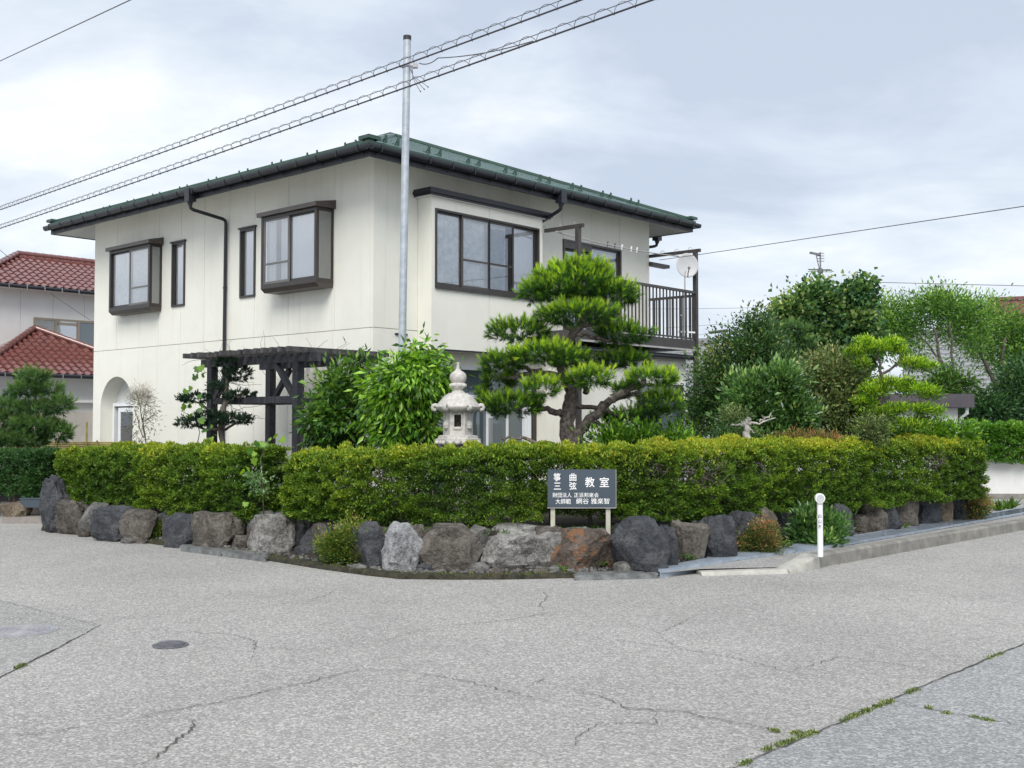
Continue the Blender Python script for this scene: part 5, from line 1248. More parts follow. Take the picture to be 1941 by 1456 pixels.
def tree(name, label, cat, px, Yd, blobs, nsub, nleaf, leaf, wid, mat, seed, trunks=None, bark='bark', group=None, zbase=.42, **k):
    b = at(px, 900, Yd); b[2] = zbase
    t = thing(name, label, cat, tuple(b), group=group)
    if trunks: limbs(t, b, trunks, M[bark], seed=seed)
    else: limbs(t, b, [([(px, 860, Yd), (px + 2, blobs[0][1], Yd)], 5, 2)], M[bark], seed=seed)
    crown(t, b, blobs, nsub, nleaf, leaf, wid, mat, seed, Yd, **k)
    return t
# the pair of leafy trees by the pergola
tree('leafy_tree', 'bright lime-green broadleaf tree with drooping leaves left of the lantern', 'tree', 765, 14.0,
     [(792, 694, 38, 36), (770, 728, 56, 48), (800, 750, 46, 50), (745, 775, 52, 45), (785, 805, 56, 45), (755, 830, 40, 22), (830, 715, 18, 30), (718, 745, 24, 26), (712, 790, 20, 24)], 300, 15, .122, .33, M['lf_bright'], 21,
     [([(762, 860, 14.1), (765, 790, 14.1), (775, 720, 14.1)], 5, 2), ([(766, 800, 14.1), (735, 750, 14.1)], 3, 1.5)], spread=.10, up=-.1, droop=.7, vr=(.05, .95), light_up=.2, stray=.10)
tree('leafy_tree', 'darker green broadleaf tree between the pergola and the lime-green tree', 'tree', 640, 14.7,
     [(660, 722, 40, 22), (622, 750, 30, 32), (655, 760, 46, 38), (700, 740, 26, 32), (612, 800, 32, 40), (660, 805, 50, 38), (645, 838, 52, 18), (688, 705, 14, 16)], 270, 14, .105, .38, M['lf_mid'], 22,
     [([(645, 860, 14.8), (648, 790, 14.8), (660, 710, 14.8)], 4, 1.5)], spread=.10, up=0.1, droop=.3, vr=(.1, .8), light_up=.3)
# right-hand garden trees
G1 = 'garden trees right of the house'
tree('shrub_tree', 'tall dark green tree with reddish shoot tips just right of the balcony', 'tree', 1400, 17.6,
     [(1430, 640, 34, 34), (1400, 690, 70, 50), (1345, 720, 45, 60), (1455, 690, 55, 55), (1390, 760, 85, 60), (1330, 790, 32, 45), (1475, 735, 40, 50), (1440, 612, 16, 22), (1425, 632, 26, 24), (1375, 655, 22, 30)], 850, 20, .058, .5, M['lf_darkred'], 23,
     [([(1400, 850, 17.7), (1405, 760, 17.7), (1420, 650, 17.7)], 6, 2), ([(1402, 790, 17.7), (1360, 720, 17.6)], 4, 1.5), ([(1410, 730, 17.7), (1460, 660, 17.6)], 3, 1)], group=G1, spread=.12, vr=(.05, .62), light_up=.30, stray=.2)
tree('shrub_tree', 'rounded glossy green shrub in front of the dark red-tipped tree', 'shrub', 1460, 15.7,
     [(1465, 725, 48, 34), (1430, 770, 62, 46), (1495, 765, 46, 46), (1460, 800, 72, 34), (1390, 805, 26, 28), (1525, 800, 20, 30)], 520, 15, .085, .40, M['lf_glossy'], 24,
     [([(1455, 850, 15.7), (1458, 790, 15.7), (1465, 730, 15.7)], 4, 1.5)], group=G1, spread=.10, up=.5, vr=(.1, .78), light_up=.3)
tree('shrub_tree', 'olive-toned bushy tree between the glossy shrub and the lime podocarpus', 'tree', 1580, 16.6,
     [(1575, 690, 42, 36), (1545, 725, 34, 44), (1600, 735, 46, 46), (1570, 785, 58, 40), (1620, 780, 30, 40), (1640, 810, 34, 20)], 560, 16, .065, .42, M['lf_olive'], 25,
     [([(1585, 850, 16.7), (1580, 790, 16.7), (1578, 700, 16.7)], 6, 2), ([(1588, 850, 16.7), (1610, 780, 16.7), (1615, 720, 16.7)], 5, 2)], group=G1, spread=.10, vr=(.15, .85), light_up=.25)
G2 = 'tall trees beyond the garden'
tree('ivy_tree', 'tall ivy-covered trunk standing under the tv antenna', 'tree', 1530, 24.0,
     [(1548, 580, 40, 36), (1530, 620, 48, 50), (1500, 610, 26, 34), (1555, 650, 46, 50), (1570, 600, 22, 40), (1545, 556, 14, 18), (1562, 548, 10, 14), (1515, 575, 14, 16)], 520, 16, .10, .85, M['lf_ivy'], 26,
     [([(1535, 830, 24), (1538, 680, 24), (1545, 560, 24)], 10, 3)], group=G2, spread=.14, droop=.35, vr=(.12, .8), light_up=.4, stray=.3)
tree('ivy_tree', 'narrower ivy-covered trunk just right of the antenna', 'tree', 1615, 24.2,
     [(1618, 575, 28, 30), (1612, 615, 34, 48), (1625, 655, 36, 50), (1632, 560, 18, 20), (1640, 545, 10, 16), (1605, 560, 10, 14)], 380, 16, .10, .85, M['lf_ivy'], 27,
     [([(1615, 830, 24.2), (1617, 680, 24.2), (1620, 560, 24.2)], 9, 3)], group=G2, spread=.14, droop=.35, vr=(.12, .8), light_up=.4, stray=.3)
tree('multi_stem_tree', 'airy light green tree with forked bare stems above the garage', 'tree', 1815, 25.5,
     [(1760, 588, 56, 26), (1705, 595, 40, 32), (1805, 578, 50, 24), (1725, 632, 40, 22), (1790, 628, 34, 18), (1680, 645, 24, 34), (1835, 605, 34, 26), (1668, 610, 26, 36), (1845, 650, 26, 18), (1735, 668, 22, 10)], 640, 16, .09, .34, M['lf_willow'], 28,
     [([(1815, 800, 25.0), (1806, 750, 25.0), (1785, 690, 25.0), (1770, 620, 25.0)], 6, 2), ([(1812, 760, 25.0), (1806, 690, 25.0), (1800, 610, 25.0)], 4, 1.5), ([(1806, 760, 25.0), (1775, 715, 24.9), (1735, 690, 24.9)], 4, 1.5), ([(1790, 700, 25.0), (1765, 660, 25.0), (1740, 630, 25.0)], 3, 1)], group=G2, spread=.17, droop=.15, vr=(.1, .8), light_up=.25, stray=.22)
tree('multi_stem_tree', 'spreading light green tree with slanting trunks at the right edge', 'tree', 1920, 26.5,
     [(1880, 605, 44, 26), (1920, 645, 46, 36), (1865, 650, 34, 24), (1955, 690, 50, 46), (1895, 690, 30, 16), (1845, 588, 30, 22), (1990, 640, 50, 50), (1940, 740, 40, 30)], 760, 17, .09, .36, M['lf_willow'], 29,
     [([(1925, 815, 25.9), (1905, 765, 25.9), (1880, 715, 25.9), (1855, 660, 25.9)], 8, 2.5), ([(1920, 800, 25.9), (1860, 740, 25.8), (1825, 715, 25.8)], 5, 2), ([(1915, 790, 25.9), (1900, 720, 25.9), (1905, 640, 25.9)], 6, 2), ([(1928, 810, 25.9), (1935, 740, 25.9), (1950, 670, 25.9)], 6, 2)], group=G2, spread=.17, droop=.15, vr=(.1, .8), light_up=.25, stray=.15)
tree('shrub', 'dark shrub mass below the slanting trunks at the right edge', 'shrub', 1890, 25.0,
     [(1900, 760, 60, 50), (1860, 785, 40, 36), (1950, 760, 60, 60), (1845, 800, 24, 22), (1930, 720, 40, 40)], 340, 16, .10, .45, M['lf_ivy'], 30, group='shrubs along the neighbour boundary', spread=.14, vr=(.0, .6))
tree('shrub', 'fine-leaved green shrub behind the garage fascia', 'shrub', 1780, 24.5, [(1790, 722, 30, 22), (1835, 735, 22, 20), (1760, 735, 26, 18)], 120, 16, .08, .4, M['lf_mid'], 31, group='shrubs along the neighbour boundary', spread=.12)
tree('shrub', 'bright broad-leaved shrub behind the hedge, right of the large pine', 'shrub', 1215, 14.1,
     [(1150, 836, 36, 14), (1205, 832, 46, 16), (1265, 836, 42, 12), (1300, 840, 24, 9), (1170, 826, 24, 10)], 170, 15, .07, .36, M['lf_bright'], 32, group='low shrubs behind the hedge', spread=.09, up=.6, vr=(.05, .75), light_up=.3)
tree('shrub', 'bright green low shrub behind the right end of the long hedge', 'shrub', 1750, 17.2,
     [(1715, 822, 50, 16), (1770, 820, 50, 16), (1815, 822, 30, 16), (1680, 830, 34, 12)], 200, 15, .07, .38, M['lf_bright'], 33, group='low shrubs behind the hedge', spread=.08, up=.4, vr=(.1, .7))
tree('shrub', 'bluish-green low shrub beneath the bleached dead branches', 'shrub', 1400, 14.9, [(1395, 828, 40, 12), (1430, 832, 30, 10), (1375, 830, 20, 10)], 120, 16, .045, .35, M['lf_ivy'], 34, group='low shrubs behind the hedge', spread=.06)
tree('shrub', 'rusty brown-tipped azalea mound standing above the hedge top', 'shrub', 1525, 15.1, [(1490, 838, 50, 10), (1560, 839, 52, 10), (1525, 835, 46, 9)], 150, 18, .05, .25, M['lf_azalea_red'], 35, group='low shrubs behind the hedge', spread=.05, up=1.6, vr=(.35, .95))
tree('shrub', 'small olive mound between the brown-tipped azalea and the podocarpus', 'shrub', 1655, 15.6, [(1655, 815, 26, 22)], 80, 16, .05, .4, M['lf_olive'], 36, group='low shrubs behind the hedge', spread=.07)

# ---- needle trees
def needle_pads(parent, o0, pads, Yd, mat, seed, dens, shoot, need, nper, v_new=.75, v_old=.25, wid=.004, up=1.0, under=.35, name='needles', shade=.0):
    """pads: (px, py, rx, rz, dY, bright); each pad is a flattened dome of upright candles over a skirt of older needles"""
    r = np.random.default_rng(seed); B = []; T = []; v = []
    for pd in pads:
        px, py, rx, rz = pd[:4]; dY = pd[4] if len(pd) > 4 else 0; br = pd[5] if len(pd) > 5 else 0
        Y = Yd + dY; c = at(px, py, Y); ax, az = rx * Y / F_PX, rz * .85 * Y / F_PX; ay = max(.16, ax * .8)
        n = int(dens * (ax * ay * 3.1 + ax * az * 3.5))
        d = unit(r.normal(size=(n, 3))); d[:, 2] = np.where(r.uniform(size=n) < under, -np.abs(d[:, 2]) * .6, np.abs(d[:, 2]))
        rad = r.uniform(.35, 1, n) ** .5
        S = c + d * rad[:, None] * np.array([ax, ay, az])
        A = unit(d * np.array([.75, .75, .35]) + np.array([0, 0, up]) * np.where(d[:, 2] > 0, 1, .25)[:, None] + r.normal(size=(n, 3)) * .22)
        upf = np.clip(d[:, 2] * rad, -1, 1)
        for j in range(n):
            new = upf[j] > -.05
            sl = shoot * r.uniform(.6, 1.25) * (1 if new else .6)
            k = int(nper * r.uniform(.75, 1.2)); f = r.uniform(0, 1, k)
            a = A[j]; q1 = unit(np.cross(a, r.normal(size=3))); q2 = np.cross(a, q1); ph = r.uniform(0, 2 * PI, k)
            side = q1 * np.cos(ph)[:, None] + q2 * np.sin(ph)[:, None]
            old = f < .45
            spread = np.where(old, r.uniform(.7, 1.35, k), r.uniform(.22, .55, k))
            dr = unit(a * np.cos(spread)[:, None] + side * np.sin(spread)[:, None])
            L = need * np.where(old, r.uniform(.8, 1.15, k), r.uniform(.45, .8, k))
            b = S[j] + a * (sl * f)[:, None]; B.append(b); T.append(b + dr * L[:, None])
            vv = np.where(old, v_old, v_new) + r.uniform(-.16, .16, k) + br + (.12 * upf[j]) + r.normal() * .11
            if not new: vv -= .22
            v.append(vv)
    B = np.vstack(B); T = np.vstack(T); v = np.concatenate(v); n = len(B)
    d = unit(T - B); s = unit(np.cross(d, r.normal(size=(n, 3)))) * wid
    V = np.empty((3 * n, 3)); V[0::3] = B - s - o0; V[1::3] = B + s - o0; V[2::3] = T - o0
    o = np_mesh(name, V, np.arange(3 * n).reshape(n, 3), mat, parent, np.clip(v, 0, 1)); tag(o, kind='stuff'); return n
PY = 14.2
b = at(1085, 870, PY); b[2] = .42
pine = thing('pine_tree', 'large cloud-pruned pine with bright needle pads in front of the balcony', 'tree', tuple(b))
limbs(pine, b, [([(1082, 875, PY), (1078, 835, PY), (1075, 800, PY), (1080, 765, PY), (1088, 748, PY)], 17, 13)], M['bark_pine'], 'trunk', 12, .015, 1)
limbs(pine, b, [([(1085, 755, PY), (1076, 722, PY), (1064, 690, PY), (1068, 660, PY), (1086, 632, PY), (1104, 612, PY), (1100, 570, PY), (1095, 530, PY)], 12, 4),
    ([(1088, 842, PY), (1105, 812, PY), (1132, 783, PY - .05), (1150, 765, PY - .05), (1178, 746, PY - .05), (1214, 730, PY - .05), (1222, 720, PY - .05)], 11, 5), ([(1160, 757, PY), (1200, 748, PY), (1250, 744, PY)], 5, 2),
    ([(1066, 786, PY), (1035, 776, PY - .1), (1010, 768, PY - .1), (975, 778, PY - .1)], 7, 3), ([(1090, 770, PY), (1130, 775, PY + .1), (1180, 790, PY + .1), (1225, 790, PY + .1)], 5, 2),
    ([(1072, 716, PY), (1040, 707, PY - .1), (1005, 700, PY - .1), (965, 690, PY - .1), (945, 694, PY - .1)], 6, 3), ([(1030, 706, PY - .1), (985, 714, PY - .15), (955, 718, PY - .15), (935, 722, PY - .15)], 5, 2), ([(1005, 702, PY), (1000, 735, PY), (985, 745, PY)], 3, 1.5),
    ([(1082, 636, PY), (1110, 636, PY), (1150, 645, PY), (1190, 652, PY)], 4, 2), ([(1070, 668, PY), (1040, 650, PY), (1000, 640, PY)], 4, 2), ([(1098, 618, PY), (1130, 612, PY), (1165, 590, PY)], 4, 2), ([(1090, 625, PY), (1060, 612, PY), (1035, 585, PY)], 4, 2),
    ([(1110, 745, PY), (1105, 720, PY - .1), (1120, 712, PY - .1)], 6, 3), ([(1050, 842, PY - .3), (1010, 838, PY - .35), (985, 830, PY - .35), (950, 832, PY - .35)], 4, 2)], M['bark_pine'], 'limbs', 8, .022, 2)
PADS = [(1088, 545, 92, 38, .0, .02), (1040, 560, 52, 26, -.15, 0), (1160, 565, 52, 30, .0, .02), (1100, 520, 60, 26, 0, .06), (1095, 603, 78, 24, -.28, .0),
    (985, 635, 58, 26, -.05, -.03), (1180, 640, 54, 24, .05, -.10), (1035, 678, 66, 26, -.35, .06), (952, 695, 44, 22, -.1, -.05), (1120, 722, 48, 22, -.4, .12), (1235, 722, 48, 22, -.2, .12),
    (1028, 742, 38, 22, -.4, .10), (968, 775, 62, 26, -.15, -.06), (1252, 770, 44, 28, -.05, -.03), (1180, 690, 52, 18, .25, -.18), (1205, 795, 40, 16, .1, -.16), (1190, 745, 26, 14, .1, -.1), (945, 730, 34, 16, 0, -.08), (1085, 690, 40, 20, .2, -.12), (925, 760, 20, 14, 0, -.08), (1150, 800, 30, 12, .3, -.18)]
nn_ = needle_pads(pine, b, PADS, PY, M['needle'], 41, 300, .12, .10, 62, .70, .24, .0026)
b = at(45, 880, 19.6); b[2] = .3
lp = thing('pine_tree', 'dark shaggy pine at the left edge above the dark hedge', 'tree', tuple(b))
limbs(lp, b, [([(70, 900, 19.6), (72, 840, 19.6), (66, 780, 19.6), (68, 725, 19.6)], 5, 2), ([(68, 790, 19.6), (30, 800, 19.6), (-10, 795, 19.6)], 3, 1.5), ([(68, 770, 19.6), (100, 775, 19.6), (120, 765, 19.6)], 3, 1.5), ([(72, 950, 18.3), (85, 920, 18.3), (78, 880, 18.5)], 5, 4)], M['bark_pine'], seed=4)
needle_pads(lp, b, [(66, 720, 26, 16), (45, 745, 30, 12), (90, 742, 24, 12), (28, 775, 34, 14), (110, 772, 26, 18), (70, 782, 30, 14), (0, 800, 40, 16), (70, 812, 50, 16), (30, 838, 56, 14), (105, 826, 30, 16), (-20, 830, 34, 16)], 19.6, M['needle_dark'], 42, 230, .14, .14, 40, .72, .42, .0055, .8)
b = at(425, 880, 17.0); b[2] = .42
yt = thing('yew_tree', 'dark layered yew standing behind the left pergola post', 'tree', tuple(b))
limbs(yt, b, [([(422, 870, 17), (420, 810, 17), (428, 760, 17), (430, 700, 17)], 6, 3), ([(424, 770, 17), (445, 752, 17), (458, 745, 17)], 3, 2), ([(420, 815, 17), (385, 812, 17), (360, 800, 17)], 3, 2), ([(421, 815, 17), (450, 802, 17)], 3, 2), ([(428, 725, 17), (455, 715, 17)], 2.5, 1.5), ([(422, 800, 17), (390, 770, 17), (365, 762, 17)], 2.5, 1.5)], M['bark'], seed=5)
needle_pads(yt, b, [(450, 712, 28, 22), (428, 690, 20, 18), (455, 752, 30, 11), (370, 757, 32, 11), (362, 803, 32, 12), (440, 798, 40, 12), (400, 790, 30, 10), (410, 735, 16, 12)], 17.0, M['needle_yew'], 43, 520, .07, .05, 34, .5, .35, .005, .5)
b = at(1690, 870, 16.2); b[2] = .42
mk = thing('podocarpus', 'lime-green cloud-pruned podocarpus right of the olive tree', 'tree', tuple(b))
limbs(mk, b, [([(1672, 850, 16.2), (1668, 790, 16.2), (1672, 740, 16.2), (1668, 690, 16.2), (1660, 660, 16.2)], 5, 2), ([(1672, 780, 16.2), (1710, 768, 16.2), (1745, 760, 16.2)], 3, 1.5), ([(1670, 710, 16.2), (1700, 690, 16.2), (1712, 680, 16.2)], 3, 1.5), ([(1672, 810, 16.2), (1715, 795, 16.2), (1760, 790, 16.2)], 3, 1.5), ([(1670, 760, 16.2), (1640, 750, 16.2), (1630, 740, 16.2)], 3, 1.5)], M['bark'], seed=6)
crown(mk, b, [(1655, 660, 36, 8), (1690, 652, 24, 6), (1620, 668, 18, 5), (1640, 648, 16, 6), (1708, 668, 16, 5), (1730, 690, 30, 7), (1755, 695, 18, 5), (1632, 690, 14, 5), (1690, 728, 46, 7), (1655, 742, 30, 7), (1735, 740, 44, 7), (1765, 748, 20, 5), (1720, 776, 52, 6), (1765, 780, 26, 5), (1665, 782, 36, 6), (1640, 762, 22, 6), (1655, 812, 36, 6), (1725, 805, 40, 5)], 620, 18, .055, .26, M['lf_maki'], 44, 16.2, lobes=0, spread=.03, up=.8, vr=(.1, .75), light_up=.4, stray=.05)
b = at(1500, 870, 19.5); b[2] = .42
dp = thing('pine_tree', 'dark green pine crown between the red-tipped tree and the ivy trunks', 'tree', tuple(b))
limbs(dp, b, [([(1500, 850, 19.5), (1505, 740, 19.5), (1498, 640, 19.5)], 6, 2)], M['bark_pine'], seed=7)
needle_pads(dp, b, [(1495, 632, 34, 18), (1510, 660, 40, 20), (1485, 690, 40, 16), (1530, 690, 34, 18), (1515, 720, 30, 14)], 19.5, M['needle_dark'], 45, 190, .12, .12, 44, .6, .35, .006)
# bleached dead-branched bonsai
b = at(1416, 845, 14.6); b[2] = .42
db = thing('dead_tree', 'small bleached tree with bare white branches behind the hedge', 'tree', tuple(b))
limbs(db, b, [([(1421, 880, 14.6), (1420, 840, 14.6), (1414, 815, 14.6), (1412, 803, 14.6), (1420, 792, 14.6)], 8, 5)], M['deadwood'], 'trunk', seed=8)
limbs(db, b, [([(1412, 804, 14.6), (1398, 806, 14.6), (1385, 805, 14.6)], 3, 1.2), ([(1416, 803, 14.6), (1440, 802, 14.6), (1470, 792, 14.6)], 3, .8), ([(1440, 800, 14.6), (1456, 790, 14.6), (1462, 782, 14.6)], 2, .6), ([(1450, 795, 14.6), (1445, 787, 14.6)], 1.3, .6), ([(1420, 812, 14.6), (1432, 820, 14.6)], 2, .8)], M['deadwood'], 'branches', seed=9)
crown(db, b, [(1395, 788, 26, 14)], 40, 14, .035, .2, M['lf_olive'], 46, 14.6, lobes=0, spread=.05, name='foliage')
# nandina by the door
b = at(272, 850, 17.4); b[2] = .42
nd_ = thing('nandina', 'spindly shrub with pale feathery top beside the arched door', 'shrub', tuple(b))
limbs(nd_, b, [([(272, 880, 17.4), (276, 840, 17.4), (268, 790, 17.4), (262, 755, 17.4)], 1.6, .8), ([(276, 850, 17.4), (272, 800, 17.4), (278, 760, 17.4)], 1.3, .7), ([(272, 830, 17.4), (262, 800, 17.4), (255, 775, 17.4)], 1.2, .6), ([(274, 845, 17.4), (258, 825, 17.4)], 1, .5), ([(270, 800, 17.4), (288, 790, 17.4), (296, 785, 17.4)], 1, .5)], M['twig'], 'stems', 6, .012, 3)
crown(nd_, b, [(268, 752, 18, 12)], 60, 15, .05, .16, M['lf_pale'], 47, 17.4, lobes=0, spread=.06, up=.6, vr=(.7, 1.0), name='seed_heads')
crown(nd_, b, [(272, 775, 22, 18), (262, 800, 16, 18), (290, 800, 14, 20), (260, 828, 16, 10)], 46, 9, .06, .2, M['lf_pale'], 48, 17.4, spread=.07, droop=.4, lobes=0, vr=(.0, .45), name='leaves', stray=.3)
# roadside shrubs
def bush(name, label, px, pt, pb, w, mat, seed, n, leaf=.03, wid=.5, group='azaleas at the foot of the boulders', vr=(.15, .8), up=.5):
    g = G(px, pb); t = thing(name, label, 'shrub', tuple(g), group=group); Y = g[1] + .02; cy = (pt + pb) / 2
    limbs(t, g, [([(px, pb, Y), (px + 1, cy, Y)], 2, 1), ([(px, pb, Y), (px - w * .2, cy, Y)], 1.5, .8), ([(px, pb, Y), (px + w * .2, cy, Y)], 1.5, .8)], M['twig'], 'stems', 6)
    crown(t, g, [(px, cy, w / 2, (pb - pt) / 2), (px - w * .22, cy + (pb - pt) * .12, w * .3, (pb - pt) * .36), (px + w * .22, cy + (pb - pt) * .10, w * .3, (pb - pt) * .36), (px, cy + (pb - pt) * .25, w * .42, (pb - pt) * .24)], n, 18, leaf, wid, mat, seed, Y, spread=.045, up=up, vr=vr, light_up=.3, squash=.95, stray=.08, lobes=5)
bush('azalea_bush', 'round azalea bush beside the whitish rough boulder', 655, 982, 1076, 112, M['lf_azalea'], 51, 520, .028)
bush('azalea_bush', 'little yellowish azalea among the left boulders', 298, 985, 1027, 50, M['lf_azalea'], 52, 170, .028)
bush('azalea_bush', 'brown-green azalea left of the white marker post', 1434, 994, 1057, 78, M['lf_azalea_red'], 53, 330, .028, vr=(.15, .78))
bush('leafy_bush', 'broad-leaved green bush behind the white marker post', 1552, 958, 1040, 110, M['lf_glossy'], 54, 300, .07, .3, None, (.1, .75), .7)
bush('azalea_bush', 'red-tipped azalea at the right end of the hedge', 1833, 925, 992, 92, M['lf_azalea_red'], 55, 380, .034, vr=(.15, .92))
# ferns and weeds
def fern(px, py, hpx, label, seed, mat, fr=9, group='ferns and weeds along the boulders', name='fern', cat='fern'):
    g = G(px, py, .04); t = thing(name, label, cat, tuple(g), group=group); r = np.random.default_rng(seed); P = []; D = []; L = []; m = MB(); h = hpx * g[1] / F_PX
    for k in range(fr):
        a = r.uniform(0, 2 * PI); ln = h * r.uniform(.8, 1.25); pts = []
        for i in range(9):
            f = i / 8; pts.append(np.array([math.cos(a) * ln * .75 * f, math.sin(a) * ln * .75 * f, ln * (1.25 * f - .75 * f * f)]))
        m.tube(pts, [.003] * 9, 4)
        for i in range(2, 9):
            tt = pts[i] - pts[i-1]; sd = unit(np.cross(tt, [0, 0, 1]))
            for s in (-1, 1): P.append(pts[i]); D.append(sd * s + unit(tt) * .4); L.append(ln * .32 * (1.15 - i / 9))
    m.build('stalks', M['lf_mid'], t); L = np.array(L)
    leaf_object('fronds', np.array(P), np.array(D), L, L * .32, r.uniform(.2, .8, len(P)), mat, t, r, .1)
fern(1490, 1046, 34, 'green fern between the brown-green azalea and the white post', 61, M['lf_mid'])
fern(1306, 1068, 32, 'upright narrow-leaved weed before the brown boulder right of the slab', 62, M['lf_mid'], 6, name='weed', cat='weed')
fern(1070, 1085, 20, 'tiny weed at the left foot of the rust-orange boulder', 63, M['lf_bright'], 5, name='weed', cat='weed')
fern(1655, 1008, 34, 'fern hanging over the small upright boulders at right', 64, M['lf_mid'])
fern(800, 1000, 34, 'slender fern growing above the whitish boulder', 65, M['lf_mid'], 6)
fern(1712, 1006, 22, 'pale yellowish weed by the right-hand drain cover', 66, M['lf_vine'], 6, name='weed', cat='weed')
fern(185, 1018, 20, 'yellow-green weed below the left boulders', 67, M['lf_vine'], 6, name='weed', cat='weed')
def broadweed(px, py, s, label, seed):
    g = G(px, py, .04); t = thing('weed', label, 'weed', tuple(g), group='ferns and weeds along the boulders'); r = np.random.default_rng(seed); n = 16
    a = r.uniform(0, 2 * PI, n); P = np.column_stack([np.cos(a) * .02, np.sin(a) * .02, r.uniform(.03, .10, n)]); D = np.column_stack([np.cos(a), np.sin(a), r.uniform(0, .8, n)])
    leaf_object('leaves', P, D, s * r.uniform(.7, 1.2, n), s * .8, r.uniform(.3, .9, n), M['lf_vine'], t, r, .08)
    m = MB()
    for i in range(n): m.tube([(0, 0, 0), tuple(P[i])], .003, 4)
    m.build('stalks', M['lf_vine'], t)
broadweed(1140, 1080, .075, 'round-leaved bright weed at the foot of the rust-orange boulder', 71)
for i, (px, py, lab) in enumerate(((1893, 968, 'left grass tuft on the driveway at the right edge'), (1915, 965, 'right grass tuft on the driveway at the right edge'))):
    g = G(px, py, .02); o = blades('grass_tuft', [(0, 0, 0, .28, .035)], 60, .2, .03, M['lf_vine'], seed=80 + i); o.location = tuple(g)
    del o['kind']; tag(o, lab, 'grass', 'grass tufts on the driveway')
# ground cover behind the hedge foot
sp = []
for i in range(900):
    j = r2.integers(0, len(I2) - 1); q = I2[j] + (I2[j+1] - I2[j]) * r2.uniform() + r2.normal(size=2) * .12 + np.array([0, .12]); sp.append((q[0], q[1], .40, r2.uniform(.03, .09), .04))
o = blades('ground_cover', sp, 7, .05, .03, M['lf_mid'], seed=91); tag(o, 'patchy weeds and grass on the soil under the hedge', 'ground cover', kind='stuff')
# ================================================================ OBJECTS
# ---- pergola
pc = at(550, 655, 15.5); pg = thing('pergola', 'charred black timber pergola at the corner of the house', 'pergola', (pc[0], pc[1], 0), TH)
PZ = float(pc[2])
sm = MB(); sm.box(-.04, 1.86, -.032, .032, -.075, 0); s0 = sm.build('slat', M['charred_top'], pg)
for i in range(14):
    o = s0 if i == 0 else link('slat', s0.data, pg); o.location = (random.uniform(-.03, .03), .02 + i * .205, PZ - random.uniform(0, .008)); o.rotation_euler = (0, 0, random.uniform(-.01, .01))
for x in (.40, 1.52):
    m = MB(); m.box(x - .05, x + .05, -.12, 2.84, PZ - .205, PZ - .082); m.build('beam', M['charred'], pg)
    for y in (.34, 2.58):
        m = MB(); m.box(x - .062, x + .062, y - .062, y + .062, .3, PZ - .207); m.build('post', M['charred'], pg)
        s = 1 if y < 1 else -1
        m = MB(); m.bar((x, y + s * .06, PZ - .75), (x, y + s * .52, PZ - .22), .08, .075); m.build('brace', M['charred'], pg)
    m = MB(); m.box(x - .035, x + .035, .403, 2.517, PZ - .80, PZ - .70); m.build('rail', M['charred'], pg)
m = MB(); m.box(.463, 1.457, 2.55, 2.61, PZ - .80, PZ - .70); m.build('rail', M['charred'], pg)
# bare vine over it
vn = thing('vine', 'grape vine with bare twigs and a few leaves on the left pergola post', 'vine', (pc[0], pc[1], 0), TH)
r = random.Random(5); m = MB()
def walk(p, d, n, st, rad):
    pts = [Vector(p)]; d = Vector(d)
    for i in range(n):
        d = (d + Vector((r.uniform(-.5, .5), r.uniform(-.5, .5), r.uniform(-.45, .45)))).normalized(); pts.append(pts[-1] + d * st)
    m.tube(pts, [rad * (1 - .6 * i / n) for i in range(n + 1)], 5); return pts
walk((.30, 2.66, .5), (0, -.02, 1), 9, .17, .012)
for k in range(34): walk((.32 + r.uniform(0, .25), 2.6 - r.uniform(0, .55), PZ - r.uniform(.1, 1.0)), (r.uniform(-.4, .6), -r.uniform(.1, 1), r.uniform(-1, .7)), 6, .09, .005)
for k in range(16): walk((.3 + r.uniform(-.1, 1.2), r.uniform(.2, 2.6), PZ + .0), (r.uniform(-.5, .8), r.uniform(-.6, .6), r.uniform(.2, 1)), 5, .06, .0035)
for k in range(8): walk((.3 + r.uniform(0, .4), r.uniform(.8, 2.3), PZ - .2), (0, r.uniform(-.3, .3), -1), 5, .08, .003)
m.build('twigs', M['twig'], vn, True)
def vine_leaves(parent, inv_, spots, size, mat, seed, nper=1):
    rr = np.random.default_rng(seed); P = []; D = []
    for (px, py, Y, n, s) in spots:
        for k in range(n): P.append(at(px + rr.normal() * s, py + rr.normal() * s, Y + rr.normal() * .06)); D.append(np.array([rr.normal() * .6, -.45, -.55 + rr.normal() * .4]))
    V = []; Fc = []; v = []; k = 0
    sh = [(0, 0), (.30, -.10), (.52, .22), (.36, .42), (.42, .70), (.14, .72), (0, 1.0), (-.14, .72), (-.42, .70), (-.36, .42), (-.52, .22), (-.30, -.10)]
    for p, d in zip(P, D):
        d = unit(np.array(d)); s = unit(np.cross(d, rr.normal(size=3))); n_ = np.cross(s, d); sz = size * rr.uniform(.6, 1.25)
        o_ = len(V); c = p + d * sz * .35
        V.append(c)
        for (u, w) in sh: V.append(p + s * u * sz + d * w * sz + n_ * (.12 * sz * abs(u)))
        for i in range(12): Fc.append((o_, o_ + 1 + i, o_ + 1 + (i + 1) % 12))
        v += [rr.uniform(.1, 1)] * 12
    V = np.array([np.array(inv_ @ Vector(q)) for q in V])
    o = np_mesh('leaves', V, np.array(Fc), mat, parent, v); return o
pgi = (Matrix.Translation((pc[0], pc[1], 0)) @ Matrix.Rotation(TH, 4, 'Z')).inverted()
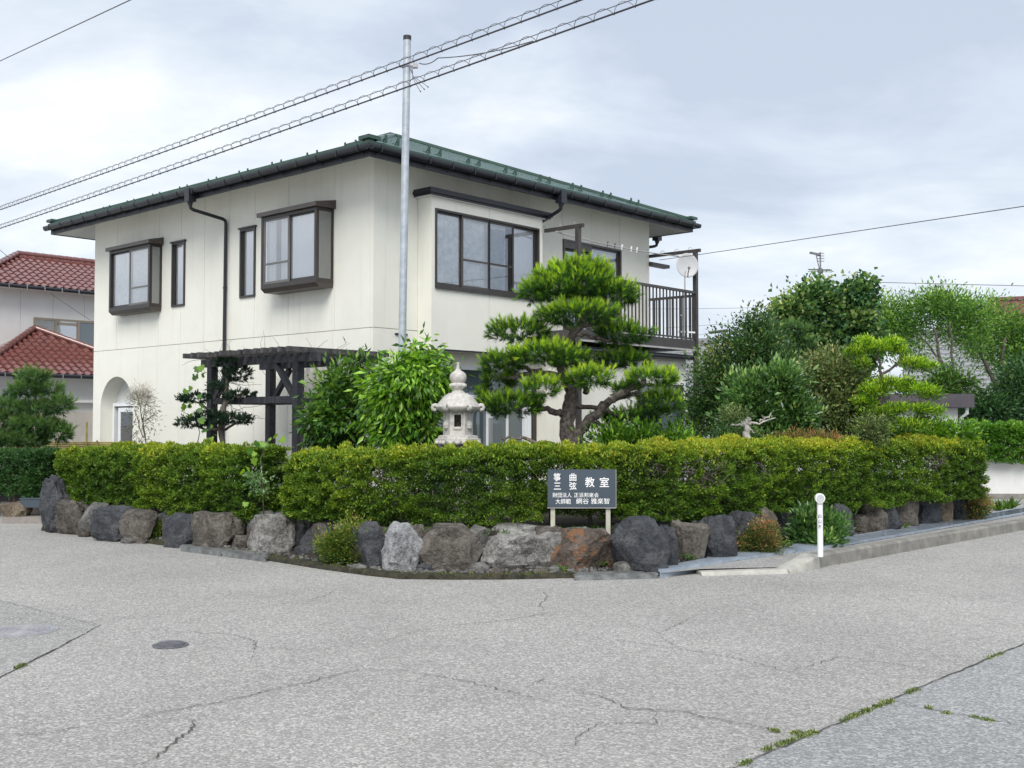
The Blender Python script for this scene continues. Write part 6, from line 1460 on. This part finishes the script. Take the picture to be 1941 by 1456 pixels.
vine_leaves(vn, pgi, [(380, 700, 16.6, 5, 6), (374, 712, 16.6, 3, 5), (356, 733, 16.6, 2, 3), (372, 765, 16.6, 5, 9), (360, 770, 16.6, 3, 6), (376, 790, 16.6, 4, 7), (405, 828, 16.6, 4, 8), (418, 838, 16.6, 2, 5)], .105, M['lf_vine'], 6)
b = at(497, 980, 13.35); vb = thing('vine', 'broad-leaved vine and variegated sprig in the gap between the two hedges', 'vine', tuple(b)); ib = Matrix.Translation(tuple(b)).inverted()
vine_leaves(vb, ib, [(502, 838, 13.3, 3, 7), (522, 832, 13.3, 2, 6), (490, 858, 13.3, 3, 8), (494, 872, 13.3, 2, 5), (462, 895, 13.2, 3, 8), (470, 955, 13.2, 4, 9), (535, 832, 13.4, 1, 3)], .09, M['lf_vine'], 7)
m = MB(); m.tube([tuple(at(500, 985, 13.35) - b), tuple(at(498, 920, 13.35) - b), tuple(at(494, 870, 13.35) - b), tuple(at(508, 835, 13.35) - b)], [.008, .007, .006, .004], 6); m.tube([tuple(at(498, 925, 13.35) - b), tuple(at(478, 900, 13.25) - b), tuple(at(462, 895, 13.2) - b)], [.006, .005, .003], 6); m.build('stem', M['twig'], vb, True)
crown(vb, b, [(486, 912, 12, 12), (498, 925, 9, 8)], 14, 9, .045, .5, M['lf_variegated'], 8, 13.2, spread=.05, lobes=0, name='variegated_leaves')

# ---- steel pole
pt = at(772, 70, 14.5); pb2 = at(757, 900, 14.5); pb2[2] = .2
pole = thing('steel_pole', 'slim galvanised steel pole with a dark cap, leaning slightly', 'pole', tuple(pb2))
m = MB(); d = pt - pb2; m.tube([(0, 0, 0), tuple(d * .25), tuple(d * .5), tuple(d)], [.055, .052, .05, .05], 20); m.build('shaft', M['galv'], pole, True, 50)
u_ = d / np.linalg.norm(d)
m = MB(); m.tube([tuple(d - u_ * .045), tuple(d + u_ * .012)], .054, 20); m.build('cap', M['black'], pole, True, 50)
bp = at(770, 127, 14.5) - pb2
m = MB(); m.tube([tuple(bp - u_ * .015), tuple(bp + u_ * .015)], .056, 20); m.bar(tuple(bp + np.array([-.09, -.02, 0])), tuple(bp + np.array([.10, -.02, 0])), .02, .02); m.build('clamp', M['iron'], pole, True, 50)
m = MB(); m.box(bp[0] + .09, bp[0] + .155, bp[1] - .05, bp[1] + .01, bp[2] - .02, bp[2] + .035); m.tube([tuple(bp + np.array([.05, -.02, 0])), tuple(bp + np.array([.12, -.02, .01]))], .008, 6); m.build('insulator', M['pipe_grey'], pole)
for k, (ex_, ez_) in enumerate(((.19, -.34), (.24, -.31), (.29, -.28))):
    m = MB(); e = bp + np.array([ex_, -.05, ez_]); s = bp + np.array([.09 - .02 * k, -.04, -.02])
    m.tube([tuple(s), tuple(s + (e - s) * .35 + np.array([-.035, 0, -.03])), tuple(s + (e - s) * .7 + np.array([-.02, 0, -.01])), tuple(e)], .004, 6); m.tube([tuple(e), tuple(e + np.array([.012, 0, -.012]))], .009, 6); m.build('loose_wire', M['wire'], pole)

# ---- overhead cables
def wrapped_cable(A, B, label, pitch=.285, rr=.052, gap=.075):
    A = np.array(A); B = np.array(B); L = np.linalg.norm(B - A); d = (B - A) / L; s = unit(np.cross(d, [0, 0, 1])); u = np.cross(s, d)
    t = thing('overhead_cable', label, 'cable', tuple(A), group='overhead cables crossing the sky')
    sag = lambda f: np.array([0, 0, -.10 * 4 * f * (1 - f)])
    m = MB(); m.tube([tuple(d * L * f + sag(f)) for f in np.linspace(0, 1, 60)], .0105, 7); m.build('main_cable', M['wire_dark'], t, True)
    m = MB(); m.tube([tuple(d * L * f + sag(f) + u * gap) for f in np.linspace(0, 1, 60)], .0048, 6); m.build('messenger_wire', M['wire'], t, True)
    n = int(L / pitch); m = MB(); pts = []
    for i in range(n * 14 + 1):
        f = i / (n * 14); a = 2 * PI * i / 14; pts.append(tuple(d * L * f + sag(f) + u * (gap * .5 + math.cos(a) * (gap * .5 + .012)) - s * math.sin(a) * .052))
    m.tube(pts, .0038, 4, False); m.build('spiral_hanger', M['wire'], t, True)
def cable_px(p0, Y0, p1, Y1, ext=.35):
    A = at(*p0, Y0); B = at(*p1, Y1); return A - (B - A) * .9, B + (B - A) * ext
A, B = cable_px((0, 390), 25.5, (1060, 8), 11.6, .25); wrapped_cable(A, B, 'upper of the two spiral-wrapped overhead cables crossing in front of the pole')
A, B = cable_px((0, 425), 25.0, (1195, 8), 10.9, .22); wrapped_cable(A, B, 'lower of the two spiral-wrapped overhead cables crossing in front of the pole')
def wire(label, pts, rad, mat, sag=0.0, name='overhead_wire'):
    P = [at(*p) for p in pts]; o0 = P[0]; t = []
    for a, b_ in zip(P[:-1], P[1:]):
        for f in np.linspace(0, 1, 14)[:-1]: t.append(tuple(a + (b_ - a) * f + np.array([0, 0, -4 * sag * f * (1 - f)]) - o0))
    t.append(tuple(P[-1] - o0)); m = MB(); m.tube(t, rad, 6); o = m.build(name, mat, None, True); o.location = V3(o0); return tag(o, label, 'wire', 'thin overhead wires')
wire('thin wire cutting the top left corner of the sky', [(-900, 420, 34), (-120, 172, 16), (247, 0, 9.8), (420, -84, 8.2), (900, -420, 6)], .006, M['wire'])
wire('short service wire running right from the top of the pole', [(795, 120, 14.45), (830, 110, 14.2), (1010, 78, 12.4)], .007, M['wire'], .04)
wire('thin wire rising from behind the dish to the right edge', [(1250, 493, 22), (1330, 482, 21), (1941, 391, 13), (2500, 300, 9.5)], .006, M['wire'], .0)
wire('faint wire right of the antenna, above the trees', [(1600, 533, 34), (1655, 535, 34), (1941, 542, 33), (2050, 545, 33)], .010, M['wire'])
wire('upper faint horizontal wire right of the balcony', [(1200, 586, 45), (1330, 585, 45), (1600, 581, 45)], .010, M['wire_far'])
wire('lower faint wire above the dark cable closure', [(1260, 622, 45), (1400, 612, 45), (1560, 595, 45)], .010, M['wire_far'])
cw = wire('faint wire carrying the dark cable closure', [(1260, 642, 44), (1400, 626, 44), (1560, 608, 44)], .010, M['wire_far'])
q = at(1344, 631, 43.9); q2 = at(1380, 626, 43.9); m = MB(); m.tube([(0, 0, 0), tuple((q2 - q) * .05), tuple((q2 - q) * .95), tuple(q2 - q)], [.02, .055, .055, .02], 10); o = m.build('cable_closure', M['black'], None, True); o.location = V3(q); tag(o, 'dark cable closure hanging on a far wire by the balcony', 'cable closure')
wire('diagonal wire in the top left of the neighbour roof', [(-40, 440, 30), (14, 486, 31.8)], .008, M['wire_far'])
wire('service wire drooping across the wall of the red-roofed neighbour', [(95, 556, 29.5), (160, 600, 30.5), (178, 610, 31)], .006, M['wire'])

# ---- tv antenna
q = at(1557, 700, 28); an = thing('tv_antenna', 'tv antenna on a thin mast above the ivy trunk', 'antenna', tuple(q)); top = float(at(1557, 478, 28)[2] - q[2])
k_ = 28 / F_PX
m = MB(); m.tube([(0, 0, -1.5), (0, 0, top)], .02, 8); m.build('mast', M['alu'], an, True)
m = MB(); z = top - 35 * k_; m.bar((-25 * k_, -.15, z), (24 * k_, .12, z + .02), .03, .03); m.bar((-24 * k_, 0, z + .03), (-2 * k_, 0, z + .03), .02, .012); m.bar((-24 * k_, 0, z - .03), (-2 * k_, 0, z - .03), .02, .012); m.bar((3 * k_, .05, z + .03), (20 * k_, .05, z + .03), .02, .012); m.bar((3 * k_, .05, z - .03), (20 * k_, .05, z - .03), .02, .012); m.box(-.06, .04, -.05, .05, z - .06, z + .05); m.build('dipole', M['alu'], an)
m = MB(); z = top - 2 * k_; m.bar((0, 0, z - 3 * k_), (-20 * k_, .0, z + 1 * k_), .06, .05); m.bar((-8 * k_, 0, z - 3 * k_), (-2 * k_, 0, z - 30 * k_), .02, .02)
for i in range(4): m.bar((-6 * k_, .03, z - i * 5 * k_), (8 * k_, .03, z - i * 5 * k_), .016, .016)
m.build('yagi_array', M['alu'], an)

# ---- satellite dish on the balcony
q = HW(BX1 - .35, BY + .02, 4.25); dpos = at(1303, 503, float(HW(BX1 - .28, BY, 0)[1]) + .05)
ds = thing('satellite_dish', 'white satellite dish clamped to the balcony corner', 'dish', tuple(HW(BX1 - .30, BY + .06, 3.30)))
o0 = np.array(ds.location); c = dpos - o0
nv = unit(np.array([.12, -1.0, .12])); sx = unit(np.cross(nv, [0, 0, 1])); uz = np.cross(sx, nv); Rd = .245
m = MB(); vs = []; fs = []; nr, na = 8, 36
vs.append(tuple(c - nv * .045))
for i in range(1, nr + 1):
    f = i / nr
    for k in range(na): a = 2 * PI * k / na; vs.append(tuple(c + sx * (Rd * .93 * f * math.cos(a)) + uz * (Rd * 1.04 * f * math.sin(a)) - nv * (.045 * (1 - f * f))))
for k in range(na): fs.append((0, 1 + k, 1 + (k + 1) % na))
for i in range(nr - 1):
    for k in range(na): fs.append((1 + i*na + k, 1 + (i+1)*na + k, 1 + (i+1)*na + (k+1) % na, 1 + i*na + (k+1) % na))
m.add(vs, fs); dsh = m.build('reflector', M['dish'], ds, True); md = dsh.modifiers.new('solid', 'SOLIDIFY'); md.thickness = .008
m = MB(); m.tube([(0, 0, 0), (0, 0, .9), tuple(np.array([0, 0, float(c[2]) - .16])), tuple(c - nv * .06 - np.array([0, 0, .06]))], .016, 10); m.build('mast', M['pipe_grey'], ds, True)
lnb = c + nv * .26 - uz * .13 + sx * .04
m = MB(); m.tube([tuple(c - uz * Rd * .98), tuple(c - uz * .2 + nv * .12 + sx * .03), tuple(lnb)], .010, 8); m.build('feed_arm', M['iron'], ds, True)
m = MB(); m.tube([tuple(lnb - nv * .03), tuple(lnb + uz * .05 + nv * .02)], [.026, .024], 12); m.build('receiver', M['dish'], ds, True)
m = MB(); m.bar((-.14, 0, .12), (.20, 0, .10), .03, .03); m.bar((-.12, 0, .45), (.05, 0, .45), .02, .02); m.build('clamp', M['white'], ds)
# ---- laundry pole with clips
a = HW(BX0, BY + .45, 5.02); b_ = HW(BX1, BY + .45, 5.02); lp_ = thing('laundry_pole', 'thin drying pole with a few clips between the balcony arms', 'laundry pole', tuple(a)); dd = b_ - a
m = MB(); m.tube([tuple(dd * f + np.array([0, 0, -.05 * 4 * f * (1 - f)])) for f in np.linspace(-.02, 1.02, 20)], .012, 8); m.build('pole', M['pipe_grey'], lp_, True)
for i, f in enumerate((.38, .44, .50, .58, .63)):
    p = dd * f + np.array([0, 0, -.05 * 4 * f * (1 - f)]); m = MB(); m.bar(tuple(p + np.array([0, 0, -.04])), tuple(p + np.array([.01, 0, .06])), .016, .02); m.bar(tuple(p + np.array([.0, 0, .03])), tuple(p + np.array([.03, 0, .05])), .01, .012); m.build('clip', M['sign'] if i < 2 else M['white'], lp_)

# ---- stone lantern
q = at(868, 860, 13.6); q[2] = .42
ln = thing('stone_lantern', 'pale carved granite lantern with upturned roof corners', 'stone lantern', tuple(q), -.50)
s = 13.6 / F_PX; zz = lambda py: float(at(868, py, 13.6)[2] - .42)
hexa = lambda rx: rx / math.cos(PI / 6)
m = MB(); m.lathe([(.13, 0), (.12, zz(900)), (.10, zz(870)), (.13, zz(852))], 6, a0=PI / 6); m.build('pillar', M['granite'], ln)
m = MB(); m.lathe([(20*s, zz(851)), (28*s, zz(848)), (40*s, zz(841)), (43*s, zz(836)), (43*s, zz(832)), (38*s, zz(831)), (37*s, zz(826)), (32*s, zz(825))], 6, a0=PI / 6)
pl_ = m.build('platform', M['granite'], ln)
m = MB()
for k in range(6):
    for j in (-1, 0, 1):
        a = PI / 6 + PI / 3 * k + PI / 6; cx, cy = math.cos(a) * 37 * s - math.sin(a) * j * 13 * s, math.sin(a) * 37 * s + math.cos(a) * j * 13 * s
        m.lathe([(0.001, -5*s), (4.5*s, -3*s), (5.5*s, 0), (4.5*s, 3*s), (.001, 4.5*s)], 8, (cx, cy, zz(839)))
m.build('lotus_petals', M['granite'], pl_, True)
# fire box: hexagonal with a window opening on the front faces
m = MB(); r0 = 28 * s; z0, z1 = zz(825), zz(780)
ang = [PI / 6 + PI / 3 * k for k in range(6)]; C6 = [np.array([math.cos(a), math.sin(a)]) * r0 for a in ang]
for k in range(6):
    A_, B_ = C6[k], C6[(k+1) % 6]; tt = (B_ - A_); ii = -unit((A_ + B_) / 2) * .05
    if k % 2 == 0:
        w0, w1, h0, h1 = .27, .73, z0 + (z1 - z0) * .36, z0 + (z1 - z0) * .86
        Pq = lambda f, zq, dd_=0: (*(A_ + tt * f + ii * dd_), zq)
        for (f0, f1, g0, g1) in ((0, w0, z0, z1), (w1, 1, z0, z1), (w0, w1, z0, h0), (w0, w1, h1, z1)): m.add([Pq(f0, g0), Pq(f1, g0), Pq(f1, g1), Pq(f0, g1)], [(0, 1, 2, 3)])
        for (a1, a2) in ((w0, w0), (w1, w1)): m.add([Pq(a1, h0), Pq(a1, h0, 1), Pq(a1, h1, 1), Pq(a1, h1)], [(0, 1, 2, 3)])
        for h_ in (h0, h1): m.add([Pq(w0, h_), Pq(w1, h_), Pq(w1, h_, 1), Pq(w0, h_, 1)], [(0, 1, 2, 3)])
    else:
        m.add([(*A_, z0), (*B_, z0), (*B_, z1), (*A_, z1)], [(0, 1, 2, 3)])
        cpt = (A_ + B_) / 2; m.lathe([(.001, -9*s), (7*s, -6*s), (8*s, 0), (5*s, 7*s), (.001, 10*s)], 10, (cpt[0] * .96, cpt[1] * .96, (z0 + z1) / 2 - 3*s))
fb = m.build('fire_box', M['granite'], ln)
m = MB()
for k in (0, 2, 4):
    A_, B_ = C6[k], C6[(k+1) % 6]; tt = B_ - A_; oo_ = unit((A_ + B_) / 2) * .012
    for (f0, f1, g0, g1) in ((.2, .265, .28, .93), (.735, .8, .28, .93), (.2, .8, .25, .33), (.2, .8, .89, .94)):
        z_a, z_b = z0 + (z1 - z0) * g0, z0 + (z1 - z0) * g1; a1, a2 = A_ + tt * f0 + oo_, A_ + tt * f1 + oo_; b1, b2 = A_ + tt * f0, A_ + tt * f1
        m.add([(*a1, z_a), (*a2, z_a), (*a2, z_b), (*a1, z_b), (*b1, z_a), (*b2, z_a), (*b2, z_b), (*b1, z_b)], [(0,1,2,3),(0,4,5,1),(3,2,6,7),(0,3,7,4),(1,5,6,2)])
m.build('window_frame', M['granite'], fb)
m = MB(); m.lathe([(26*s, z1 - .02), (26*s, z1 - .001)], 6, a0=PI / 6); m.lathe([(26*s, z0 + .001), (26*s, z0 + .02)], 6, a0=PI / 6); m.build('box_plate', M['granite'], fb)
# roof: six-sided dome with scrolled corners
m = MB(); na, prof = 48, [(.03, 37), (.16, 43), (.28, 43.5), (.40, 39), (.53, 35), (.69, 31), (.86, 25.5), (.97, 19), (1.0, 13)]
zr0, zr1 = zz(781), zz(745); vs = []; fs = []
for (h, rr_) in [(-.04, 30)] + prof:
    for k in range(na):
        a = 2 * PI * k / na; ph = ((a - PI / 6) % (PI / 3)) / (PI / 3); corner = abs(ph - .5) * 2; f = max(0, 1 - h * 1.5)
        rad = rr_ * s * (1 - .10 * (1 - corner) * f); vs.append((math.cos(a) * rad, math.sin(a) * rad, zr0 + (zr1 - zr0) * h + .05 * max(0, corner - .55) * f))
for i in range(len(prof)):
    for k in range(na): fs.append((i*na + k, i*na + (k+1) % na, (i+1)*na + (k+1) % na, (i+1)*na + k))
fs.append(tuple(range(na - 1, -1, -1))); fs.append(tuple(len(prof)*na + k for k in range(na))); m.add(vs, fs)
rfm = m.build('roof', M['granite'], ln, True, 50)
for k in range(6):
    a = PI / 6 + PI / 3 * k; m = MB(); pts = []
    dirv = Vector((math.cos(a), math.sin(a), 0))
    for t_ in np.linspace(0, 1, 14):
        if t_ < .45: f = t_ / .45; pts.append(dirv * ((16 + 27 * f) * s) + Vector((0, 0, zr1 - (zr1 - zr0) * (.05 + .86 * f ** .8))))
        else: th = (t_ - .45) / .55 * 1.75 * PI; pts.append(dirv * (43 * s + 6.5 * s * math.sin(th) * (1 - .3 * t_)) + Vector((0, 0, zr0 + (zr1 - zr0) * .09 + 6.5 * s * (1 - math.cos(th)) * (1 - .3 * t_))))
    m.tube(pts, [3.0 * s] * 6 + [3.8 * s] * 8, 8); m.build('scroll', M['granite'], rfm, True)
m = MB(); m.lathe([(q*s, zz(w)) for q, w in ((13, 745), (12.5, 743.5), (9, 739.5), (9, 738), (14, 735), (15, 731), (14, 727), (12, 726), (15.5, 721), (16.3, 715), (15, 709.5), (11, 705.5), (6, 702.5), (3.6, 699), (2.7, 694), (2.7, 690), (3.7, 688.5), (3, 687))], 28); m.build('finial', M['granite'], ln, True, 60)
m = MB()
for k in range(8): a = 2 * PI * k / 8; m.lathe([(.001, -4*s), (3.4*s, -2*s), (4*s, 0), (3*s, 3*s), (.001, 4*s)], 8, (math.cos(a) * 13.5 * s, math.sin(a) * 13.5 * s, zz(731)))
m.build('finial_petals', M['granite'], ln, True)
# ---- garden fence posts glimpsed behind the lantern
q = at(930, 870, 14.8); fp = thing('marker_stake', 'short white weathered stake behind the lantern', 'stake', (q[0], q[1], .42)); zt_ = float(at(930, 792, 14.8)[2]) - .42
m = MB(); m.tube([(0, 0, 0), (0, 0, zt_)], .03, 10); m.build('stake', M['white'], fp, True, 50)

# ---- sign
SY = 11.95
q0 = at(1038, 890, SY); q1 = at(1167, 962, SY)
sg = thing('sign_board', 'dark slate-blue music school sign with white characters on two posts', 'sign', (float((q0[0] + q1[0]) / 2), SY, .12))
W2 = float(q1[0] - q0[0]); zt_, zb_ = float(q0[2]) - .12, float(q1[2]) - .12
m = MB(); m.box(-W2/2, W2/2, -.012, .012, zb_, zt_); bd = m.build('board', M['sign'], sg)
m = MB(); m.box(-W2/2 - .004, W2/2 + .004, -.0145, .0145, zb_ - .008, zb_ - .001); m.box(W2/2 + .001, W2/2 + .006, -.0145, .0145, zb_ - .008, zt_); m.build('edge_trim', M['pipe_grey'], bd)
for px in (1048, 1153):
    x = float(at(px, 975, SY)[0] - sg.location[0]); m = MB(); m.box(x - .024, x + .024, .0125, .06, 0, zt_ - .03); m.build('post', M['post_wood'], sg)
def lettering(txt, px, py, wpx, hpx, parent, o0, Y, mat, bold=.012, name='lettering', rot=(PI / 2, 0, 0)):
    cu = bpy.data.curves.new('txt', 'FONT'); cu.body = txt; cu.size = 1.0; cu.offset = bold; cu.resolution_u = 4; cu.extrude = 0.0
    tmp = bpy.data.objects.new('txt', cu); col.objects.link(tmp)
    bpy.context.view_layer.update()
    me = bpy.data.meshes.new_from_object(tmp.evaluated_get(bpy.context.evaluated_depsgraph_get())); bpy.data.objects.remove(tmp)
    n = len(me.vertices); co = np.empty(n * 3); me.vertices.foreach_get('co', co); co = co.reshape(-1, 3)
    if n == 0: return
    lo, hi = co.min(0), co.max(0); sc = Y / F_PX
    c = at(px, py, Y)
    out = np.zeros_like(co); out[:, 0] = (co[:, 0] - (lo[0] + hi[0]) / 2) / (hi[0] - lo[0]) * wpx * sc + c[0] - o0[0]; out[:, 2] = (co[:, 1] - (lo[1] + hi[1]) / 2) / (hi[1] - lo[1]) * hpx * sc + c[2] - o0[2]; out[:, 1] = Y - o0[1]
    me.vertices.foreach_set('co', out.ravel()); me.materials.clear(); me.materials.append(mat); me.update()
    return link(name, me, parent)
so_ = np.array(sg.location); YS = SY - .0145
for ch, px, py, w_, h_ in (('箏', 1056, 904.5, 13.5, 15.5), ('曲', 1086, 904.5, 13, 15), ('三', 1056.5, 921.5, 13, 13), ('弦', 1086, 921, 13.5, 14.5), ('教', 1118, 914, 18, 19), ('室', 1145.5, 914, 17.5, 18.5)):
    lettering(ch, px, py, w_, h_, bd, so_, YS, M['letter'], .012)
for txt, px, py, w_, h_ in (('財団法人', 1065.5, 938.5, 36, 9), ('正派邦楽会', 1111.5, 938.5, 47, 9), ('大師範', 1067.5, 950.5, 29, 10), ('網谷', 1104, 950, 24, 11), ('雅楽智', 1137.5, 950, 35, 11)):
    lettering(txt, px, py, w_, h_, bd, so_, YS, M['letter'], .005)

# ---- white marker post with round reflector
kb = G(1555, 1056, .145); YB = float(kb[1]) + .03
mk_ = thing('marker_post', 'white roadside marker post with a round reflector on the kerb', 'marker post', (float(at(1555, 1053, YB)[0]), YB, .145)); o0 = np.array(mk_.location); sB = YB / F_PX
hB = float(at(1555, 957, YB)[2] - .145)
m = MB(); m.tube([(0, 0, 0), (0, 0, hB)], .031, 20); m.build('post', M['white'], mk_, True, 50)
m = MB(); m.tube([(0, 0, hB), (0, 0, hB + .025)], .033, 20); m.build('collar', M['pipe_grey'], mk_, True, 50)
m = MB(); zc_ = hB + .025 + 8.2 * sB; m.tube([(0, .02, zc_), (0, -.02, zc_)], 9.2 * sB, 28); m.build('reflector_housing', M['white'], mk_, True, 50)
m = MB(); m.tube([(0, -.0205, zc_), (0, -.026, zc_)], [7.2 * sB, 6.6 * sB], 28); m.build('reflector', M['reflector'], mk_, True, 50)
for ch, py in (('白', 978.5), ('山', 988.5), ('市', 998.5)): lettering(ch, 1554, py, 6.0, 7.4, mk_, o0, YB - .0325, M['ink'], .0)
